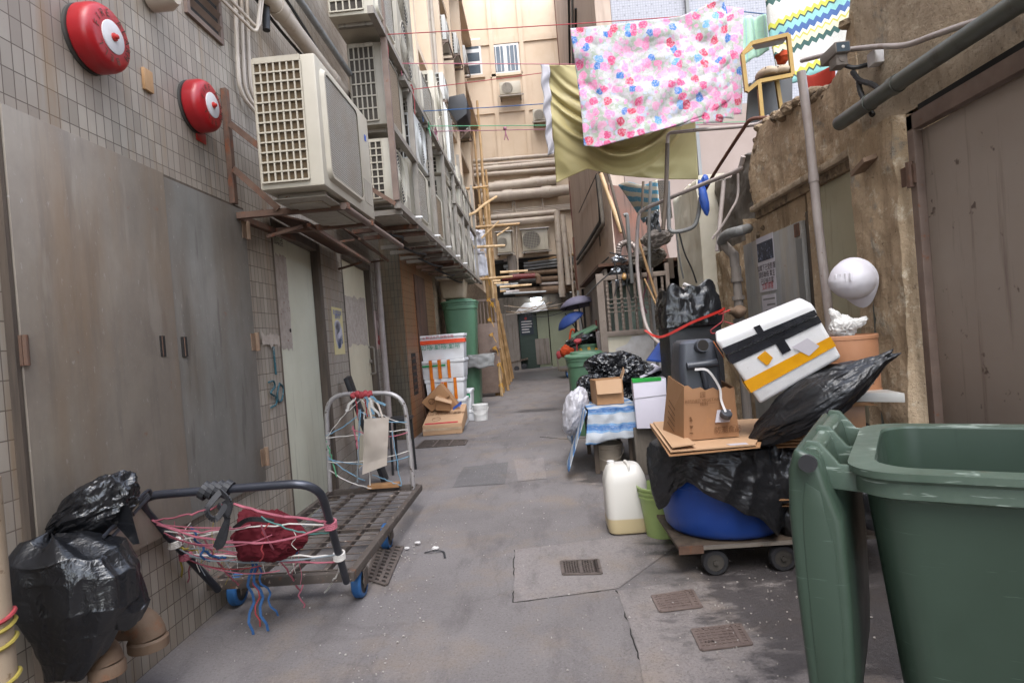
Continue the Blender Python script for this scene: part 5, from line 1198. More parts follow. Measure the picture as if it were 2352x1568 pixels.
b = B(); b.box(gx1 - .16, gx1 - .02, 13.16, 13.199, .98, 1.06); b.tube([(gx1 - .2, 13.17, 1.02), (gx1 + .04, 13.17, 1.02)], .012, 8); b.build('bolt', M['rust'], t)
POLE_G = 'bamboo poles stood upright by the brown gate'
def bamboo(a, c, r, label, mat='bamboo', group=POLE_G, cat='bamboo pole'):
    a, c = Vector(a), Vector(c); L = (c - a).length; n = max(3, int(L / .32)); P = []; R_ = []
    d = (c - a) / n; off = Vector((random.uniform(-.006, .006), random.uniform(-.006, .006), 0))
    for k in range(n):
        q = a + d * k
        for f_, m_ in ((0, 1.0), (.04, 1.14), (.08, 1.0)):
            P.append(q + d * f_ + off * math.sin(k)); R_.append(r * m_ * (1 - .25 * k / n))
    P.append(c); R_.append(r * .75)
    b = B(); b.tube(P, R_, 8); return props(b.build('bamboo_pole', M[mat], smooth=True), label, cat, group)
stand = [((-.92, 13.3), (1096, 232), .028, 'nearest tall bamboo pole, the one reaching highest'), ((-.98, 13.6), (1106, 370), .032, 'thick bamboo pole just left of the pale one'), ((-.90, 13.9), (1112, 420), .03, 'bamboo pole tied by the upper yellow knots'),
         ((-.96, 14.2), (1108, 560), .033, 'bamboo pole behind the tied pair'), ((-.88, 13.2), (1122, 560), .028, 'pale straight bamboo pole in front of the bundle'), ((-.93, 14.7), (1116, 390), .03, 'bamboo pole in the middle of the bundle'),
         ((-.85, 15.2), (1130, 640), .032, 'short bamboo pole on the right of the bundle'), ((-.86, 16.2), (1136, 690), .032, 'bamboo pole second from the right end'), ((-.85, 17.2), (1143, 690), .032, 'dark bamboo pole third from the right end'), ((-.85, 18.4), (1150, 720), .034, 'dark bamboo pole at the far right end'), ((-1.02, 13.9), (1088, 300), .026, 'thin bamboo pole at the left of the bundle'), ((-.99, 13.35), (1100, 470), .03, 'bamboo pole just behind the nearest tall one'), ((-.95, 15.6), (1118, 470), .032, 'bamboo pole in the shadowed middle of the bundle'), ((-.80, 14.4), (1136, 720), .028, 'leaning bamboo pole in front of the concrete jamb')]
for (x, y), (px, py), r, lab in stand:
    top = aY(px, py, y + .15); bamboo((x, y, .0), (top.x, y + .15, top.z), r * 1.25, lab, 'bamboo_lt' if 'pale' in lab else 'bamboo')
def farpole(x0, y0, x1, y1, Y, r, mat, lab, grp='poles lying across by the bamboo', skew=.0):
    return bamboo(aY(x0, y0, Y), aY(x1, y1, Y + skew), r, lab, mat, grp, 'pole')
def c5b(x, y): return ((1900 + x / 3.483) / 1.7415, (850 + y / 3.483) / 1.7415)
for k, (a, c, m, r, lab) in enumerate([((-70, 215), (625, 155), 'bamboo', .035, 'long brown cross pole level with the top of the far air conditioners'), ((-20, 485), (420, 460), 'bamboo_lt', .035, 'pale cross pole over the white plastic sheet'), ((350, 835), (735, 810), 'bamboo_lt', .03, 'pale pole end pointing at the grey pipes'),
    ((20, 935), (525, 890), 'bamboo', .035, 'bamboo pole end left of the red pipe'), ((250, 955), (355, 945), 'bamboo_lt', .03, 'short pale pole end under the red pipe'), ((265, 992), (465, 975), 'bamboo_lt', .03, 'pole end with a grey tip below the red pipe'),
    ((300, 1018), (600, 992), 'pvc_grey', .03, 'grey metal pole end, third from the bottom left'), ((345, 1040), (790, 1004), 'bamboo_lt', .03, 'long pole with a tan tip in the lying stack'), ((350, 1078), (480, 1066), 'pvc_grey', .026, 'short grey pole end in the lying stack'), ((350, 1098), (435, 1090), 'bamboo', .026, 'short brown pole end in the lying stack'),
    ((430, 1105), (615, 1088), 'pipe_white', .026, 'whitish pole end above the lowest pole'), ((400, 1132), (990, 1100), 'pvc_grey', .028, 'lowest and longest silvery pole of the lying stack')]):
    (x0, y0), (x1, y1) = c5b(*a), c5b(*c); farpole(x0, y0, x1, y1, 13.0 - .02 * k, r, m, lab)
for a, c, lab in (((90, 360), (335, 120), 'slanting bamboo offcut high on the bundle'), ((305, 322), (480, 205), 'short slanting bamboo offcut below the long cross pole')):
    (x0, y0), (x1, y1) = c5b(*a), c5b(*c); farpole(x0, y0, x1, y1, 12.9, .022, 'bamboo_lt', lab)
(x0, y0), (x1, y1) = (1068, 434), (1122, 428); farpole(x0, y0, x1, y1, 12.9, .03, 'bamboo', 'upper cross pole with a yellow knot')
P = [aY(1046, 515, 10.9), aY(1062, 500, 11.2), aY(1090, 488, 11.8), aY(1112, 470, 12.4), aY(1140, 452, 12.9)]; b = B(); b.tube(smooth_path(P, 6), .028, 8)
props(b.build('branch', M['bamboo_lt'], smooth=True), 'crooked pale branch tied to the rack in front of the bamboo', 'branch')
for k, (px, py) in enumerate([(1111, 432), (1107, 575), (1116, 640), (1122, 642), (1124, 735), (1128, 770), (1136, 800), (1146, 838), (1150, 885), (1122, 690), (1130, 700)]):
    c = aY(px, py, 13.1); b = B(); c.y -= .0
    for j in range(3): b.tube([c + V(.04 * math.cos(a), .05 * math.sin(a), .02 * math.sin(a + j) + .014 * j) for a in [2 * math.pi * i / 12 for i in range(12)]], .005, 5, closed=True)
    b.tube([c + V(.03, -.06, 0), c + V(.07, -.07, -.08), c + V(.05 + random.uniform(0, .06), -.07, -.16)], .005, 5)
    props(b.build('yellow_tie', M['yellow_tie']), 'yellow nylon tie knotted round the bamboo bundle', 'tie', 'yellow ties on the bamboo')
# white plastic sheets hung beside the bamboo
def hung(pix, Y, mat, label, cat, name, amp=.03, nu=14, nv=16, f=3, solid=.004, group=None):
    q = [aY(x, y, Y) for x, y in pix]   # TL TR BR BL
    def fn(u, v):
        p = q[0].lerp(q[1], u).lerp(q[3].lerp(q[2], u), v); p.y += amp * crumple(V(u * f, v * f * 1.3, Y), 1.0, Y); return p
    b = B(); b.sheet(fn, nu, nv); return props(b.build(name, mat, smooth=True, solid=solid), label, cat, group)
hung([(1075, 527), (1113, 527), (1117, 582), (1080, 585)], 13.2, M['film_white'], 'crumpled white polythene sheet hung left of the bamboo', 'plastic sheet', 'plastic_sheet', .08)
hung([(1084, 585), (1116, 583), (1122, 632), (1094, 636)], 13.25, M['film_white'], 'flat white polythene sheet hung below the crumpled one', 'plastic sheet', 'plastic_sheet', .02)

# ---------- the platform trolley in front
TZ = .17; tx0, tx1, ty0, ty1 = -1.675, -.985, 2.87, 4.60
T = thing('platform_trolley', 'battered steel cargo trolley with two rope wound hoop handles and blue wheels', 'trolley', ((tx0 + tx1) / 2, 3.8, 0))
for x in (tx0, tx1):
    b = B(); b.box(x - .018, x + .018, ty0, ty1, TZ - .022, TZ + .022); b.build('side_rail', M['trolley'], T, bevel=.003)
for y in (ty0, ty1):
    b = B(); b.box(tx0 + .019, tx1 - .019, y, y + .035, TZ - .022, TZ + .022); b.build('end_rail', M['trolley'], T, bevel=.003)
b = B()
for k in range(1, 4): x = tx0 + (tx1 - tx0) * k / 4; b.box(x - .014, x + .014, ty0 + .036, ty1 - .001, TZ - .03, TZ - .004)
b.build('floor_bar', M['trolley'], T)
b = B()
for k in range(1, 16): y = ty0 + (ty1 - ty0) * k / 16; b.tube([(tx0 + .019, y, TZ + .004), (tx1 - .019, y + random.uniform(-.01, .01), TZ + .004 + random.uniform(-.004, .004))], .0042, 6)
b.build('floor_rod', M['trolley'], T)
for y in (3.05, 3.76): B().box(tx0 + .03, tx1 - .03, y - .03, y + .03, TZ - .05, TZ - .031).build('axle_plate', M['trolley'], T)
for (x, y) in ((-1.0, 3.05), (-1.04, 3.76), (tx0 + .04, 3.05), (tx0 + .04, 3.76)):
    w_ = B(); r = .078; w_.lathe((x - .024, y, r), [(r * .72, 0), (r * .9, 0), (r, .008), (r, .040), (r * .9, .048), (r * .72, .048)], 28, (1, 0, 0), cap=False); wh = w_.build('wheel', M['blue_wheel'], T, smooth=True)
    b = B(); b.lathe((x - .021, y, r), [(r * .73, 0), (r * .73, .042)], 24, (1, 0, 0)); b.build('rim', M['rubber'], wh, smooth=True)
    b = B(); b.lathe((x - .03, y, r), [(.016, 0), (.016, .062)], 10, (1, 0, 0)); b.build('axle', M['frame_grey'], wh)
    b = B(); b.box(x - .036, x - .031, y - .035, y + .035, r - .02, TZ - .025); b.box(x + .031, x + .036, y - .035, y + .035, r - .02, TZ - .025); b.box(x - .031, x + .031, y - .035, y + .035, TZ - .030, TZ - .0255); b.build('fork', M['trolley'], wh)
# near hoop handle, leaning out to the camera
FL, FR = V(tx0 + .04, ty0 + .0, TZ - .02), V(tx1 - .02, ty0 + .0, TZ - .02)
TL_, TR_ = aY(303, 1140, 2.40), aY(732, 1106, 2.40)
HN = fillet([FL, TL_, TR_, FR], .13, 8); n_ = len(HN)
cut = [i for i, p in enumerate(HN) if p.z > .52]
b = B(); b.tube(HN[cut[0] - 1:cut[-1] + 2], .0175, 12); h1_ = b.build('handle', M['handle_dk'], T, smooth=True, label='near dark hoop handle leaning towards the camera')
b = B(); b.tube([FL, HN[cut[0] - 1]], .0175, 12); b.tube([HN[cut[-1] + 1], FR], .0175, 12); b.build('handle_leg', M['handle_lo'], h1_, smooth=True)
# far hoop handle
HF = fillet([V(tx0 + .0, ty1 - .02, TZ), V(tx0 + .03, ty1 - .02, .93), V(tx1 - .06, ty1 - .02, .90), V(tx1 - .045, ty1 - .02, TZ - .02)], .17, 8)
b = B(); b.tube(HF, .0175, 12); h2_ = b.build('handle', M['handle_wh'], T, smooth=True, label='far hoop handle with chipped white paint')
B().box(tx0 + .30, tx1 - .15, ty1 - .05, ty1 + .03, TZ + .0225, TZ + .05).build('wood_strip', M['board'], T)
def on_poly(P, f):
    i = f * (len(P) - 1); k = min(int(i), len(P) - 2); return P[k].lerp(P[k + 1], i - k)
def ropes(name, lst, parent):
    for (m, a, c, s_, r) in lst:
        P = sag(a, c, s_, 12); P = [p + V(random.uniform(-.004, .004), random.uniform(-.006, .006), random.uniform(-.004, .004)) for p in P]; P[0], P[-1] = Vector(a), Vector(c)
        b = B(); b.tube(P, [r * (.62 + .16 * (i % 2)) for i in range(len(P))], 5); b.build(name, M['rope_' + m], parent)
def lg(side, f):   # point on near handle legs
    return (FL.lerp(TL_, f) if side == 'l' else FR.lerp(TR_, f)) + V(0, -.012, 0)
knot = aY(518, 1140, 2.38)
ropes('rope', [('pink', lg('l', .78), knot + V(-.01, 0, -.03), .01, .006), ('pink', lg('l', .80), lg('r', .62), .09, .007), ('pink', lg('l', .75), aY(575, 1205, 2.5), .03, .006), ('pink', knot + V(.03, 0, -.03), lg('r', .66), .015, .008),
    ('white', lg('l', .55), lg('r', .62), -.03, .005), ('white', lg('l', .42), lg('r', .30), .0, .006), ('yellow', lg('l', .53), aY(455, 1262, 2.65), .005, .008), ('pink', lg('l', .40), aY(570, 1275, 2.7), -.01, .007),
    ('pink', aY(470, 1238, 2.6), aY(555, 1345, 2.9), .03, .006), ('pink', aY(600, 1205, 2.52), aY(690, 1355, 2.95), .02, .006), ('pink', aY(575, 1275, 2.75), lg('r', .25), .02, .006), ('grey', lg('l', .42), lg('r', .32), .03, .006), ('blue', aY(470, 1265, 2.6), aY(520, 1280, 2.65), .01, .008),
    ('white', lg('r', .28) + V(.02, 0, 0), aY(745, 1360, 3.0), .02, .006), ('white', aY(620, 1345, 3.0), aY(690, 1290, 2.9), .01, .006), ('teal', aY(600, 1185, 2.5), lg('r', .55), .03, .005)], T)
rr = random.Random(21)
for k in range(26):
    px, py = rr.uniform(400, 690), rr.uniform(1190, 1290); q = aY(px, py, 2.55 + (py - 1190) / 300); e = q + V(rr.uniform(-.06, .06), rr.uniform(-.02, .05), -rr.uniform(.05, .16))
    P = [q, q.lerp(e, .4) + V(rr.uniform(-.02, .02), 0, 0), q.lerp(e, .7) + V(rr.uniform(-.02, .02), 0, 0), e]; b = B(); b.tube(smooth_path(P, 3), .0016, 4); b.build('frayed_strand', M['rope_' + rr.choice(('pink', 'grey', 'white', 'pink', 'yellow'))], T)
for k in range(10):
    q = lg('l', rr.uniform(.35, .8)); e = lg('r', rr.uniform(.25, .7)); f_ = rr.uniform(.3, .8); e = q.lerp(e, f_) + V(0, rr.uniform(-.05, .03), rr.uniform(-.06, .04)); P = sag(q, e, rr.uniform(0, .06), 8); b = B(); b.tube(P, .0028, 4); b.build('rope', M['rope_' + rr.choice(('pink', 'grey', 'white', 'pink', 'red'))], T)
for (m, a, c, w_) in (('blue', aY(575, 1280, 2.75), aY(578, 1470, 2.7), .012), ('blue', aY(580, 1280, 2.75), aY(612, 1450, 2.7), .012), ('blue', aY(590, 1300, 2.75), aY(636, 1415, 2.75), .009), ('red', aY(585, 1290, 2.75), aY(594, 1440, 2.72), .006), ('pink', lg('l', .33), aY(408, 1430, 2.9), .006), ('yellow', lg('l', .45), aY(416, 1420, 2.85), .009),
                      ('pink', aY(690, 1340, 2.95), aY(700, 1450, 2.95), .007), ('blue', aY(440, 1210, 2.55), aY(476, 1290, 2.6), .010), ('red', aY(612, 1200, 2.55), aY(600, 1290, 2.6), .006)):
    b = B(); n = 9; P = [a.lerp(c, k / n) + V(.012 * math.sin(k * 1.7 + a.x * 9), .01 * math.cos(k * 1.3), 0) for k in range(n + 1)]
    for k in range(n): b.bar(P[k], P[k + 1], w_, .002, (0, 1, 0))
    b.build('loose_strap', M['rope_' + m], T)
for k in range(4):
    c = (lg('l', .55), lg('l', .42), lg('r', .62), lg('r', .3))[k] + V(0, .012, 0); b = B()
    for j in range(4): b.tube([c + V(.024 * math.cos(a), .024 * math.sin(a), .008 * j - .015 + .005 * math.sin(a)) for a in [2 * math.pi * i / 12 for i in range(12)]], .005, 5, closed=True)
    b.build('rope_binding', M['rope_' + ('white', 'pink', 'pink', 'white')[k]], T)
# rubber strap knotted on the near handle
b = B(); d = (TR_ - TL_).normalized(); e = V(0, -.03, .02)
for j in range(4):
    c = knot.copy(); c = TL_.lerp(TR_, .46) + d * (j * .03 - .05); P = [c + V(0, math.cos(a) * .03, math.sin(a) * .03) + d * (.02 * math.sin(a)) for a in [2 * math.pi * i / 14 for i in range(14)]]
    for i in range(14): b.bar(P[i], P[(i + 1) % 14], .026, .005, (P[i] - c))
kc = TL_.lerp(TR_, .50)
for (o1, o2, o3, o4) in (((0, -.03, .0), (.05, -.06, -.04), (.03, -.06, -.09), (-.01, -.04, -.05)), ((0, -.03, 0), (-.04, -.07, -.06), (-.01, -.07, -.10), (.03, -.05, -.05)), ((.01, -.03, -.04), (.03, -.05, -.1), (.0, -.05, -.16), (-.035, -.04, -.22)), ((-.035, -.04, -.22), (-.0, -.05, -.20), (.025, -.05, -.12), (.02, -.04, -.04))):
    P = smooth_path([kc + V(*o) for o in (o1, o2, o3, o4)], 6)
    for i in range(len(P) - 1): b.bar(P[i], P[i + 1], .024, .005, (.3, 1, .2))
b.build('rubber_strap', M['rubber'], T)
# rope net on the far handle
fl = lambda s_, z: V((tx0 + .01 if s_ == 'l' else tx1 - .05), ty1 - .035, z)
fc = lambda u, z: V(tx0 + .05 + (tx1 - tx0 - .1) * u, ty1 - .045, z)
ropes('rope', [('white', fl('l', .60), fl('r', .62), .0, .0055), ('white', fl('l', .60), fc(.45, .88), -.02, .004), ('lblue', fl('l', .62), fc(.42, .78), .02, .006), ('lblue', fc(.42, .78), fl('r', .68), .03, .006), ('white', fc(.42, .88), fl('r', .66), .03, .005), ('white', fl('l', .42), fl('r', .46), .03, .005),
    ('lblue', fl('l', .44), fl('r', .42), .05, .005), ('pink', fc(.28, .66), fl('r', .60), .05, .006), ('white', fl('l', .36), fc(.5, .20), .03, .006), ('white', fc(.46, .78), fc(.46, .19), .0, .006), ('lblue', fc(.5, .3), fc(.86, .2), .0, .005), ('lblue', fl('l', .46), fc(.4, .26), .02, .006), ('lblue', fc(.8, .62), fc(.86, .2), .01, .005), ('green', fl('l', .58), fl('l', .3) + V(.06, 0, 0), .0, .008), ('grey', fc(.4, .8), fc(.3, .25), .0, .009), ('red', fc(.36, .9), fc(.38, .72), 0, .008), ('red', fc(.48, .9), fc(.5, .74), 0, .007), ('lblue', fc(.42, .8), fc(.36, .55), .0, .006), ('pink', fc(.3, .68), fc(.34, .5), .0, .008)], T)
b = B(); c = fc(.44, .905) + V(0, .03, 0)
for j in range(5): bag(b, c + V(.03 * (j - 2), -.02, .008 * (j % 2)), (.022, .024, .024), None, j, .4, 2, 2, None, 0)
b.build('rag_knot', M['rope_red'], T, smooth=True)
for k, (m, dx, L) in enumerate((('white', .08, .16), ('lblue', .05, .14), ('white', -.08, .10), ('lblue', .11, .08))):
    b = B(); c0 = c + V(dx * .6, -.03, -.01); P = [c0 + V(dx * t_ + .01 * math.sin(t_ * 9), -.01, -L * t_) for t_ in [i / 6 for i in range(7)]]
    for i in range(6): b.bar(P[i], P[i + 1], .018, .002, (0, 1, 0))
    b.build('loose_strap', M['rope_' + m], T)
# bag hanging in the near ropes
b = B(); c = aY(618, 1232, 2.72); bag(b, c, (.135, .10, .10), Matrix.Rotation(.3, 3, 'Y'), 12, .30, 1.25, 6, lambda q: V(q.x, q.y, q.z * (1 - .25 * q.x)), 0)
rb = thing('cloth_bag', 'dark red cloth bag caught in the ropes of the trolley handle', 'bag', c)
b.build('body', M['redbag'], rb, smooth=True)
b = B(); P = smooth_path([c + V(-.1, -.11, .08), c + V(-.02, -.13, .12), c + V(.08, -.11, .1)], 6); 
for i in range(len(P) - 1): b.bar(P[i], P[i + 1], .02, .006, (0, 1, 0))
b.build('strap', M['black'], rb)
# tote bag on the far handle
q = [aY(836, 962, 4.5), aY(893, 958, 4.5), aY(888, 1068, 4.5), aY(832, 1090, 4.5)]
tb_ = thing('tote_bag', 'dirty cream canvas tote bag hung on the far trolley handle', 'bag', q[3])
def tf(sgn): return lambda u, v: q[0].lerp(q[1], u).lerp(q[3].lerp(q[2], u), v) + V(0, sgn * .035 * math.sin(math.pi * u) * math.sin(math.pi * min(1, v + .15)) + .012 * crumple(V(u * 2, v * 3, sgn), 1, 4), 0)
b = B(); b.sheet(tf(-1), 14, 20); b.sheet(tf(1), 14, 20); b.build('body', M['tote'], tb_, smooth=True)
b = B(); b.tube(smooth_path([q[0].lerp(q[1], .3), aY(848, 925, 4.55), aY(866, 925, 4.55), q[0].lerp(q[1], .75)], 6), .008, 6); b.build('handle', M['tote'], tb_, smooth=True)
# leaning black board and black stool behind the trolley
b = B(); b.slab([ptB(sB(onB(800, 890, .1)), 1.0, .06), ptB(sB(onB(800, 890, .1)) + .16, 1.02, .06), ptB(sB(onB(800, 890, .1)) + .30, .02, .30), ptB(sB(onB(800, 890, .1)) + .12, .02, .30)], NB * .04)
props(b.build('leaning_board', M['black'], bevel=.006), 'narrow black padded board leaning on the tiles behind the trolley', 'board')
st = thing('stool', 'low black metal stool frame standing behind the far trolley handle', 'stool', aZ(930, 1100))
sc_ = aZ(925, 1090); b = B(); b.box(sc_.x - .12, sc_.x + .1, sc_.y, sc_.y + .25, .52, .55); b.build('seat', M['black'], st, bevel=.008)
for dx, dy in ((-.1, .02), (.085, .02), (-.1, .22), (.085, .22)):
    b = B(); b.tube([(sc_.x + dx, sc_.y + dy, 0), (sc_.x + dx * .9, sc_.y + dy, .52)], .012, 7); b.build('leg', M['black'], st)
# ================================================================== RIGHT SIDE OBJECTS
# ---------- near green bin with its lid hanging open to the left
ZR = .93
NBn = thing('wheelie_bin', 'big worn green wheelie bin in the near right corner with its lid hanging open', 'bin', (0, 0, 0))
def rrect_(x0, x1, y0, y1, cr, z, k_=6):
    out = []
    for sx, sy, a0 in ((1, 1, 0), (-1, 1, 1), (-1, -1, 2), (1, -1, 3)):
        cx = x1 - cr if sx > 0 else x0 + cr; cy = y1 - cr if sy > 0 else y0 + cr
        for k in range(k_ + 1):
            a = (a0 + k / k_) * math.pi / 2; out.append(V(cx + cr * math.cos(a), cy + cr * math.sin(a), z))
    return out
def loft(b, rings, cap0=False, cap1=False):
    n = len(rings[0]); b.add([p for r in rings for p in r], [(i * n + k, i * n + (k + 1) % n, (i + 1) * n + (k + 1) % n, (i + 1) * n + k) for i in range(len(rings) - 1) for k in range(n)] + ([tuple(range(n - 1, -1, -1))] if cap0 else []) + ([tuple((len(rings) - 1) * n + k for k in range(n))] if cap1 else []))
x0, x1, y0, y1 = 0, .72, 0, .58
b = B(); loft(b, [rrect_(x0 + .10, x1 - .06, y0 + .09, y1 - .07, .06, .06), rrect_(x0 + .022, x1 - .022, y0 + .022, y1 - .022, .085, ZR - .06)], True)
loft(b, [rrect_(x0 + .045, x1 - .045, y0 + .045, y1 - .045, .08, ZR - .004), rrect_(x0 + .115, x1 - .08, y0 + .11, y1 - .09, .06, .10)], False, True)
b.build('body', M['bin_near'], NBn, smooth=True)
b = B(); loft(b, [rrect_(x0 + .02, x1 - .02, y0 + .02, y1 - .02, .085, ZR - .062), rrect_(x0 + .002, x1, y0, y1, .09, ZR - .052), rrect_(x0 + .002, x1, y0, y1, .09, ZR - .022), rrect_(x0 - .008, x1 + .01, y0 - .01, y1 + .01, .10, ZR - .014), rrect_(x0 - .008, x1 + .01, y0 - .01, y1 + .01, .10, ZR), rrect_(x0 + .04, x1 - .04, y0 + .04, y1 - .04, .08, ZR + .001), rrect_(x0 + .045, x1 - .045, y0 + .045, y1 - .045, .08, ZR - .02)])
b.build('rim', M['bin_rim'], NBn, smooth=True)
b = B(); b.box(x0 + .30, x0 + .32, y0 + .012, y0 + .03, ZR - .28, ZR - .07); b.build('rib', M['bin_near'], NBn, bevel=.006)
# hinge bar on two lugs, lid plates hanging straight down
hx = x0 - .07; hz = ZR + .02
b = B(); b.tube([(hx, y0 + .035, hz), (hx, y1 - .03, hz)], .017, 14); b.build('hinge_bar', M['bin_rim'], NBn, smooth=True)
for y in (y0 + .06, (y0 + y1) / 2 - .03, y1 - .06):
    b = B(); b.slab([V(hx - .028, y, hz - .01), V(hx - .012, y, hz + .026), V(hx + .014, y, hz + .024), V(hx + .05, y, ZR - .004), V(x0 + .02, y, ZR - .004), V(x0 + .02, y, ZR - .06), V(hx + .03, y, ZR - .055), V(hx - .02, y, hz - .035)], (0, .016, 0)); b.build('hinge_lug', M['bin_rim'], NBn, bevel=.004)
ly0, ly1 = y0 + .01, y1 - .03
lid = B()
prof = [(-.030, .02), (-.045, -.03), (-.050, -.12), (-.046, -.3), (-.036, -.5), (-.02, -.60)]
prof2 = [(.045, -.60), (.052, -.5), (.056, -.3), (.052, -.13), (.03, -.06), (.018, .0)]
poly = [V(hx + dx, ly0, hz + dz) for dx, dz in prof + prof2]
lid.slab(poly, (0, ly1 - ly0, 0)); ld = lid.build('lid', M['bin_near'], NBn, bevel=.016, bseg=3)
b = B(); b.slab([V(hx + dx * .55 + .005, ly0 - .002, hz + dz * .86 - .07) for dx, dz in prof + prof2], (0, .004, 0)); b.build('lid_recess', M['bin_near'], ld, bevel=.001)
b = B(); b.lathe((hx - .002, y0 + .0, hz - .008), [(.018, 0), (.018, .012)], 14, (0, -1, 0)); b.build('hinge_cap', M['rubber'], NBn)
for yy in (y0 + .08, y1 - .1):
    b = B(); b.lathe((x0 + .12, yy - .03, .09), [(.09, 0), (.09, .05)], 24, (0, 1, 0)); b.build('wheel', M['rubber'], NBn, smooth=True)

NBn.location = (.60, 1.25, 0); NBn.rotation_euler = (0, 0, math.radians(-30.7))
# ---------- the loaded cart
CT = thing('flat_cart', 'low flatbed cart with dark rubber castors under the heaped junk', 'cart', (1.05, 3.3, 0))
p0, p1 = aY(1545, 1240, 3.0), aY(1840, 1240, 3.0)
b = B(); b.box(p0.x + .03, 1.62, 3.03, 3.85, .135, .155); b.build('deck', M['wood_dk'], CT, bevel=.004)
b = B(); b.box(p0.x + .03, p0.x + .15, 3.015, 3.029, .12, .158); b.build('red_edge', M['rust'], CT)
b = B(); b.box(p0.x + .15, 1.62, 3.012, 3.029, .138, .154); b.build('edge_rail', M['frame_grey'], CT)
for (px, py) in ((1640, 1283), (1795, 1280)):
    c = aY(px, py, 3.06)
    b = B(); b.lathe((c.x, 3.03, .064), [(.042, 0), (.058, .0), (.064, .008), (.064, .042), (.058, .05), (.042, .05)], 26, (0, 1, 0), cap=False); w_ = b.build('castor', M['rubber'], CT, smooth=True)
    b = B(); b.lathe((c.x, 3.034, .064), [(.043, 0), (.043, .042)], 20, (0, 1, 0)); b.lathe((c.x, 3.024, .064), [(.012, 0), (.012, .06)], 10, (0, 1, 0)); b.build('hub', M['fan_dk'], w_)
    b = B(); b.box(c.x - .03, c.x + .03, 3.085, 3.095, .06, .134); b.build('fork', M['frame_grey'], w_)
for x in (p0.x + .1, 1.5):
    b = B(); b.lathe((x, 3.7, .068), [(.045, 0), (.068, .008), (.068, .042), (.045, .05)], 22, (0, 1, 0)); b.build('castor', M['rubber'], CT, smooth=True)
# blue drum
dc = V(.93, 3.335, .158); dr_ = .335
t = thing('plastic_drum', 'scuffed royal blue plastic drum on the cart, half covered by black sheeting', 'drum', dc)
b = B(); b.lathe(dc, [(.27, 0), (dr_ * .88, .008), (dr_ * .93, .03), (dr_ * .965, .10), (dr_ * .99, .25), (dr_ * 1.005, .255), (dr_ * 1.005, .27), (dr_, .275), (dr_, .45), (dr_ * .96, .48), (.02, .485)], 48); b.build('body', M['blue_drum'], t, smooth=True)
# black sheet draped over the drum
DE = [(0, .44), (.05, .29), (.10, .34), (.16, .43), (.21, .475), (.28, .42), (.39, .335), (.47, .27), (.53, .18), (.58, .2), (.66, .30), (.8, .2), (1, .28)]
def drape(u, v):
    a = -math.pi + .15 + u * (math.pi + .35); ct, st_ = math.cos(a), math.sin(a)
    z0_ = ipl(DE, u) + .006 * math.sin(u * 60); z = .662 + (z0_ - .662) * v
    r = dr_ + .015 + .045 * v * (1 - v) * 2 + .05 * noise.noise(V(u * 6, v * .8, 3)) * (.2 + v) + .030 * ridge(V(u * 11 + v * .8, v * .9, 0), 1.0, 5) * (.25 + v) + .014 * crumple(V(u * 14, v * 5, 2), 1.0, 8)
    if v < .12: r *= .86 + .14 * v / .12
    return V(dc.x + r * ct * (1 + .10 * max(0, ct)), dc.y + r * st_, z)
b = B(); b.sheet(drape, 150, 70)
props(b.build('plastic_sheet', M['bagsheet'], smooth=True, solid=.003), 'black plastic sheet draped over the blue drum with pointed hanging corners', 'plastic sheet')
# flattened cardboard on top
q = [aZ(1492, 972, .675), aZ(1530, 970, .675), aZ(1760, 960, .675), aZ(1735, 1020, .675), aZ(1540, 1036, .675)]
t = thing('flattened_cardboard', 'flattened cardboard sheets lying on the black sheeting under the open carton', 'cardboard', sum(q, Vector()) / 5)
b = B(); b.slab(q, (0, 0, -.006)); b.build('sheet', M['card_lt'], t)
b = B(); b.slab([q[0] + V(.0, 0, -.012), q[2] + V(0, 0, -.012), q[3] + V(.02, 0, -.012), q[4] + V(-.01, -.01, -.016)], (0, 0, -.006)); b.build('sheet', M['card'], t)
b = B(); b.slab([q[0] + V(.02, .0, .002), q[1] + V(0, 0, .004), q[4] + V(.12, .02, .018), q[4] + V(.01, .01, .012)], (0, 0, .005)); b.build('flap', M['card_lt'], t)
b = B(); a_ = q[4].lerp(q[3], .72); c_ = q[4].lerp(q[3], .93); b.slab([a_ + V(0, .012, .001), c_ + V(0, .012, .001), c_ + V(0, .05, .001), a_ + V(-.01, .05, .001)], (0, 0, .001)); b.build('label', M['paper'], t)
# open carton
def ofs(P, d): return [p + Vector(d) for p in P]
fb = [aY(1571, 1019, 3.0), aY(1699, 1013, 3.02)]; zb_ = .68
FBL, FBR = V(fb[0].x, 3.0, zb_), V(fb[1].x, 3.02, zb_)
fl_, fr_ = aY(1571, 887, 3.0), aY(1686, 888, 3.02)
sl = aY(1526, 977, 3.33); SBL = V(sl.x - .01, 3.33, zb_); stl = aY(1534, 863, 3.33)
SBR = SBL + (FBR - FBL) + V(.02, 0, 0)
t = thing('cardboard_box', 'open brown cardboard box patched with tape holding the black jerrycan', 'cardboard box', (FBL + SBR) / 2)
def wall(b, a, c, d, e, th):   # quad a,c,d,e with thickness
    n_ = (c - a).cross(e - a).normalized() * th; b.slab([a, c, d, e], n_)
nt, nv_ = 12, 1
b = B()
wig = lambda k: V(0, 0, .008 * math.sin(k * 2.1) - .012 * math.sin(math.pi * k / nt))
for k in range(nt):
    u0, u1 = k / nt, (k + 1) / nt; wall(b, FBL.lerp(FBR, u0), FBL.lerp(FBR, u1), fl_.lerp(fr_, u1) + wig(k + 1), fl_.lerp(fr_, u0) + wig(k), -.005)
b.build('front_panel', M['card_or'], t)
b = B(); wall(b, SBL, FBL, fl_, stl, -.005); b.build('side_panel', M['card'], t)
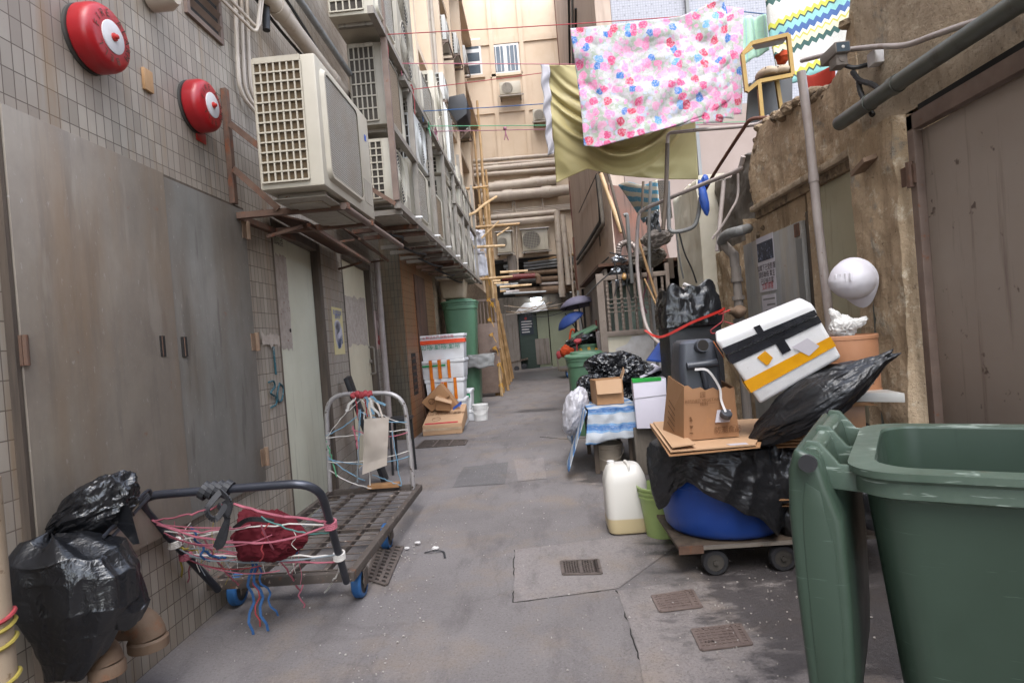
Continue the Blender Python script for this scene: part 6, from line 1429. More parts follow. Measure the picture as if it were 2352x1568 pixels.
b = B(); str_ = stl + (FBR - FBL) * .95 + V(.0, 0, -.03); wall(b, FBR, SBR, str_, fr_, -.005); wall(b, SBR, SBL, stl, str_, -.005); wall(b, FBL, FBR, SBR, SBL, .004); b.build('rear_panel', M['card'], t)
rt, up = FBR - FBL, fl_ - FBL; nn = V(0, -.0065, 0)
FP = lambda u, v: FBL.lerp(FBR, u).lerp(fl_.lerp(fr_, u), v) + nn
b = B(); text_into(b, 'REFINED VEGETABLE', FP(.38, .74), rt, up, .020); text_into(b, '精制', FP(.38, .67), rt, up, .02); text_into(b, '园', FP(.36, .84), rt, up, .03)
b.add([FP(.12, .695), FP(.30, .693), FP(.30, .698), FP(.12, .70)], [(0, 1, 2, 3)]); b.add([FP(.47, .69), FP(.6, .689), FP(.6, .694), FP(.47, .695)], [(0, 1, 2, 3)])
text_into(b, '防潮食品', FP(.80, .155), rt, up, .034); b.add([FP(.62, .21), FP(.95, .23), FP(.95, .235), FP(.62, .215)], [(0, 1, 2, 3)]); b.add([FP(.62, .10), FP(.95, .11), FP(.95, .115), FP(.62, .105)], [(0, 1, 2, 3)])
b.add([FP(.12 + .02 * math.cos(a), .42 + .02 * math.sin(a)) for a in [2 * math.pi * k / 10 for k in range(10)]], [tuple(range(10))]); b.add([FP(.10, .36), FP(.16, .36), FP(.14, .41), FP(.12, .41)], [(0, 1, 2, 3)])
b.add([FP(.10, .28), FP(.17, .27), FP(.15, .23), FP(.12, .22)], [(0, 1, 2, 3)]); b.add([FP(.09, .13), FP(.17, .12), FP(.16, .145), FP(.11, .15)], [(0, 1, 2, 3)])
b.build('lettering', M['ink_brown'], t, recalc=False)
b = B(); SP = lambda u, v: SBL.lerp(FBL, u).lerp(stl.lerp(fl_, u), v) + V(-.0065, -.001, 0)
for k in range(5): b.add([SP(.25, .62 - k * .1), SP(.62, .5 - k * .1), SP(.62, .48 - k * .1), SP(.25, .6 - k * .1)], [(0, 1, 2, 3)])
b.build('lettering', M['ink_brown'], t, recalc=False)
# white label tied over it with a black cap
L0 = [FP(.62, .55), FP(.88, .55), FP(.84, .31), FP(.57, .31)]
tg = thing('hang_tag', 'white card tag with a black cap dangling on a white cord, open carton', 'tag', sum(L0, Vector()) / 4)
b = B(); b.slab(ofs(L0, (0, -.003, 0)), (0, -.0015, 0)); b.build('card', M['paper'], tg)
cc = FP(.745, .48) + V(0, -.012, 0)
b = B(); b.lathe(cc + V(0, -.002, -.015), [(.026, 0), (.028, .004), (.028, .026), (.024, .03)], 22, (.25, -.5, .8)); b.build('cap', M['jerry_black'], tg, smooth=True)
b = B(); P = smooth_path([aY(1596, 848, 2.975), aY(1626, 851, 2.965), FP(.68, .99) + V(0, -.015, 0), FP(.7, .75) + V(0, -.012, 0), cc + V(0, -.02, .01)], 8)
for i in range(len(P) - 1): b.bar(P[i], P[i + 1], .011, .003, (0, 1, 0))
b.build('cord', M['white_paint'], tg)
# black jerrycan in the carton
t = thing('jerrycan', 'black plastic jerrycan standing in the open carton, spout towards the camera', 'jerrycan', (.83, 3.2, .7))
f0, f1, g0, g1 = aY(1565, 905, 3.08), aY(1664, 900, 3.08), aY(1578, 782, 3.10), aY(1642, 776, 3.10)
fz = .70; zt_ = g0.z
b = B(); xa, xb = f0.x, f1.x - .005
rings = []
for z, ins, yb_ in ((fz, .012, .0), (fz + .02, .0, .0), (zt_ - .16, .0, .0), (zt_ - .115, .004, .0), (zt_ - .06, .012, .006), (zt_ - .015, .018, .012), (zt_, .034, .03)):
    k = (z - fz) / (zt_ - fz); rings.append([p + V(.0 - .028 * k * 0, 0, 0) for p in rrect_(xa + ins, xb - ins, 3.06 + yb_ + .02 * k, 3.31 - yb_, .035, z)])
loft(b, rings, True, True); b.build('body', M['jerry_black'], t, smooth=True)
cx = (xa + xb) / 2
b = B(); b.tube([(cx + .01, 3.085, zt_ - .035), (cx + .01, 3.035, zt_ - .028)], [.034, .031], 20); b.build('spout', M['jerry_black'], t, smooth=True)
b = B(); b.lathe((cx + .01, 3.0345, zt_ - .028), [(.027, 0), (.026, .001)], 20, (0, -1, .1)); b.build('spout_opening', M['dark'], t)
b = B(); b.tube([(xa + .03, 3.045, zt_ - .125), (xb - .03, 3.045, zt_ - .118)], .019, 14); b.build('crossbar', M['jerry_black'], t, smooth=True)
b = B(); b.tube([(cx, 3.045, zt_ - .125), (cx + .012, 3.05, zt_ - .21), (cx + .016, 3.06, zt_ - .24)], .014, 10); b.build('grip', M['jerry_black'], t, smooth=True)
# foam box with yellow and black tape
TLp, TRp, BRp, BLp = aY(1650, 788, 2.95), aY(1864, 701, 2.80), aY(1936, 820, 2.78), aY(1744, 930, 2.93)
e1 = (TRp - TLp); e2 = (BLp - TLp); nb_ = e1.cross(e2).normalized()
if nb_.y < 0: nb_ = -nb_
dep = nb_ * .30 + V(-.02, 0, 0)
t = thing('foam_box', 'tilted white foam box bound with black and yellow tape on top of the junk cart', 'foam box', (BLp + BRp) / 2)
FQ = lambda u, v, e=0.0: TLp.lerp(TRp, u).lerp(BLp.lerp(BRp, u), v) - nb_ * e
bulge = 1.0
b = B(); q = [FQ(.0, .20), FQ(1, .20), FQ(.99, 1.0), FQ(.01, 1.0)]; b.slab(q, dep); b.build('box', M['foam'], t, bevel=.018, bseg=3)
b = B(); q = [FQ(-.012, -.06, .012), FQ(1.012, -.06, .012), FQ(1.012, .185, .012), FQ(-.012, .185, .012)]; b.slab(q, dep + nb_ * .024); b.build('lid', M['foam'], t, bevel=.022, bseg=3)
def tapef(m, quad, e=.0035, par=t):
    b = B(); b.slab([FQ(u, v, e) for u, v in quad], -nb_ * .0015); b.build('tape', M[m], par)
tapef('tape_k', [(-.0, .08), (1.0, .08), (1.0, .185), (0, .185)], .0135); tapef('tape_k', [(.0, .20), (1.0, .20), (1.0, .33), (0, .34)])
tapef('tape_k', [(.50, .33), (.60, .33), (.60, .52), (.50, .52)]); tapef('tape_k', [(.40, -.03), (.47, -.03), (.47, .08), (.40, .08)], .0135)
tapef('tape_y', [(.0, .62), (1.0, .60), (1.0, .78), (.0, .80)]); tapef('tape_y', [(.26, .40), (.37, .36), (.40, .50), (.33, .56), (.30, .56)])
b = B(); b.slab([FQ(.62, .48, .006), FQ(.80, .46, .006), FQ(.86, .66, .006), FQ(.72, .72, .006)], -nb_ * .001); b.build('sticker', M['paper'], t)
SQ = lambda v0, v1, e=.004: [TLp.lerp(BLp, v0), TLp.lerp(BLp, v1), TLp.lerp(BLp, v1) + dep, TLp.lerp(BLp, v0) + dep]
sn = -e1.normalized() * .005
for m, v0, v1 in (('tape_y', .62, .80), ('tape_k', .21, .34)):
    b = B(); b.slab([p + sn for p in SQ(v0, v1)], sn * .3); b.build('tape', M[m], t)
b = B(); b.slab([TLp.lerp(BLp, v) + dep * k + sn * 3 for v, k in ((-.04, .0), (.22, 0), (.22, .14), (-.04, .14))], sn * .3); b.build('tape', M['tape_o'], t)
# black bag stretched out under the foam box
def bag_shape(q):
    t_ = min(1, max(0, (q.x + 1) / 2)); w_ = .34 + .75 * math.sin(math.pi * min(1, (1 - t_) * .92 + .04)) ** .8; return V(q.x, q.y * w_, q.z * w_)
pa, pb_ = aY(1735, 1005, 2.98), aY(2018, 826, 2.72); dx = (pb_ - pa); cbg = (pa + pb_) / 2 + V(0, .02, -.01)
rotb = Matrix((dx.normalized(), V(0, 1, 0) - dx.normalized() * dx.normalized().y, dx.normalized().cross(V(0, 1, 0)))).transposed()
b = B(); bag(b, cbg, (dx.length * .54, .14, .10), rotb, 21, .24, 1.5, 6, bag_shape, 0, (.7, 1, 1))
props(b.build('bin_bag', M['bagsheet'], smooth=True), 'long black plastic bag stretched out beneath the tilted foam box', 'plastic bag')
# dark bags filling the cart behind the near bin lid
for k, (px, py, Y, r, lab) in enumerate([(1800, 1085, 3.05, (.12, .1, .16), 'black plastic bag bulging at the right of the draped drum'), (1845, 1180, 3.12, (.12, .1, .14), 'black bag with brown scraps low behind the hanging bin lid'), (1930, 1010, 3.05, (.14, .12, .10), 'black bag under the pale plank beside the wall'), (2010, 1120, 2.95, (.18, .15, .2), 'dark bag behind the near green bin')]):
    b = B(); bag(b, aY(px, py, Y), r, None, 30 + k, .2, 2, 5, None, .8); props(b.build('bin_bag', M['bagsheet'], smooth=True), lab, 'plastic bag')
# cardboard stuff, plank, fibre drum, carrier bag
a, c = aY(1865, 898, 2.95), aY(2072, 900, 2.80); b = B(); q = [V(a.x, 2.92, a.z - .045), V(c.x, 2.78, c.z - .045), V(c.x + .02, 2.95, c.z - .045), V(a.x + .02, 3.12, a.z - .045)]; b.slab(q, (0, 0, .042))
props(b.build('foam_plank', M['ac_w'], bevel=.004), 'long pale foam plank jutting out to the wall under the fibre drum', 'plank')
a, c = aY(1850, 932, 2.98), aY(1992, 930, 2.88); t = thing('cardboard_box', 'orange brown cardboard box under the pale foam plank', 'cardboard box', (a + c) / 2)
b = B(); q = [V(a.x, 3.0, a.z - .16), V(c.x, 2.9, a.z - .16), V(c.x + .02, 3.15, a.z - .16), V(a.x + .02, 3.25, a.z - .16)]; b.slab(q, (0, 0, .155)); b.build('carton', M['card_or'], t, bevel=.006)
b = B(); b.bar(V(a.x + .02, 2.985, a.z - .004), V(a.x + .09, 2.975, a.z - .15), .02, .003, (0, 1, 0)); b.build('tape', M['tape_r'], t)
a, c = aY(1880, 929, 2.92), aY(1995, 927, 2.86); b = B()
for k in range(3): b.slab([V(a.x + .01 * k, 2.86, a.z - .006 * k + .006), V(c.x + .015 * k, 2.84, c.z - .006 * k + .006), V(c.x, 3.1, c.z - .006 * k + .006), V(a.x, 3.12, a.z - .006 * k + .006)], (0, 0, .004))
props(b.build('flattened_cardboard', M['card']), 'frayed cardboard sheets between the pale plank and the orange brown box', 'cardboard')
for (px, py, Y, lab) in ((1835, 1025, 2.95, 'folded brown cardboard poking out beside the black bags'), (1832, 1160, 3.0, 'crumpled brown cardboard low on the cart by the hanging bin lid')):
    c = aY(px, py, Y); b = B()
    for k in range(3): b.slab([c + V(-.10, -.02 * k, .02 * k), c + V(.08, -.03, .015 * k), c + V(.1, .16, .03 + .02 * k), c + V(-.08, .16, .03 + .02 * k)], (0, 0, .005))
    props(b.build('flattened_cardboard', M['card']), lab, 'cardboard')
p = aY(1965, 900, 3.05); t = thing('fibre_drum', 'tan round fibre drum standing on the pale plank against the wall', 'drum', (p.x, 3.05, p.z))
r_ = .112; zt_ = aY(1965, 768, 3.05).z; zb_ = aY(1965, 902, 3.05).z
b = B(); b.lathe((p.x, 3.05, zb_), [(r_, 0), (r_, zt_ - zb_), (r_ - .006, zt_ - zb_), (r_ - .006, .01)], 36, cap=False); b.lathe((p.x, 3.05, zb_), [(r_, 0), (r_, .004)], 36); b.build('body', M['drum'], t, smooth=True)
for z in (zt_ - .012, zb_ + (zt_ - zb_) * .52, zb_ + .012):
    b = B(); b.lathe((p.x, 3.05, z), [(r_ + .0005, -.01), (r_ + .003, -.008), (r_ + .003, .008), (r_ + .0005, .01)], 36, cap=False); b.build('band', M['drum'], t, smooth=True)
b = B(); text_into(b, 'III', (p.x + .02, 3.05 - r_ - .0015, zb_ + .06), (1, 0, 0), (0, 0, 1), .04); b.build('lettering', M['ink_brown'], t, recalc=False)
b = B(); c = aY(1935, 752, 3.08); bag(b, c, (.05, .05, .05), Matrix.Rotation(-.3, 3, 'Y'), 50, .3, 2, 5, None, 0); bag(b, c + V(-.02, 0, .04), (.018, .02, .045), Matrix.Rotation(-.4, 3, 'Y'), 52, .5, 2, 4, None, 0); bag(b, c + V(.055, -.02, .015), (.045, .016, .02), Matrix.Rotation(-.3, 3, 'Y'), 53, .5, 2, 4, None, 0)
props(b.build('carrier_bag', M['white'], smooth=True), 'small scrunched white carrier bag on the rim of the fibre drum', 'plastic bag')
# jerrycan and bucket on the ground
jx0, jx1 = aY(1393, 1150, 3.72).x, aY(1490, 1150, 3.72).x; zt_ = aY(1440, 1070, 3.74).z
t = thing('jerrycan', 'milky white plastic jerrycan with a little liquid standing on the ground', 'jerrycan', ((jx0 + jx1) / 2, 3.82, 0))
b = B(); loft(b, [rrect_(jx0 + i, jx1 - i, 3.70 + i, 3.94 - i, .05, z) for z, i in ((.0, .02), (.012, .006), (.05, .0), (zt_ - .10, .0), (zt_ - .06, .008), (zt_ - .012, .028), (zt_, .045))], True, True); b.build('body', M['jerry'], t, smooth=True)
cx = (jx0 + jx1) / 2
b = B(); b.tube(fillet([(cx + .02, 3.73, zt_ - .03), (cx + .025, 3.73, zt_ + .006), (cx + .02, 3.86, zt_ + .006), (cx + .02, 3.88, zt_ - .01)], .02), .011, 8); b.build('handle', M['jerry'], t, smooth=True)
b = B(); b.lathe((cx - .07, 3.86, zt_ - .006), [(.024, 0), (.024, .02), (.018, .022)], 16); b.build('cap', M['white'], t, smooth=True)
p = aZ(1525, 1240); t = bucket(V(p.x + .02, p.y + .10, 0), .10, .135, .30, M['bucket_green'], 'light green plastic bucket between the white jerrycan and the cart', handle=False)

# ---------- the pile under the striped tarp (about 5.3 m away)
TY0, TY1 = 5.25, 6.5
zt_ = .57; xl_, xr_ = aY(1350, 937, 5.3).x, aY(1467, 937, 5.3).x
t = thing('low_bench', 'dark low bench hidden under the blue and white striped tarp', 'bench', ((xl_ + xr_) / 2, 5.8, 0))
b = B(); b.box(xl_ + .02, xr_ - .01, 5.32, 6.3, zt_ - .2, zt_ - .012); b.build('box', M['black'], t, bevel=.01)
for dx, dy in ((.05, 5.36), (xr_ - xl_ - .08, 5.36), (.05, 6.24), (xr_ - xl_ - .08, 6.24)):
    b = B(); b.box(xl_ + dx - .02, xl_ + dx + .02, dy, dy + .04, 0, zt_ - .201); b.build('leg', M['wood_dk'], t)
tp = B()
def tarp_f(u, v):    # u across x, v from back over the top down the front
    x = xl_ + (xr_ - xl_) * u
    if v < .5: y = 6.35 - (6.35 - 5.28) * v / .5; z = zt_ + .012 * noise.noise(V(u * 4, v * 8, 1))
    else:
        k = (v - .5) / .5; y = 5.28 - .05 * k - .02 * noise.noise(V(u * 5, k * 3, 7)); z = zt_ - (.29 - .05 * u + .01 * math.sin(u * 9)) * k; x -= .05 * k * (1 - u)
    return V(x, y - .01 * ridge(V(u * 4, v * 4, 3), 1, 1), z + .006 * ridge(V(u * 6, v * 6, 3), 1, 2))
tp.sheet(tarp_f, 36, 44)
def tarp_l(u, v):   # left drape
    y = 6.35 - (6.35 - 5.20) * u; k = v
    x = xl_ - .02 - k * (.10 + .08 * u) - .03 * math.sin(u * 9) * k; z = zt_ - k * (.36 + .13 * u ** 2) + .008 * noise.noise(V(u * 6, v * 5, 2))
    return V(x, y - .05 * k * u, z)
tp.sheet(tarp_l, 40, 24)
tp.sheet(lambda u, v: V(xr_ + .005 + .01 * v, 5.27 + 1.08 * u, zt_ - .24 * v), 20, 10)
props(tp.build('tarp', M['tarp'], smooth=True, solid=.004), 'blue and white striped woven tarp over the low bench, hanging down in front', 'tarp')
# bucket below
p = aZ(1405, 1083); bucket(V(p.x + .0, p.y + .12, 0), .10, .125, .235, M['bucket_cream'], 'dirty cream bucket under the front of the striped tarp', handle=True)
# small open carton on the tarp
a, c = aY(1372, 931, 5.5), aY(1434, 930, 5.5); z0, z1 = zt_ + .012, aY(1400, 872, 5.5).z
t = thing('cardboard_box', 'small open cardboard box standing on the striped tarp', 'cardboard box', ((a.x + c.x) / 2, 5.65, z0))
xa, xb = a.x, c.x; lx = aY(1358, 915, 5.75).x
b = B(); wall(b, V(xa, 5.5, z0), V(xb, 5.5, z0), V(xb, 5.5, z1), V(xa, 5.5, z1), -.005); wall(b, V(lx, 5.75, z0), V(xa, 5.5, z0), V(xa, 5.5, z1), V(lx, 5.75, z1), -.005); wall(b, V(xb, 5.5, z0), V(xb + .02, 5.78, z0), V(xb + .02, 5.78, z1), V(xb, 5.5, z1), -.005); wall(b, V(xb + .02, 5.78, z0), V(lx, 5.75, z0), V(lx, 5.75, z1), V(xb + .02, 5.78, z1), -.005); b.build('carton', M['card'], t)
zm_ = z0 + (z1 - z0) * .45; b = B(); wall(b, V(xa, 5.492, z1), V(xb - .01, 5.492, z1 + .005), V(xb - .015, 5.465, zm_), V(xa + .005, 5.465, zm_), -.004); b.build('flap', M['card_lt'], t)
b = B(); wall(b, V(xb, 5.5, z1), V(xb + .02, 5.78, z1), V(xb + .05, 5.74, z1 + .09), V(xb + .03, 5.52, z1 + .07), -.004); b.build('flap', M['card_lt'], t)
# bags heaped behind it
for k, (px, py, Y, r, rot, lab) in enumerate([(1420, 850, 6.2, (.27, .2, .15), .1, 'big heap of shiny black bin liner behind the small cardboard box'), (1362, 893, 6.0, (.14, .16, .12), .0, 'black bin liner spilling down at the left of the small cardboard box'), (1452, 895, 6.15, (.11, .14, .13), .1, 'black bin liner slumped at the right of the small cardboard box'), (1500, 865, 5.9, (.16, .14, .09), .3, 'black bin liner under the dark slanting lid')]):
    b = B(); bag(b, aY(px, py, Y), r, Matrix.Rotation(rot, 3, 'Y'), 60 + k, .30, 2.4, 6, None, .7); props(b.build('bin_bag', M['bagblack'], smooth=True), lab, 'plastic bag')
b = B(); q = [aY(1338, 888, 5.9), aY(1352, 900, 5.8), aY(1330, 960, 5.5), aY(1312, 1000, 5.5), aY(1294, 985, 5.6), aY(1298, 935, 5.8)]
c = sum(q, Vector()) / 6; bag(b, c, (.10, .14, .20), Matrix.Rotation(.30, 3, 'Y'), 71, .2, 2, 5, None, 0)
props(b.build('plastic_bag', M['film_white'], smooth=True), 'translucent white plastic bag leaning on the left side of the striped tarp', 'plastic bag')
# white board with a green edge
q = [aY(1453, 874, 5.2), aY(1530, 868, 5.15), aY(1532, 983, 5.1), aY(1463, 984, 5.15)]
t = thing('display_board', 'white board with a bright green top edge beside the striped tarp', 'board', (q[2] + q[3]) / 2)
b = B(); b.slab(q, (.02, .22, 0)); b.build('board', M['whiteboard'], t, bevel=.004)
b = B(); b.slab([q[0].lerp(q[3], -.01) + V(-.005, -.006, .008), q[0].lerp(q[1], .85) + V(0, -.006, .008), q[0].lerp(q[1], .85) + V(0, -.006, -.018), q[0] + V(-.005, -.006, -.018)], (.01, .1, 0)); b.build('green_edge', M['green_edge'], t)
b = B(); b.tube([q[0].lerp(q[3], .38) + V(0, -.003, 0), q[1].lerp(q[2], .33) + V(0, -.003, 0)], .002, 4); b.build('fold', M['pvc_grey'], t)
b = B(); b.box(q[3].x - .02, q[2].x + .1, 5.2, 5.6, 0, q[3].z - .001); props(b.build('crate', M['cement'], bevel=.01), 'grey green crate supporting the white board', 'crate')
# slanting dark lid, white tray and blue sheet
q = [aY(1468, 902, 5.6), aY(1560, 862, 5.5), aY(1556, 842, 5.8), aY(1470, 875, 5.9)]; b = B(); b.slab(q, (0, .02, .03)); props(b.build('box_lid', M['jerry_black'], bevel=.008), 'dark grey plastic lid slanting over the black bags', 'lid')
q = [aY(1470, 870, 5.75), aY(1520, 848, 5.7), aY(1500, 838, 5.95), aY(1468, 852, 5.95)]; b = B(); b.slab(q, (0, .01, .02)); props(b.build('tray', M['whiteboard'], bevel=.004), 'pale tray lying on the dark slanting lid', 'tray')
q = [aY(1484, 828, 5.6), aY(1512, 788, 5.75), aY(1538, 770, 5.7), aY(1534, 832, 5.45)]
b = B(); b.sheet(lambda u, v: q[0].lerp(q[3], u).lerp(q[1].lerp(q[2], u), v) + V(0, -.08 * math.sin(math.pi * u), .0), 12, 10); props(b.build('blue_sheet', M['blue'], smooth=True, solid=.006), 'curved piece of blue plastic sheet left of the black crate', 'plastic sheet')
# black crate with an open bin liner in it, ribbon and hanger
x0, x1 = aY(1534, 740, 5.0).x, aY(1656, 735, 5.0).x; zc1 = aY(1590, 722, 5.0).z
t = thing('storage_crate', 'tall matt black crate behind the jerrycan, lined with a black bag', 'crate', ((x0 + x1) / 2, 5.2, 0))
b = B(); b.box(x0, x1, 5.0, 5.42, .02, zc1); b.build('body', M['black'], t, bevel=.012)
c = aY(1596, 690, 5.12)
def crown(u, v):
    a = 2 * math.pi * u; rx, ry = (x1 - x0) / 2 + .012, .225
    sq = 1 / max(abs(math.cos(a)), abs(math.sin(a))) ** .75
    z = zc1 - .10 + v * .34 + .05 * noise.noise(V(math.cos(a) * 2, math.sin(a) * 2, 4)) * v * 2; r = 1 + .03 * math.sin(v * 5) - .12 * v ** 2 + .07 * ridge(V(math.cos(a) * 3, math.sin(a) * 3, v * 2.2), 1, 3) + .05 * crumple(V(math.cos(a) * 4, math.sin(a) * 4, v * 3), 1.4, 7)
    return V((x0 + x1) / 2 + rx * math.cos(a) * sq * r, 5.21 + ry * math.sin(a) * sq * r, z)
b = B(); b.sheet(crown, 90, 30); bag(b, ((x0 + x1) / 2, 5.21, zc1 + .06), (.2, .18, .10), None, 81, .25, 2, 5, None, 0)
props(b.build('bin_bag', M['bagblack'], smooth=True, solid=.003), 'crinkled black bin liner standing open on top of the matt black crate', 'plastic bag')
for k, (a, c, m, lab) in enumerate([((1570, 652), (1622, 672), 'white_paint', 'white rod with a yellow end lying in the open bin liner'), ((1566, 662), (1604, 680), 'pipe_white', 'second pale stick lying in the open bin liner')]):
    b = B(); b.tube([aY(*a, 5.02), aY(*c, 5.06)], .014, 8); props(b.build('stick', M[m], smooth=True), lab, 'stick')
P = [aY(1481, 758, 5.3), aY(1505, 772, 5.0), aY(1530, 770, 4.95), aY(1590, 740, 4.93), aY(1650, 716, 4.97), aY(1664, 708, 5.05)]; P = smooth_path(P, 5); b = B()
for i in range(len(P) - 1): b.bar(P[i], P[i + 1], .02, .002, (0, 1, 0))
b.tube(smooth_path([P[-1], aY(1650, 722, 5.0), aY(1676, 712, 5.02)], 5), .008, 5)
props(b.build('ribbon', M['red']), 'bright red plastic ribbon stretched across the black crate to the drain stack', 'ribbon')
P = [aY(1662, 715, 4.95), aY(1660, 738, 4.95), aY(1632, 758, 4.95), aY(1634, 766, 4.95), aY(1690, 758, 4.9), aY(1700, 750, 4.9), aY(1664, 738, 4.95)]; b = B(); b.tube(fillet(P, .02), .005, 6)
props(b.build('clothes_hanger', M['rope_red'], smooth=True), 'red wire clothes hanger hooked on the drain stack', 'hanger')

# ---------- further right: bins, mop, bag, small trolley, umbrellas
x0, x1 = aY(1303, 820, 7.3).x, aY(1398, 820, 7.3).x
t = thing('wheelie_bin', 'green bin with its lid closed, in front of the yellow marked one', 'bin', ((x0 + x1) / 2, 7.6, 0), 'green bins along the right')
bin_mesh(t, x0, x1, 7.3, 7.88, 0, .93, M['bin'], True, taper=.84)
x0, x1 = aY(1326, 800, 9.0).x, aY(1374, 800, 9.0).x; zr_ = aY(1350, 790, 9.0).z
t = thing('wheelie_bin', 'green bin with yellow paint strokes, lined with a black bag and lid up', 'bin', ((x0 + x1) / 2, 9.25, 0), 'green bins along the right')
bin_mesh(t, x0, x1, 9.0, 9.5, 0, zr_, M['bin'], False, taper=.84)
b = B(); b.slab([V(x0 - .05, 9.1, zr_ + .05), V(x1 + .02, 9.0, zr_ + .22), V(x1 + .02, 9.55, zr_ + .26), V(x0 - .05, 9.55, zr_ + .12)], (0, 0, .03)); b.build('lid', M['bin'], t, bevel=.01)
b = B()
for pts in ([(1332, 800), (1338, 811)], [(1352, 797), (1355, 812)], [(1373 - 2, 799), (1364, 812)]):
    P = [aY(px, py, 8.997) for px, py in pts]; B().bar(P[0], P[1], .04, .004, (0, 1, 0)).build('paint_stroke', M['yellow_tie'], t)
b = B(); bag(b, ((x0 + x1) / 2 - .02, 9.25, zr_ + .06), (.24, .26, .10), Matrix.Rotation(-.2, 3, 'Y'), 90, .25, 2.4, 4, None, 0); props(b.build('bin_bag', M['bagblack'], smooth=True), 'black liner puffed up in the yellow marked green bin', 'plastic bag')
b = B(); P = [aY(1327, 784, 8.9), aY(1325, 795, 8.9), aY(1326, 806, 8.9), aY(1324, 815, 8.9)]; b.tube(P, .012, 6); bag(b, P[0], (.05, .03, .035), None, 4, .3, 2, 3, None, 0); props(b.build('red_tie', M['rope_red'], smooth=True), 'knotted red string hanging on the yellow marked bin', 'string')
c = aY(1378, 763, 8.6); mp = thing('mop', 'upturned mop with grey white strands beside the yellow marked bin', 'mop', aY(1384, 830, 8.6))
b = B()
for k in range(46):
    a = random.uniform(0, 2 * math.pi); r = random.uniform(.02, .07); L = random.uniform(.22, .34); b.tube([c + V(0, 0, .02), c + V(r * .7 * math.cos(a), r * .6 * math.sin(a), .0), c + V(r * math.cos(a) + .02, r * math.sin(a), -L * .5), c + V(r * .9 * math.cos(a) + .03, r * math.sin(a), -L)], .011, 5)
b.build('strands', M['mop'], mp); b = B(); b.tube([c, c + V(.08, 0, -.9)], .013, 8); b.build('handle', M['rope_red'], mp)
b = B(); b.tube([aY(1369, 735, 9.2), aY(1371, 775, 9.2)], .012, 7); props(b.build('stick', M['pipe_red']), 'thin stick with a red tip standing by the mop', 'stick')
b = B(); c = aY(1313, 805, 12.6); bag(b, c, (.21, .12, .16), None, 92, .2, 1.8, 5, None, .75); obg = thing('shopping_bag', 'orange red shopping bag on the small trolley by the umbrellas', 'bag', c); b.build('body', M['orangebag'], obg, smooth=True)
b = B(); b.tube(smooth_path([c + V(-.05, -.08, .12), c + V(.02, -.08, .42), c + V(.1, -.08, .36), c + V(.12, -.08, .12)], 5), .02, 6); b.build('handle', M['orangebag'], obg, smooth=True)
t2 = thing('platform_trolley', 'small distant trolley with thin hoop handles and a blue wheel, left of the green bins', 'trolley', aZ(1297, 862))
b0 = aZ(1302, 868); x0 = aY(1284, 850, b0.y).x; x1 = x0 + .5; zz = .2
b = B(); b.box(x0, x1, b0.y, b0.y + .8, zz, zz + .03); b.build('deck', M['wood_dk'], t2)
for dy in (0, .78):
    b = B(); b.tube(fillet([V(x0 + .01, b0.y + dy, zz), V(x0 - .03, b0.y + dy, .82 - dy * .08), V(x0 + .4, b0.y + dy, .86), V(x0 + .45, b0.y + dy, zz)], .12), .014, 8); b.build('handle', M['frame_grey'], t2, smooth=True)
for dx, dy in ((.2, .06), (.42, .06), (.2, .7)):
    b = B(); b.lathe((x0 + dx, b0.y + dy, .08), [(.03, 0), (.08, .005), (.08, .035), (.03, .04)], 20, (1, 0, 0)); b.build('wheel', M['blue_wheel'], t2, smooth=True)
b = B(); bag(b, V(x0 + .05, b0.y - .02, .66), (.07, .04, .08), None, 5, .5, 2.5, 3, None, 0); b.build('rag', M['rope_red'], t2, smooth=True)
def umbrella(cx, cy, Y, r, tilt, mat, label, handle, under=None):
    c = aY(cx, cy, Y); t = thing('umbrella', label, 'umbrella', c, 'opened umbrellas at the far right')
    rot = Matrix.Rotation(tilt[0], 3, 'Y') @ Matrix.Rotation(tilt[1], 3, 'X'); n = 8; b = B(); rings = 6; vs = [c + rot @ V(0, 0, 0)]; fs = []
    for i in range(1, rings + 1):
        th = i / rings * 1.15
        for k in range(n * 3):
            a = 2 * math.pi * k / (n * 3); dip = .03 * (1 if k % 3 else 0) * (i / rings)
            vs.append(c + rot @ V(r * math.sin(th) / math.sin(1.15) * (1 - dip) * math.cos(a), r * math.sin(th) / math.sin(1.15) * (1 - dip) * math.sin(a), -r * .52 * (1 - math.cos(th)) / (1 - math.cos(1.15)) + dip * r * .4))
    m = n * 3
    for k in range(m): fs.append((0, 1 + k, 1 + (k + 1) % m))
    for i in range(rings - 1):
        for k in range(m): fs.append((1 + i * m + k, 1 + (i + 1) * m + k, 1 + (i + 1) * m + (k + 1) % m, 1 + i * m + (k + 1) % m))
    b.add(vs, fs); b.build('canopy', mat, t, smooth=True, solid=.004)
    b = B()
    for k in range(n):
        a = 2 * math.pi * k / n; b.tube([c + rot @ V(0, 0, -.12 * r), c + rot @ V(r * .55 * math.cos(a), r * .55 * math.sin(a), -r * .2), c + rot @ V(r * .98 * math.cos(a), r * .98 * math.sin(a), -r * .50)], .006, 4)
    b.build('rib', M['black'], t); b = B(); b.tube([c + rot @ V(0, 0, .04), c + rot @ V(0, 0, -handle)], .01, 6); b.build('shaft', M['black'], t)
umbrella(1324, 681, 10.4, .33, (-.12, -.1), M['umb_grey'], 'grey topped umbrella opened over the end of the shack', .6)
umbrella(1301, 724, 10.2, .26, (-.55, .15), M['umb_blue'], 'navy blue umbrella tipped on its side below the grey one', .5)
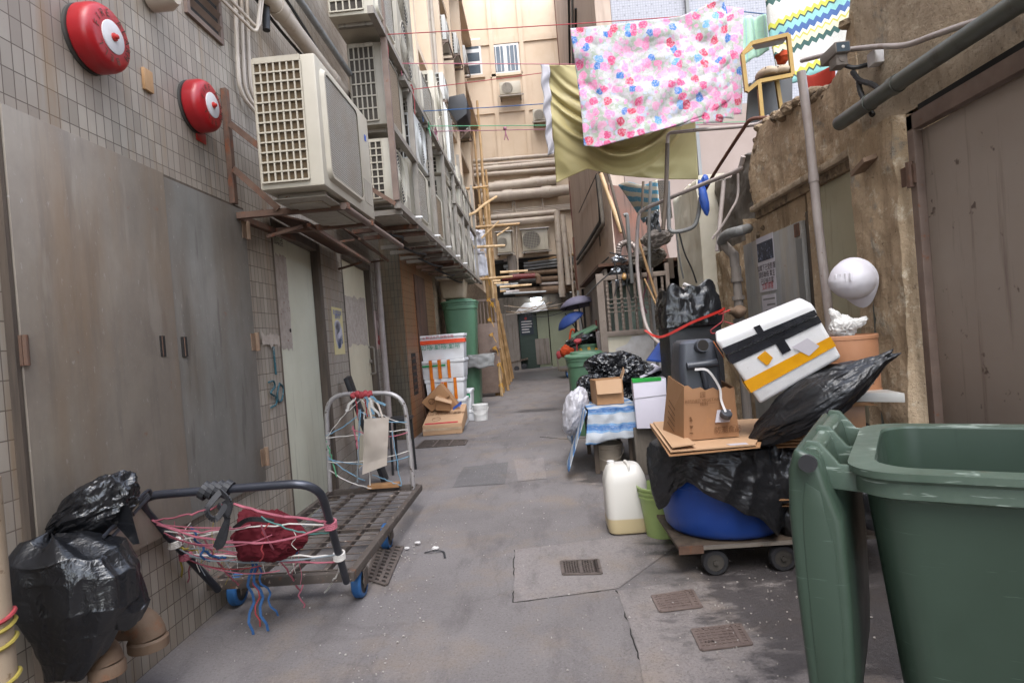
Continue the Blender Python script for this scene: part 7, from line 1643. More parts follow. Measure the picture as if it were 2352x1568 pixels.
b = B(); b.tube(smooth_path([aY(1318, 716, 10.4), aY(1323, 745, 10.4), aY(1322, 770, 10.4), aY(1320, 840, 10.4)], 5), .02, 7); props(b.build('branch_stick', M['wood_dk'], smooth=True), 'crooked brown stick propping the two umbrellas', 'stick')
b = B(); b.box(1.05, 1.42, 14.2, 14.6, 0, 1.6); b.box(1.15, 1.3, 14.1, 14.2, .3, 1.2); props(b.build('cupboard', M['wood_dk'], bevel=.02), 'dark clutter cupboard against the wall behind the umbrellas', 'cupboard')
b = B(); b.tube([V(1.0, 14.05, 0), V(1.0, 14.05, 2.2)], .03, 8); props(b.build('post', M['pvc_grey']), 'grey post standing beside the clutter cupboard', 'post')
# low dark trolley at the far left of the lane
c = aZ(1200, 848); t = thing('flat_cart', 'low dark flat cart with black wheels near the far green doors', 'cart', c)
b = B(); b.bar(aY(1172, 836, c.y) + V(0, 0, .05), aY(1213, 826, c.y) + V(0, 0, .05), .5, .06, (0, 0, 1)); b.build('deck', M['wood_dk'], t)
for px, py in ((1187, 846), (1204, 841)):
    p = aY(px, py, c.y - .25); b = B(); b.lathe(p, [(.03, 0), (.1, .01), (.1, .06), (.03, .07)], 18, (0, -1, 0)); b.build('wheel', M['rubber'], t, smooth=True)
b = B(); P = [aZ(1190, 826 + 2, .006), aZ(1262, 822, .006)]
b = B(); a0 = aZ(1187 + 0, 836, .006); q = [aZ(1187 + 65, 836 - 1, .004), aZ(1265, 833, .004), aZ(1263, 827, .004), aZ(1188, 835, .004)]
q = [aZ(1187, 842, .005), aZ(1262, 836, .005), aZ(1262, 829, .005), aZ(1187, 835, .005)]; b = B()
for k in range(12): b.box(q[0].x + .09 * k, q[0].x + .09 * k + .05, q[0].y, q[0].y + 1.2, .003, .014)
props(b.build('tactile_strip', M['yellow_tie']), 'yellow ribbed paving strip in front of the far green doors', 'paving strip')

# ---------- on and against the right wall
def onR(x, y, off=0.0): return aX(x, y, XR - off)
# notices on the grey door
GX = XR - .021
def dq(pix): return [aX(x, y, GX) for x, y in pix]
q = dq([(1737, 548), (1775, 535), (1784, 665), (1747, 672)]); y_hi, y_lo = q[0].y, q[1].y; z1, z0 = (q[0].z + q[1].z) / 2, (q[2].z + q[3].z) / 2
t = thing('notice', 'white printed notice with a dark photograph on the grey metal door', 'notice', (GX, (y_hi + y_lo) / 2, z0))
B().box(GX - .003, GX - .001, y_lo, y_hi, z0, z1).build('sheet', M['paper'], t)
B().box(GX - .0045, GX - .0032, y_lo + .01, y_hi - .012, z0 + (z1 - z0) * .56, z1 - (z1 - z0) * .10).build('photograph', M['photo'], t)
b = B(); yc = (y_lo + y_hi) / 2
for k, s_ in enumerate(('如閣下已受影響', '請即聯絡 業主', '已記錄在案')): text_into(b, s_, (GX - .0045, yc, z0 + (z1 - z0) * (.43 - k * .125)), (0, -1, 0), (0, 0, 1), (y_hi - y_lo) * .155)
b.build('lettering', M['ink'], t, recalc=False)
b = B(); text_into(b, '立即清理', (GX - .0045, yc, z0 + (z1 - z0) * .09), (0, -1, 0), (0, 0, 1), (y_hi - y_lo) * .17); b.build('lettering', M['ink_red'], t, recalc=False)
q = dq([(1750, 680), (1782, 672), (1790, 745), (1758, 750)]); y_hi, y_lo = q[0].y, q[1].y; z1, z0 = (q[0].z + q[1].z) / 2, (q[2].z + q[3].z) / 2
t = thing('notice', 'weathered torn paper notice below the printed one on the grey door', 'notice', (GX, y_hi, z0))
B().box(GX - .003, GX - .001, y_lo, y_hi, z0, z1).build('sheet', M['paper'], t)
b = B()
for k in range(5): b.box(GX - .0042, GX - .0032, y_lo + .02, y_lo + (y_hi - y_lo) * random.uniform(.5, .9), z0 + .03 + k * .045, z0 + .042 + k * .045)
b.build('lettering', M['pvc_grey'], t)
# downpipe, conduits, big green pipe
pipe('downpipe', [aX(1840, 165, 1.78), aX(1858, 300, 1.80), aX(1880, 520, 1.80), aX(1905, 730, 1.80), V(1.80, aX(1905, 730, 1.80).y, .0)], .027, M['pipe_white'], 'whitish cloth wrapped downpipe leaning in front of the broken wall', rings=[(1, .5)])
P = [aX(1842, 140, 1.80), aX(1930, 118, 1.82), aX(2010, 108, 1.84), aX(2080, 104, 1.84), aX(2150, 80, 1.84), aX(2240, 50, 1.84), aX(2352, 22, 1.84)]
pipe('conduit', smooth_path(P, 5), .014, M['pipe_white'], 'thin whitish conduit passing behind the camera box to the right edge')
P = [aX(1928, 284, 1.80), aX(2100, 165, 1.80), aX(2352, -2, 1.80), aX(2500, -100, 1.80)]
b = B(); b.tube(P, .040, 18); e = P[0] + (P[0] - P[1]).normalized() * .002; t = thing('drainpipe', 'thick green grey pipe slanting along the wall above the brown door', 'pipe', P[0])
b.build('pipe', M['pipe_green'], t, smooth=True)
d = (P[1] - P[0]).normalized()
for k, l_ in ((.75, .05), (.45, .012)): B().tube([P[0].lerp(P[1], k), P[0].lerp(P[1], k) + d * l_], .045, 18).build('collar', M['pipe_green'], t, smooth=True)
P = [aX(2180, 95, 1.86), aX(2260, 40, 1.86), aX(2330, -8, 1.86)]; pipe('conduit', P, .010, M['pipe_brown'], 'slim brown conduit above the thick green grey pipe')
# CCTV camera
c = aX(1932, 112, 1.74); t = thing('security_camera', 'boxy security camera with a dark glass face on the broken wall', 'camera', c)
b = B(); b.box(c.x - .04, c.x + .04, c.y - .02, c.y + .16, c.z - .028, c.z + .032); b.build('housing', M['cement_lt'], t, bevel=.008)
b = B(); b.box(c.x - .034, c.x + .034, c.y - .0225, c.y - .0205, c.z - .024, c.z + .024); b.build('glass', M['glass'], t)
b = B(); b.lathe(c + V(0, -.0228, 0), [(.009, 0), (.007, .002)], 12, (0, -1, 0)); b.build('lens', M['white'], t)
b = B(); b.box(c.x - .03, c.x + .03, c.y + .0, c.y + .08, c.z - .085, c.z - .029); b.lathe(c + V(0, -.001, -.055), [(.016, 0), (.016, .004)], 12, (0, -1, 0)); b.build('mount', M['cement_lt'], t, bevel=.006)
b = B(); b.tube(smooth_path([c + V(.02, .05, -.06), c + V(.07, .02, -.10), V(XR - .01, c.y - .02, c.z - .10)], 4), .012, 7); b.build('cable', M['cable'], t, smooth=True)
p = onR(2022, 133); t = thing('junction_box', 'small white junction box on the plaster right of the security camera', 'junction box', p)
b = B(); b.box(XR - .05, XR + .005, p.y - .035, p.y + .035, p.z - .035, p.z + .035); b.build('box', M['white_paint'], t, bevel=.005)
for k, pts in enumerate(([(1958, 165), (1975, 185), (2005, 195), (2030, 215)], [(1972, 185), (1976, 210), (1990, 240), (2005, 265)])):
    b = B(); P = smooth_path([onR(x, y, .05) for x, y in pts], 6); b.tube(P, [.013 + .002 * (i % 2) for i in range(len(P))], 8); props(b.build('corrugated_hose', M['cable'], smooth=True), ('upper', 'lower')[k] + ' black corrugated hose in the broken gap below the security camera', 'hose')
# red tarp funnel
q = [aY(1845, 205, 4.3), aY(1915, 150, 4.1), aY(1920, 215, 4.0), aY(1897, 190, 4.2)]
b = B(); b.sheet(lambda u, v: aY(1848 + 70 * u, 172 - 25 * u + v * (55 * (1 - abs(u - .62)) ), 4.1) + V(0, .08 * math.sin(math.pi * u), 0), 12, 8); props(b.build('red_tarp', M['redtarp'], smooth=True, solid=.008), 'rust red tarpaulin corner tucked behind the security camera', 'tarp')
q = [aY(1858, 186, 4.5), aY(1880, 176, 4.5), aY(1908, 190, 4.5), aY(1862, 188 + 2, 4.5)]; b = B(); b.slab([aY(1866, 186, 4.4), aY(1902, 190, 4.4), aY(1906, 180, 4.5), aY(1884, 170, 4.5)], (0, .01, .01)); props(b.build('white_scrap', M['white_paint']), 'white scrap lying on the wall top under the red tarpaulin', 'scrap')
# hard hat
c = aX(1962, 640, XR - .16); t = thing('hard_hat', 'white hard hat hung on the dark green pipe by the rough pillar', 'helmet', c)
rot = Matrix.Rotation(math.radians(28), 3, 'Z') @ Matrix.Rotation(math.radians(-104), 3, 'Y')
vs, fs = ico(4); out = []
for p in vs:
    q = V(p.x * .112, p.y * .126, p.z * .122)
    if p.z < 0: q.z = p.z * .03
    if abs(p.x) < .3 and p.z > 0: q *= 1.025
    out.append(c + rot @ q)
b = B(); b.add(out, fs); b.build('shell', M['helmet'], t, smooth=True)
b = B(); n = 40; pr = []
for k in range(n):
    a = 2 * math.pi * k / n; pk = max(0, -math.cos(a)) ** 3 * .055
    pr.append(V((.116 + pk) * math.cos(a), .130 * math.sin(a), -.004 - pk * .25))
vs_ = [c + rot @ V(.104 * math.cos(2 * math.pi * k / n), .117 * math.sin(2 * math.pi * k / n), .012) for k in range(n)] + [c + rot @ p for p in pr] + [c + rot @ (p + V(0, 0, -.006)) for p in pr] + [c + rot @ V(.10 * math.cos(2 * math.pi * k / n), .113 * math.sin(2 * math.pi * k / n), -.012) for k in range(n)]
b.add(vs_, [(r * n + k, r * n + (k + 1) % n, (r + 1) * n + (k + 1) % n, (r + 1) * n + k) for r in range(3) for k in range(n)]); b.build('brim', M['helmet'], t, smooth=True)
b = B()
for k in range(4): b.obox(c + rot @ V(.035 + .0 * k, -.06 + .028 * k, .112), rot @ V(.022, 0, -.006), rot @ V(0, .006, 0), rot @ V(0, 0, .003))
b.build('vent_ridge', M['helmet'], t, bevel=.003)
b = B(); b.tube([V(XR - .02, c.y + .0, c.z + .07), V(XR - .10, c.y - .01, c.z + .075)], .008, 7); props(b.build('wall_hook', M['cable']), 'black hook carrying the white hard hat', 'hook')
yh = aX(2006, 640, XR - .06).y
pipe('downpipe', [V(XR - .05, yh, aX(2003, 585, XR - .05).z), V(XR - .05, yh, .0)], .022, M['pipe_green'], 'slim dark green pipe down the edge of the rough pillar behind the hard hat', rings=[(0, .28)])
# drain stack with elbow
def gx(px, py, X=1.72): return aX(px, py, X)
t = thing('drain_stack', 'grey and ochre drain stack of stepped fittings with a fat grey elbow', 'pipe', (1.72, 5.2, 0))
e0, e1, e2, e3, e4 = gx(1718, 525, 1.86), gx(1700, 530, 1.72), gx(1668, 540, 1.66), gx(1655, 560, 1.66), gx(1672, 585, 1.70)
b = B(); b.tube(smooth_path([e0, e1, e2, e3], 6), .042, 14); b.build('elbow', M['pvc_grey'], t, smooth=True)
YS = 5.15
zz = [aX(1678, y, 1.7).z for y in (575, 600, 640, 690, 735)]
b = B(); b.tube([e3 + V(0, 0, .02), e4 + V(.02, -.1, -.02), aX(1688, 612, 1.72)], [.04, .042, .04], 14); b.build('flex', M['cement_lt'], t, smooth=True)
s0 = aX(1690, 612, 1.72); prev = s0.z
b = B()
for k, (r, h) in enumerate(((.042, .10), (.05, .03), (.036, .12), (.052, .035), (.040, .16), (.056, .04), (.044, .18), (.055, .04), (.040, .7))):
    if prev <= .02: break
    z_ = max(0.0, prev - h); b.tube([(s0.x, s0.y, prev), (s0.x, s0.y, z_)], r, 14); prev = z_
b.build('stack', M['cement_lt'], t)
b = B(); j = V(s0.x - .02, s0.y - .05, aX(1680, 718, 1.7).z); bag(b, j, (.06, .06, .05), None, 4, .15, 1.5, 3, None, 0); b.tube([j + V(-.1, -.03, .02), j], .03, 10); b.build('tap', M['cast_rust'], t, smooth=True)
# bent conduits in front of the cream block
def cpx(x, y): return ((2550 + x / 3.484) / 1.7415, (600 + y / 3.484) / 1.7415)
P = [aY(*cpx(1475, 90), 5.15), aY(*cpx(1440, 215), 5.2), aY(*cpx(1380, 290), 5.25), aY(*cpx(880, 490), 5.7), aY(*cpx(300, 735), 6.2), aY(*cpx(100, 825), 6.35), aY(*cpx(20, 920), 6.4), aY(1463, 560, 6.4), aY(1466, 640, 6.35), aY(1485, 750, 6.2), aY(1530, 805, 5.9)]
pipe('conduit', smooth_path(P, 6), .019, M['pipe_white'], 'long whitish conduit bowing over and down in front of the barred gate', seg=10)
P = [aY(1765, 268, 5.2), aY(1745, 285, 5.3), aY(1690, 292, 5.5), aY(1600, 299, 5.8), aY(1534, 306, 5.9), aY(1533, 330, 5.9), aY(1530, 440, 5.9), aY(1523, 528, 5.9)]
t = thing('bent_pipe', 'square cornered pipe frame, pale across the top and dark down the side', 'pipe', P[-1])
b = B(); b.tube(fillet(P[:6], .04), .017, 10); b.build('top_pipe', M['pipe_white'], t, smooth=True); b = B(); b.tube(P[5:], .021, 10); b.build('side_pipe', M['wood_dk'], t, smooth=True)
P = [aY(1768, 270, 5.0), aY(1725, 275, 5.15), aY(1705, 300, 5.3), aY(1672, 350, 5.6), aY(1640, 400, 5.9), aY(1618, 440, 6.2)]; pipe('conduit', smooth_path(P, 5), .016, M['pipe_brown'], 'curved brown conduit dropping from the broken wall top')
P = [aY(*cpx(425, 440), 6.0), aY(*cpx(440, 1150), 6.0), aY(*cpx(640, 1130), 5.95), aY(*cpx(800, 1070), 5.9), aY(*cpx(850, 900), 5.9), aY(*cpx(880, 660), 5.9)]; pipe('conduit', fillet(P, .12), .020, M['pvc_grey'], 'grey U shaped pipe in front of the cream block')
P = [aY(*cpx(1205, 430), 5.4), aY(*cpx(1110, 1410), 5.4)]; pipe('stick', P, .019, M['pipe_white'], 'pale straight pole leaning by the dark cement wall', 'pole')
P = [aY(*cpx(1400, 330), 5.3), aY(*cpx(1395, 650), 5.3), aY(*cpx(1300, 850), 5.3), aY(*cpx(1170, 1070), 5.35), aY(*cpx(1040, 1240), 5.4)]; pipe('hose', smooth_path(P, 5), .011, M['pipe_white'], 'thin pale hose curving beside the straight pole', 'hose')
P = [aY(*cpx(80, 440), 7.4), aY(*cpx(60, 830), 7.4)]; pipe('post', P, .016, M['wood_dk'], 'thin dark post holding the striped awning', 'post')
P = [aY(*cpx(185, 440), 7.2), aY(*cpx(160, 1000), 7.2), aY(*cpx(165, 1560), 7.2), V(aY(*cpx(165, 1560), 7.2).x, 7.2, .0)]; pipe('post', P, .020, M['pvc_grey'], 'grey upright post in front of the striped awning', 'post')
for k, (a, c, r, m, lab) in enumerate([((1380, 399), (1428, 534), .04, 'bamboo_lt', 'pale board leaning against the beige tenement'), ((1397, 399), (1450, 600), .025, 'wood_dk', 'dark stick leaning beside the pale board'), ((1463, 540), (1545, 800), .02, 'wood', 'brown stick leaning across the barred gate'), ((1480, 640), (1560, 812), .013, 'bamboo', 'thin twig leaning against the gate by the red ribbon')]):
    pipe('leaning_pole', [aY(*a, 9.0 - k * .9), aY(*c, 8.8 - k * .9)], r * .8, M[m], lab, 'pole')
p0, p1 = aY(1440, 500, 7.6), aY(1448, 620, 7.6); pipe('vent_pipe', fillet([aY(1433, 495, 7.6), aY(1440, 492, 7.6), aY(1445, 560, 7.6), aY(1452, 650, 7.6)], .05), .024, M['pvc_grey'], 'grey vent pipe with a hooked top above the gate')
P = [aY(1420, 585, 7.9), aY(1425, 563, 7.9), aY(1445, 558, 7.9), aY(1462, 575, 7.8), aY(1468, 640, 7.7)]; P = smooth_path(P, 8); b = B(); b.tube(P, [.035 + .006 * (i % 2) for i in range(len(P))], 10); props(b.build('foil_duct', M['duct'], smooth=False), 'crinkled flexible duct looping over the gate', 'duct')
for k, pts in enumerate([[(1410, 600), (1418, 640), (1412, 680)], [(1430, 590), (1455, 600), (1470, 580), (1482, 620)], [(1445, 610), (1440, 650), (1452, 690)], [(1480, 590), (1488, 640), (1476, 690), (1486, 720)], [(1500, 600), (1496, 660), (1502, 720)], [(1345, 680), (1380, 645), (1420, 612)], [(1400, 580), (1440, 588), (1475, 566)], [(1560, 535), (1572, 580), (1590, 620), (1600, 650)], [(1553, 530), (1560, 590), (1570, 640)]]):
    m = ('cable', 'pipe_white', 'cable', 'rope_purple', 'pipe_white', 'cable', 'cable', 'cable', 'pvc_grey')[k]
    pipe('loose_cable', smooth_path([aY(x, y, 7.85 - (.9 if k > 6 else 0)) for x, y in pts], 6), .009, M[m], ['dangling black cable left of the meter tangle', 'looping pale cable over the gate', 'black cable beside the amber bulb', 'purple cord hanging on the gate', 'pale cord hanging straight on the gate', 'long black cable slanting from the wall to the gate', 'black cable strung under the flexible duct', 'thin black wire hanging on the cream block', 'thin grey wire hanging on the cream block'][k], 'cable', seg=6)
for k in range(7):
    c = aY(1418 + 10 * (k % 3) + random.uniform(-4, 4), 596 + 9 * k, 8.12); b = B(); bag(b, c, (.07, .05, .05), None, 100 + k, .5, 2.5, 3, None, 0)
    props(b.build('wire_tangle', M['cable'] if k % 3 else M['foil']), 'knot of burnt looking wires and foil behind the gate top', 'wires', 'wire knots behind the gate top')
c = aY(1434, 634, 7.95); t = thing('light_bulb', 'amber light bulb hanging above the gate', 'bulb', c); b = B(); b.lathe(c, [(.005, -.05), (.03, -.035), (.036, -.01), (.02, .02), (.014, .04)], 16); b.build('glass', M['bulb'], t, smooth=True); b = B(); b.lathe(c, [(.016, .04), (.016, .07), (.006, .08)], 12); b.build('socket', M['cable'], t)
# striped awning, brown sheet edge, foil
q = [aY(1420, 425, 8.3), aY(1510, 416, 7.6), aY(1515, 490, 7.5), aY(1478, 512, 8.2)]
def awn(u, v): p = q[0].lerp(q[1], u).lerp(q[3].lerp(q[2], u), v); p.z += .03 * math.sin(u * 7 + v * 3) * (1 - v); return p
b = B(); b.sheet(awn, 20, 12); props(b.build('striped_awning', M['tarp2'], smooth=True, solid=.006), 'blue and white striped awning cloth over the shack roof', 'awning')
q = [aY(1482, 500, 7.4), aY(1515, 478, 7.2), aY(1520, 530, 7.1), aY(1500, 545, 7.3)]
b = B(); b.sheet(lambda u, v: q[0].lerp(q[1], u).lerp(q[3].lerp(q[2], u), v) + V(0, .12 * crumple(V(u * 2.5, v * 2.5, 1), 1, 2), 0), 18, 18); props(b.build('foil_sheet', M['foil'], solid=.004), 'crumpled silver foil sheet below the striped awning', 'foil')
b = B(); q = [aY(1511, 415, 7.0), aY(1535, 412, 7.0), aY(1545, 500, 7.0), aY(1520, 505, 7.0)]; b.slab(q, (0, .02, 0)); props(b.build('mesh_panel', mesh_mat('grey_mesh', '#5d564f', '#26211d', 'x', .02, .02, .006)), 'dark wire mesh panel beside the striped awning', 'mesh')
for k, (px, py, Y, r, m, lab) in enumerate([(1508, 548, 7.3, (.15, .12, .09), 'cement_lt', 'lump of broken masonry on the shack roof by the foil'), (1490, 590, 7.6, (.17, .14, .11), 'cement', 'dark lump of rubble over the gate')]):
    b = B(); bag(b, aY(px, py, Y), r, None, 120 + k, .35, 2.6, 4, None, 0); props(b.build('rubble_lump', M[m]), lab, 'rubble')
P = [aY(1612, 420, 5.8), aY(1622, 410, 5.8)]; b = B(); c = aY(1616, 455, 5.8)
bag(b, c, (.035, .03, .14), Matrix.Rotation(-.12, 3, 'Y'), 140, .3, 2.4, 4, None, 0); bag(b, aY(1620, 415, 5.8), (.03, .025, .05), None, 141, .3, 2.4, 3, None, 0); props(b.build('blue_rag', M['blue'], smooth=True), 'twisted blue plastic rag hanging on the conduit', 'rag')
# things on the flat roof behind the broken wall: brass shelf with shoes, blanket, towel
def gold(name, pts, par, r=.016):
    b = B()
    for a, c in zip(pts, pts[1:]): b.bar(a, c, r * 2, r * 2, (0, 1, .01))
    return b.build(name, M['gold'], par)
def c6(x, y, Y): return aY((2900 + x / 1.7425) / 1.7415, (y / 1.7425) / 1.7415, Y)
t = thing('shelf_unit', 'brass framed shelf unit with dark boards on the roof behind the broken wall', 'shelf', c6(250, 860, 5.4))
gold('frame', [c6(120, 380, 5.4), c6(185, 305, 5.4), c6(440, 245, 5.4), c6(470, 525, 5.4), c6(235, 570, 5.4), c6(260, 840, 5.4)], t); gold('frame', [c6(120, 380, 5.4), c6(150, 640, 5.4), c6(235, 570, 5.4)], t)
gold('frame', [c6(135, 375, 5.75), c6(200, 330, 5.75), c6(405, 290, 5.75)], t, .01); gold('frame', [c6(360, 560, 5.7), c6(390, 760, 5.7)], t); gold('frame', [c6(435, 250, 5.42), c6(400, 290, 5.75)], t, .01)
b = B(); b.slab([c6(185, 312, 5.42), c6(438, 252, 5.42), c6(400, 300, 5.8), c6(210, 340, 5.8)], (0, 0, -.012)); b.slab([c6(150, 640, 5.42), c6(235, 572, 5.42), c6(468, 528, 5.42), c6(420, 500, 5.8), c6(200, 560, 5.8)], (0, 0, -.012)); b.build('board', M['shelf'], t)
b = B(); b.slab([c6(170, 580, 5.85), c6(470, 545, 5.85), c6(470, 860, 5.85), c6(150, 860, 5.85)], (0, .03, 0)); b.build('back_panel', M['shelf'], t)
for k, (x, y) in enumerate(((290, 520), (375, 512))):
    c = c6(x, y, 5.5); s_ = thing('shoe', ('left', 'right')[k] + ' beige perforated clog on the brass shelf', 'shoe', c, 'beige clogs on the shelf')
    b = B(); bag(b, c, (.085, .12, .055), Matrix.Rotation(.2, 3, 'Z'), 150 + k, .04, 1, 4, None, .5); b.build('upper', M['croc'], s_, smooth=True)
    b = B()
    for j in range(5): b.lathe(c + V(-.04 + .02 * j, -.095 + .006 * abs(j - 2), .018), [(.007, 0), (.007, .012)], 8, (0, -1, .25))
    b.build('vent_hole', M['ink'], s_)
b = B(); c = c6(400, 405, 5.7); bag(b, c, (.05, .05, .05), None, 160, .4, 2, 3, None, 0); props(b.build('orange_cloth', M['orangebag'], smooth=True), 'small orange and black cloth behind the brass shelf', 'cloth')
q = [aY(1764, 8, 6.1), aY(1960, -45, 6.0), aY(1950, 92, 5.9), aY(1800, 180, 6.0)]
q = [aY(1748, -45, 6.2), aY(1965, -90, 6.1), aY(1958, 150, 6.0), aY(1790, 200, 6.0)]
b = B(); b.sheet(lambda u, v: q[0].lerp(q[1], u).lerp(q[3].lerp(q[2], u), v) + V(0, .05 * noise.noise(V(u * 4, v * 3, 2)), .0), 24, 20); props(b.build('knit_blanket', M['knit'], smooth=True, solid=.02), 'zigzag patterned knitted blanket in white, yellow, blue and green, hung behind the wall', 'blanket')
q = [aY(1692, 42, 6.4), aY(1758, 36, 6.4), aY(1765, 118, 6.4), aY(1706, 148, 6.4)]
b = B(); b.sheet(lambda u, v: q[0].lerp(q[1], u).lerp(q[3].lerp(q[2], u), v) + V(0, .03 * math.sin(u * 12), 0), 24, 14); props(b.build('towel', M['towel_st'], smooth=True, solid=.008), 'mint striped towel hanging between floral sheet and knitted blanket', 'towel')
b = B(); b.tube([aY(1640, 20, 6.4), aY(1765, 34, 6.45), aY(2000, -60, 6.2)], .006, 5); props(b.build('clothesline', M['rope_blue']), 'short line carrying the mint towel and knitted blanket', 'clothesline')
P = [V(3.2, 6.2, 2.58), V(3.2, 6.2, 6.5)]; pipe('roof_post', P, .03, M['pvc_grey'], 'post on the flat roof holding the lines, out at the right', 'post')
# ================================================================== OVERHEAD, FAR END DETAILS, GROUND DETAILS
def line(a, c, m, label, s=.03, r=.0042, knot_=True):
    t = thing('clothesline', label, 'clothesline', a, 'clotheslines across the alley')
    b = B(); b.tube(sag(a, c, s, 14), r, 6); b.build('cord', M['rope_' + m], t, smooth=True)
    b = B()
    for j in range(3): b.tube([Vector(a) + V(.012 * math.cos(q), .03 * math.cos(q * 1 + j), .03 * math.sin(q) + .012 * (j - 1)) for q in [2 * math.pi * i / 12 for i in range(12)]], r, 5, closed=True)
    b.tube([a, Vector(a) + V(.02, -.01, -.12), Vector(a) + V(.01, 0, -.26 if m == 'red' else -.12)], r, 5); b.build('knot', M['rope_' + m], t)
YS_ = 5.6
line(aY(884, 80, 5.3), aY(1680, 30, 5.85), 'red', 'topmost red clothesline, the one carrying the floral sheet', .01)
line(aY(917, 146, 5.85), aY(1700, 150, 6.4), 'pink', 'pink red clothesline carrying the olive sheet', .0)
line(aY(946, 206, 6.3), aY(1700, 100, 7.2), 'red', 'thin red clothesline slanting up below the pink one', .02, .004)
line(aY(967, 256, 6.9), aY(1720, 200, 7.3), 'blue', 'bright blue clothesline across the alley', .02, .005)
line(aY(984, 290, 7.2), aY(1720, 280, 7.5), 'green', 'pale green clothesline below the blue one', .01, .005)
line(aY(1001, 302, 7.5), aY(1720, 283, 7.6), 'purple', 'lowest dull purple clothesline with a knotted tail', .01, .005)
b = B(); c = aY(1160, 295, 7.5); b.tube([c, c + V(.005, 0, -.07), c + V(.03, 0, -.15)], .008, 5); b.tube([c, c + V(.0, 0, -.07), c + V(-.02, 0, -.14)], .007, 5); bag(b, c, (.02, .02, .02), None, 3, .3, 2, 2, None, 0); props(b.build('cord_tail', M['rope_purple']), 'loose knotted tail of cord on the lowest clothesline', 'cord')
# floral sheet
FT = [(0, 66), (.25, 58), (.5, 48), (.72, 38), (.88, 14), (1.0, -6)]
def floral_f(u, v, dy=0.0, cut=1.0):
    yt = ipl(FT, u); yb_ = ipl([(0, 335), (.1, 338), (.3, 318), (.55, 290), (.8, 262), (1.0, 225)], u)
    xt = 1310 + 352 * u; xb_ = 1340 + 350 * u + 8 * math.sin(u * 3)
    x = xt + (xb_ - xt) * v * cut + (6 * math.sin(v * 3 + u * 8) * v); y = yt + (yb_ - yt) * v * cut
    Y = YS_ + .22 * u * 0 + dy + .05 * math.sin(u * 5 + v * 3) * v + .05 * ridge(V(u * 3 + v * 1.5, v * 2.2 - u, 2), 1.2, 3) + .02 * ridge(V(u * 7, v * 6 + u * 3, 2), 1, 6) + .04 * noise.noise(V(u * 3, v * 4, 8))
    return aY(x, y, Y)
b = B(); b.sheet(floral_f, 110, 80)
fs_ = thing('floral_sheet', 'white bed sheet printed with pink, red and blue flowers hung on the top line', 'bed sheet', aY(1500, 300, YS_))
b.build('front_fold', M['floral'], fs_, smooth=True, solid=.004)
b = B(); b.sheet(lambda u, v: aY(1620 + 88 * u - 4 * v, (10 + 10 * u) + (250 + (10 if u > .5 else 25)) * v - 18 * u * v, YS_ + .10 + .04 * math.sin(u * 4 + v * 5)), 24, 40); b.build('rear_fold', M['floral'], fs_, smooth=True, solid=.004)
b = B(); b.sheet(lambda u, v: aY(1480 + 205 * u, 235 - 22 * u + (55 + 8 * u) * v + 8 * math.sin(u * 6), YS_ + .07 + .03 * math.sin(u * 9)), 30, 12); b.build('rear_fold', M['floral'], fs_, smooth=True, solid=.004)
# olive sheet with a swag and white trim
OY = 6.15
def olive_f(u, v):
    xl0, xr0 = 1262 + 12 * v * 0, 1620
    yb_ = ipl([(0, 420), (.10, 405), (.22, 388), (.40, 402), (.6, 408), (.8, 412), (1, 412)], u)
    y = 150 + (yb_ - 150) * v; x = 1258 + (1590 - 1258) * u + 20 * v * (1 - u) + 14 * v * u
    w_ = math.exp(-((u - .42) / .55) ** 2)
    k = v - (.66 - 1.9 * (u - .46) ** 2)                               # distance from the deep swag line
    sw = math.exp(-(k / .26) ** 2) * math.exp(-((u - .46) / .42) ** 2)
    fold = sw * (.10 + .045 * math.sin(k * 42 + 2.5 * noise.noise(V(u * 2.5, v * 3, 6))) + .02 * math.sin(k * 75 + u * 5)) + .07 * max(0, k) * (1 if k > 0 else 0) * -1
    fold += .05 * math.sin(u * 24 - v * 9 + 2 * noise.noise(V(u * 4, v * 3, 1))) * max(0, 1 - u * 3) * (1 - .5 * v) + .03 * ridge(V(u * 5, v * 7, 1), 1, 4) * max(0, v - .72) * 2.5
    return aY(x, y, OY - fold + .04 * noise.noise(V(u * 3, v * 3, 4)))
b = B(); b.sheet(olive_f, 120, 100)
os_ = thing('olive_sheet', 'olive satin sheet with a deep draped swag hung behind the floral one', 'bed sheet', aY(1430, 412, OY))
b.build('cloth', M['olive'], os_, smooth=True, solid=.003)
b = B(); b.sheet(lambda u, v: aY(1241 + 20 * u + (17 - 6 * u) * v + 2 * math.sin(v * 22), 147 + 2 * u + (211 - 8 * u) * v, OY - .03 + .02 * math.sin(v * 25 + u * 3)), 5, 50); b.build('trim', M['trim'], os_, smooth=True, solid=.004)

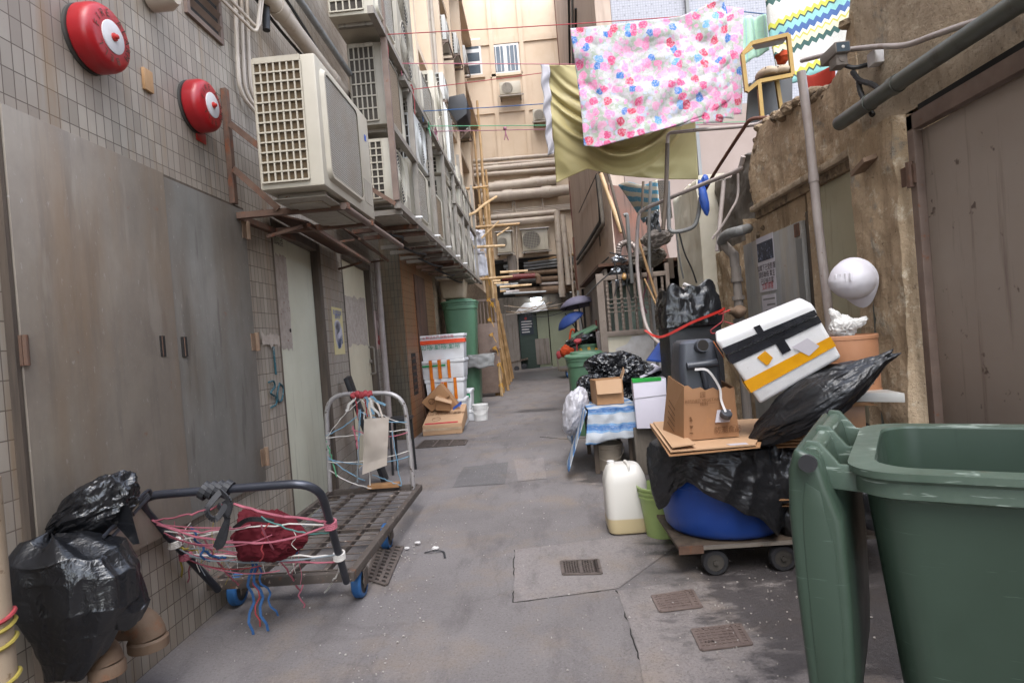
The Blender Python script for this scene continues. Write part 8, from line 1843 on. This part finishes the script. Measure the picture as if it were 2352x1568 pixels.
# ---------- far end pipes
def fpipe(pix, r, m, label, Y=YF - .18, name='pipe', rings=(), group=None, rr=.0, grp=None):
    return pipe(name, [aY(x, y, Y) for x, y in pix], r, M[m], label, 'pipe', group, rings, 12, rr)
def c3(x, y): return ((1800 + x / 1.96) / 1.7415, (y / 1.96) / 1.7415)
def c4(x, y): return ((1800 + x / 1.96) / 1.7415, (600 + y / 1.96) / 1.7415)
HG = 'cream pipes across the far facade'
for k, (a, c, r, lab) in enumerate([((150, 1268), (850, 1212), .075, 'uppermost cream pipe across the far facade'), ((150, 1303), (850, 1248), .06, 'second cream pipe from the top across the far facade'), ((150, 1338), (850, 1272), .11, 'third cream pipe from the top across the far facade'), ((150, 1378), (850, 1326), .09, 'fourth cream pipe from the top across the far facade'),
    ((200, 1486), (830, 1412), .19, 'upper of the two fattest cream pipes at the far end'), ((250, 1550), (930, 1488), .20, 'lower of the two fattest cream pipes at the far end')]):
    fpipe([c3(*a), c3(*c)], r, 'pvc', lab, YF - .25 - (.1 if r > .15 else 0), group=HG, rings=[(0, .3), (0, .75)])
for k, (a, c, r, lab) in enumerate([((200, 540), (832, 485), .10, 'cream pipe turning down left of its twin over the big far air conditioner'), ((200, 588), (860, 530), .11, 'cream pipe just below, ending at the right vertical pipe')]):
    fpipe([c4(*a), c4(*c)], r, 'pvc', lab, YF - .32, group=HG)
fpipe([c4(838, 478), c4(850, 700), c4(882, 1150)], .115, 'pvc', 'left of the two tall cream downpipes at the far end', YF - .55, rings=[(0, .98), (1, .9)])
fpipe([c4(880, 508), c4(905, 780), c4(930, 1050)], .105, 'pvc', 'right of the two tall cream downpipes at the far end', YF - .5, rings=[(0, .4), (1, .95)])
for k in range(4):
    fpipe([c4(340, 478 + 13 * k), c4(940, 428 + 11 * k)], .03, 'pvc', ('first', 'second', 'third', 'fourth')[k] + ' of four slim cream conduits above the far downpipes', YF - .2, group='slim conduits at the far end')
for k, (x0, y0, x1, y1) in enumerate([(500, 380, 520, 520), (490, 400, 500, 1000), (520, 590, 535, 990), (720, 380, 740, 520)]):
    fpipe([c4(x0, y0), c4(x1, y1)], .03, 'pvc', ('short upright conduit left of the far air conditioners', 'long upright conduit between the far air conditioners', 'white upright conduit beside the big far air conditioner', 'short upright conduit over the big far air conditioner')[k], YF - .24)
dark_p = [((680, 712), (1370, 632), .055, 'pvc_grey'), ((680, 752), (1370, 674), .06, 'pvc_grey'), ((690, 795), (1370, 712), .05, 'pvc_grey'), ((690, 850), (1380, 800), .09, 'cast_rust'), ((900, 930), (1390, 900), .10, 'cast_rust'), ((460, 970), (860, 940), .10, 'pvc_grey'), ((900, 1000), (1390, 970), .06, 'pipe_white'), ((560, 1110), (1400, 1050), .15, 'cast_rust'), ((400, 760), (560, 730), .08, 'pvc_grey'), ((440, 805), (580, 770), .07, 'pvc_grey'), ((740, 690), (1370, 585), .05, 'bamboo'), ((400, 665), (600, 655), .06, 'pipe_white')]
for k, (a, c, r, m) in enumerate(dark_p):
    fpipe([c5b(*a), c5b(*c)], r, m, ('highest grey pipe', 'second grey pipe', 'third grey pipe', 'rusty pipe under the grey ones', 'long rusty pipe right of the red pipe', 'short grey pipe under the red pipe', 'whitish pipe crossing low', 'fat rusty lowest pipe', 'short upper grey stub on the left', 'short lower grey stub on the left', 'tan pole among the pipes', 'pale stub under the left far air conditioner')[k] + ' in the dark recess at the far end', YF - .05 + .03 * (k % 3), group='pipes in the far recess')
fpipe([c5b(520, 900), c5b(840, 880)], .11, 'pipe_red', 'faded red pipe in the dark recess', YF - .3); fpipe([c5b(375, 925), c5b(640, 905)], .09, 'pipe_red', 'dark red pipe stub beside the lying poles', YF - .25)
fpipe([c5b(840, 880), c5b(885, 890), c5b(890, 990)], .11, 'cast_rust', 'rusty bend ending the faded red pipe', YF - .3, rr=.3)
fpipe([c4(480, 830), c4(500, 1000)], .18, 'cement_lt', 'broken concrete upright in the dark recess', YF - .15)
# far corner: red brown downpipe with an elbow, grey twin
fpipe([(1276, -30), (1298, 250)], .10, 'pipe_brown', 'brown downpipe up the far right corner', YF - .35)
fpipe([(1314, 416), (1321, 505), (1324, 532), (1337, 540)], .13, 'pipe_red', 'red brown downpipe with a short elbow at the far right corner', YF - .45, rr=.3)
fpipe([(1322, 416), (1328, 520)], .07, 'pvc_grey', 'grey pipe beside the red brown downpipe', YF - .5)
fpipe([(1318, 545), (1325, 640), (1333, 700)], .06, 'pipe_brown', 'thin reddish pipe down the far right corner', YF - .6); fpipe([(1309, 560), (1318, 690)], .04, 'pvc', 'thin pale pipe next to the thin reddish one', YF - .6)
# cables on the beige wall
def onBW(x, y, off=.05): return aX(x, y, XB - off)
def cc5(x, y): return ((2250 + x / 3.92) / 1.7415, (680 + y / 3.92) / 1.7415)
for k, pts in enumerate([[(540, 90), (590, 560), (600, 800), (400, 1130), (225, 1400)], [(560, 90), (610, 560), (640, 850), (430, 1200), (235, 1470)]]):
    pipe('cable_bundle', fillet([onBW(*cc5(x, y), .06 + .04 * k) for x, y in pts], .1), .045, M['cement'] if k else M['cable'], ('upper', 'lower')[k] + ' of the two dark taped cable bundles angling across the beige wall', 'cable', 'taped cable bundles on the beige wall')
pipe('wire', [onBW(*cc5(535, 60)), onBW(*cc5(258, 670))], .012, M['cable'], 'taut black wire across the beige wall', 'cable'); pipe('wire', [onBW(*cc5(500, 1568)), onBW(*cc5(720, 1370))], .016, M['cable'], 'sagging black wire low on the beige wall', 'cable')
for k, (x0, y0, x1, y1) in enumerate([(1284, -10, 1300, 250), (1292, -10, 1308, 250), (1300, 20, 1312, 160)]):
    pipe('conduit', [onBW(x0 + 22, y0, .03), onBW(x1 + 10, y1, .03)], .03, M['cable'] if k != 1 else M['pvc_grey'], ('left', 'middle', 'right')[k] + ' of the dark conduits high on the beige wall', 'pipe', 'dark conduits on the beige wall')
# far air conditioners
def far_ac_unit(x0, x1, y0, y1, label, Y=YF - .5, cap=True, r=.36):
    ym_ = (y0 + y1) / 2; xa, xb = aY(x0, ym_, Y).x, aY(x1, ym_, Y).x; zt_, zb_ = aY((x0 + x1) / 2, y0, Y).z, aY((x0 + x1) / 2, y1, Y).z
    t = thing('air_conditioner', label, 'air conditioner', ((xa + xb) / 2, Y, zb_), 'air conditioners on the far facade')
    w_ = xb - xa; B().box(xa, xb, Y, YF - .1, zb_, zt_).build('casing', M['ac'], t, bevel=.02)
    c = V(xa + w_ * .36, Y - .001, (zt_ + zb_) / 2); rr_ = min((zt_ - zb_) * .42, w_ * .34)
    b = B(); b.lathe(c, [(rr_, 0), (rr_ * .99, .004)], 30, (0, -1, 0)); b.build('fan', M['fan_dk'], t)
    b = B()
    for k in range(-5, 6):
        h = math.sqrt(max(0, 1 - (k / 5.5) ** 2)) * rr_; b.box(c.x + k * rr_ / 5.5 - .008, c.x + k * rr_ / 5.5 + .008, Y - .02, Y - .012, c.z - h, c.z + h); b.box(c.x - h, c.x + h, Y - .026, Y - .0205, c.z + k * rr_ / 5.5 - .008, c.z + k * rr_ / 5.5 + .008)
    b.tube([c + V(rr_ * math.cos(a), -.012, rr_ * math.sin(a)) for a in [2 * math.pi * k / 30 for k in range(30)]], .014, 5, closed=True); b.build('fan_guard', M['ac_b'], t)
    b = B(); b.box(xa - .05, xb + .1, Y - .02, Y + .02, zb_ - .07, zb_ - .03); b.box(xa, xa + .05, Y + .021, YF, zb_ - .07, zb_ - .001); b.box(xb - .05, xb, Y + .021, YF, zb_ - .07, zb_ - .001); b.build('bracket', M['frame_grey'], t)
    if cap: B().box(xa - .06, xb + .06, Y - .1, YF - .2, zt_ + .005, zt_ + .03).build('cover', M['white_paint'], t)
    return t
far_ac_unit(1199, 1259, 526, 575, 'big grey air conditioner with a tin cover at the far end of the alley')
far_ac_unit(1142, 1175, 533, 580, 'grey air conditioner half hidden by the bamboo at the far end')
far_ac_unit(1147, 1196, 187, 216, 'small air conditioner with a bracket under the far barred window', cap=False)
far_ac_unit(1224, 1262, 250, 276, 'small dark air conditioner partly behind the olive sheet', cap=False)
# lit lamp, wires over the far door
c = aY(1231, 687, YF - .12); t = thing('lamp', 'lit white strip lamp above the far doorway', 'lamp', c)
B().box(c.x - .20, c.x + .20, YF - .2, YF - .1, c.z - .03, c.z + .05).build('tube', M['lamp'], t, bevel=.02); B().box(c.x - .26, c.x + .26, YF - .22, YF - .03, c.z + .052, c.z + .09).build('shade', M['black'], t)
for k in range(9):
    x0, y0 = 1160 + random.uniform(-10, 30), 715 + random.uniform(-18, 8); x1, y1 = 1250 + random.uniform(0, 60), 688 + random.uniform(-14, 25)
    pipe('wire', sag(aY(x0, y0, YF - .3), aY(x1, y1, YF - .35), random.uniform(.02, .25), 8), .011, M[('cable', 'bamboo', 'pvc')[k % 3]], 'wire strung over the far doorway', 'cable', 'wires over the far doorway', seg=5)

# ---------- drain covers and litter
def cover(pix, mat, label, ribs=True, name='drain_cover'):
    q = [aZ(x, y, .0) for x, y in pix]; t = thing(name, label, 'drain cover', sum(q, Vector()) / 4, 'drain covers in the paving')
    b = B(); b.slab([p + V(0, 0, .007) for p in q], (0, 0, -.006)); b.build('plate', M['dark'] if ribs else M[mat], t)
    f = lambda u, v, z=.009: q[0].lerp(q[1], u).lerp(q[3].lerp(q[2], u), v) + V(0, 0, z)
    b = B()
    if ribs:
        n = 7
        for k in range(-n, n + 1):
            for s_ in (1, -1):
                u0 = max(0, k / n); u1 = min(1, k / n + 1)
                if u1 - u0 < .05: continue
                v0 = u0 - k / n; v1 = u1 - k / n
                if s_ < 0: v0, v1 = 1 - v0, 1 - v1
                b.bar(f(u0, v0), f(u1, v1), .008, .006)
        for (a, c) in (((0, 0), (1, 0)), ((1, 0), (1, 1)), ((1, 1), (0, 1)), ((0, 1), (0, 0)), ((.5, 0), (.5, 1))): b.bar(f(*a), f(*c), .014, .007)
        b.slab([f(.86, 0, .007), f(1, 0, .007), f(1, 1, .007), f(.86, 1, .007)], (0, 0, .005))
    else:
        for i in range(9):
            for j in range(7): b.box(f((i + .5) / 9, (j + .5) / 7).x - .008, f((i + .5) / 9, (j + .5) / 7).x + .008, f((i + .5) / 9, (j + .5) / 7).y - .005, f((i + .5) / 9, (j + .5) / 7).y + .005, .0071, .0105)
        for (a, c) in (((0, 0), (1, 0)), ((1, 0), (1, 1)), ((1, 1), (0, 1)), ((0, 1), (0, 0)), ((.84, 0), (.84, 1))): b.bar(f(*a), f(*c), .012, .005)
    b.build('ribs', M[mat], t)
cover([(1294, 1322), (1382, 1320), (1374, 1288), (1289, 1292)], 'iron', 'lattice iron drain cover in the middle of the lane')
cover([(1517, 1408), (1612, 1397), (1590, 1358), (1498, 1372)], 'iron_red', 'reddish studded cover on the right, the farther of the two', False)
cover([(1612, 1497), (1727, 1483), (1700, 1438), (1590, 1450)], 'iron_red', 'reddish studded cover nearest the bottom right', False)
# gratings under the trolley and in front of the pier
def grating(pix, n, label):
    q = [aZ(x, y, 0) for x, y in pix]; t = thing('drain_grating', label, 'grating', sum(q, Vector()) / 4)
    f = lambda u, v, z=.008: q[0].lerp(q[1], u).lerp(q[3].lerp(q[2], u), v) + V(0, 0, z)
    b = B(); b.slab([p + V(0, 0, .005) for p in q], (0, 0, -.004)); b.build('pit', M['dark'], t)
    b = B()
    for k in range(n + 1): b.bar(f(0, k / n), f(1, k / n), .02, .006)
    for u in (0, .34, .67, 1): b.bar(f(u, 0, .011), f(u, 1, .011), .018, .005)
    b.build('bars', M['iron'], t)
grating([(842, 1332), (888, 1345), (925, 1258), (870, 1250)], 11, 'narrow iron grating under the right trolley wheels')
grating([(955, 1030), (1068, 1022), (1075, 1010), (975, 1012)], 7, 'clogged brown grating in front of the printed cardboard box')
b = B(); rr = random.Random(11)
def bit(x, y, s, h=.004):
    n = rr.choice((4, 5, 6)); a0 = rr.uniform(0, 6.28); q = [V(x + s * rr.uniform(.5, 1.1) * math.cos(a0 + 6.28 * k / n), y + s * rr.uniform(.5, 1.1) * math.sin(a0 + 6.28 * k / n), .0045) for k in range(n)]
    b.slab(q, (0, 0, h * rr.uniform(.5, 1.5)))
for k in range(420):
    t_ = rr.random(); y = 1.3 + 9 * t_ ** 1.4; x = rr.uniform(-1.65, 1.2)
    bit(x, y, rr.uniform(.0015, .004) * (.8 + .12 * y))
for k in range(150):
    a = rr.gauss(0, 1); bit(.85 + .35 * rr.gauss(0, 1) * .8, 2.55 + .35 * a, rr.uniform(.002, .006))
for k in range(160): bit(-.75 + .1 * rr.gauss(0, 1) - .12 * k / 160, 1.6 + 2.6 * k / 160, rr.uniform(.002, .006))
props(b.build('litter', M['litter'], kind='stuff'), 'small pale specks of litter and grit scattered over the paving', 'litter')
for k, (px, py, s) in enumerate([(1000, 1262, .016), (960, 1250, .014), (935, 1262, .011)]):
    c = aZ(px, py, .004); b = B(); bag(b, c + V(0, 0, .012), (s, s * .8, s * .5), None, 170 + k, .5, 2, 2, None, 0); props(b.build('paper_scrap', M['white_paint']), ('white', 'smaller white', 'smallest white')[k] + ' paper scrap on the ground by the trolley wheels', 'scrap')
P = [aZ(975, 1268, .006), aZ(1000, 1264, .014), aZ(1018, 1266, .006), aZ(1022, 1280, .006)]; b = B(); P = smooth_path(P, 4)
for i in range(len(P) - 1): b.bar(P[i], P[i + 1], .012, .003)
props(b.build('strap_scrap', M['rubber']), 'short black strap scrap lying right of the trolley', 'strap')
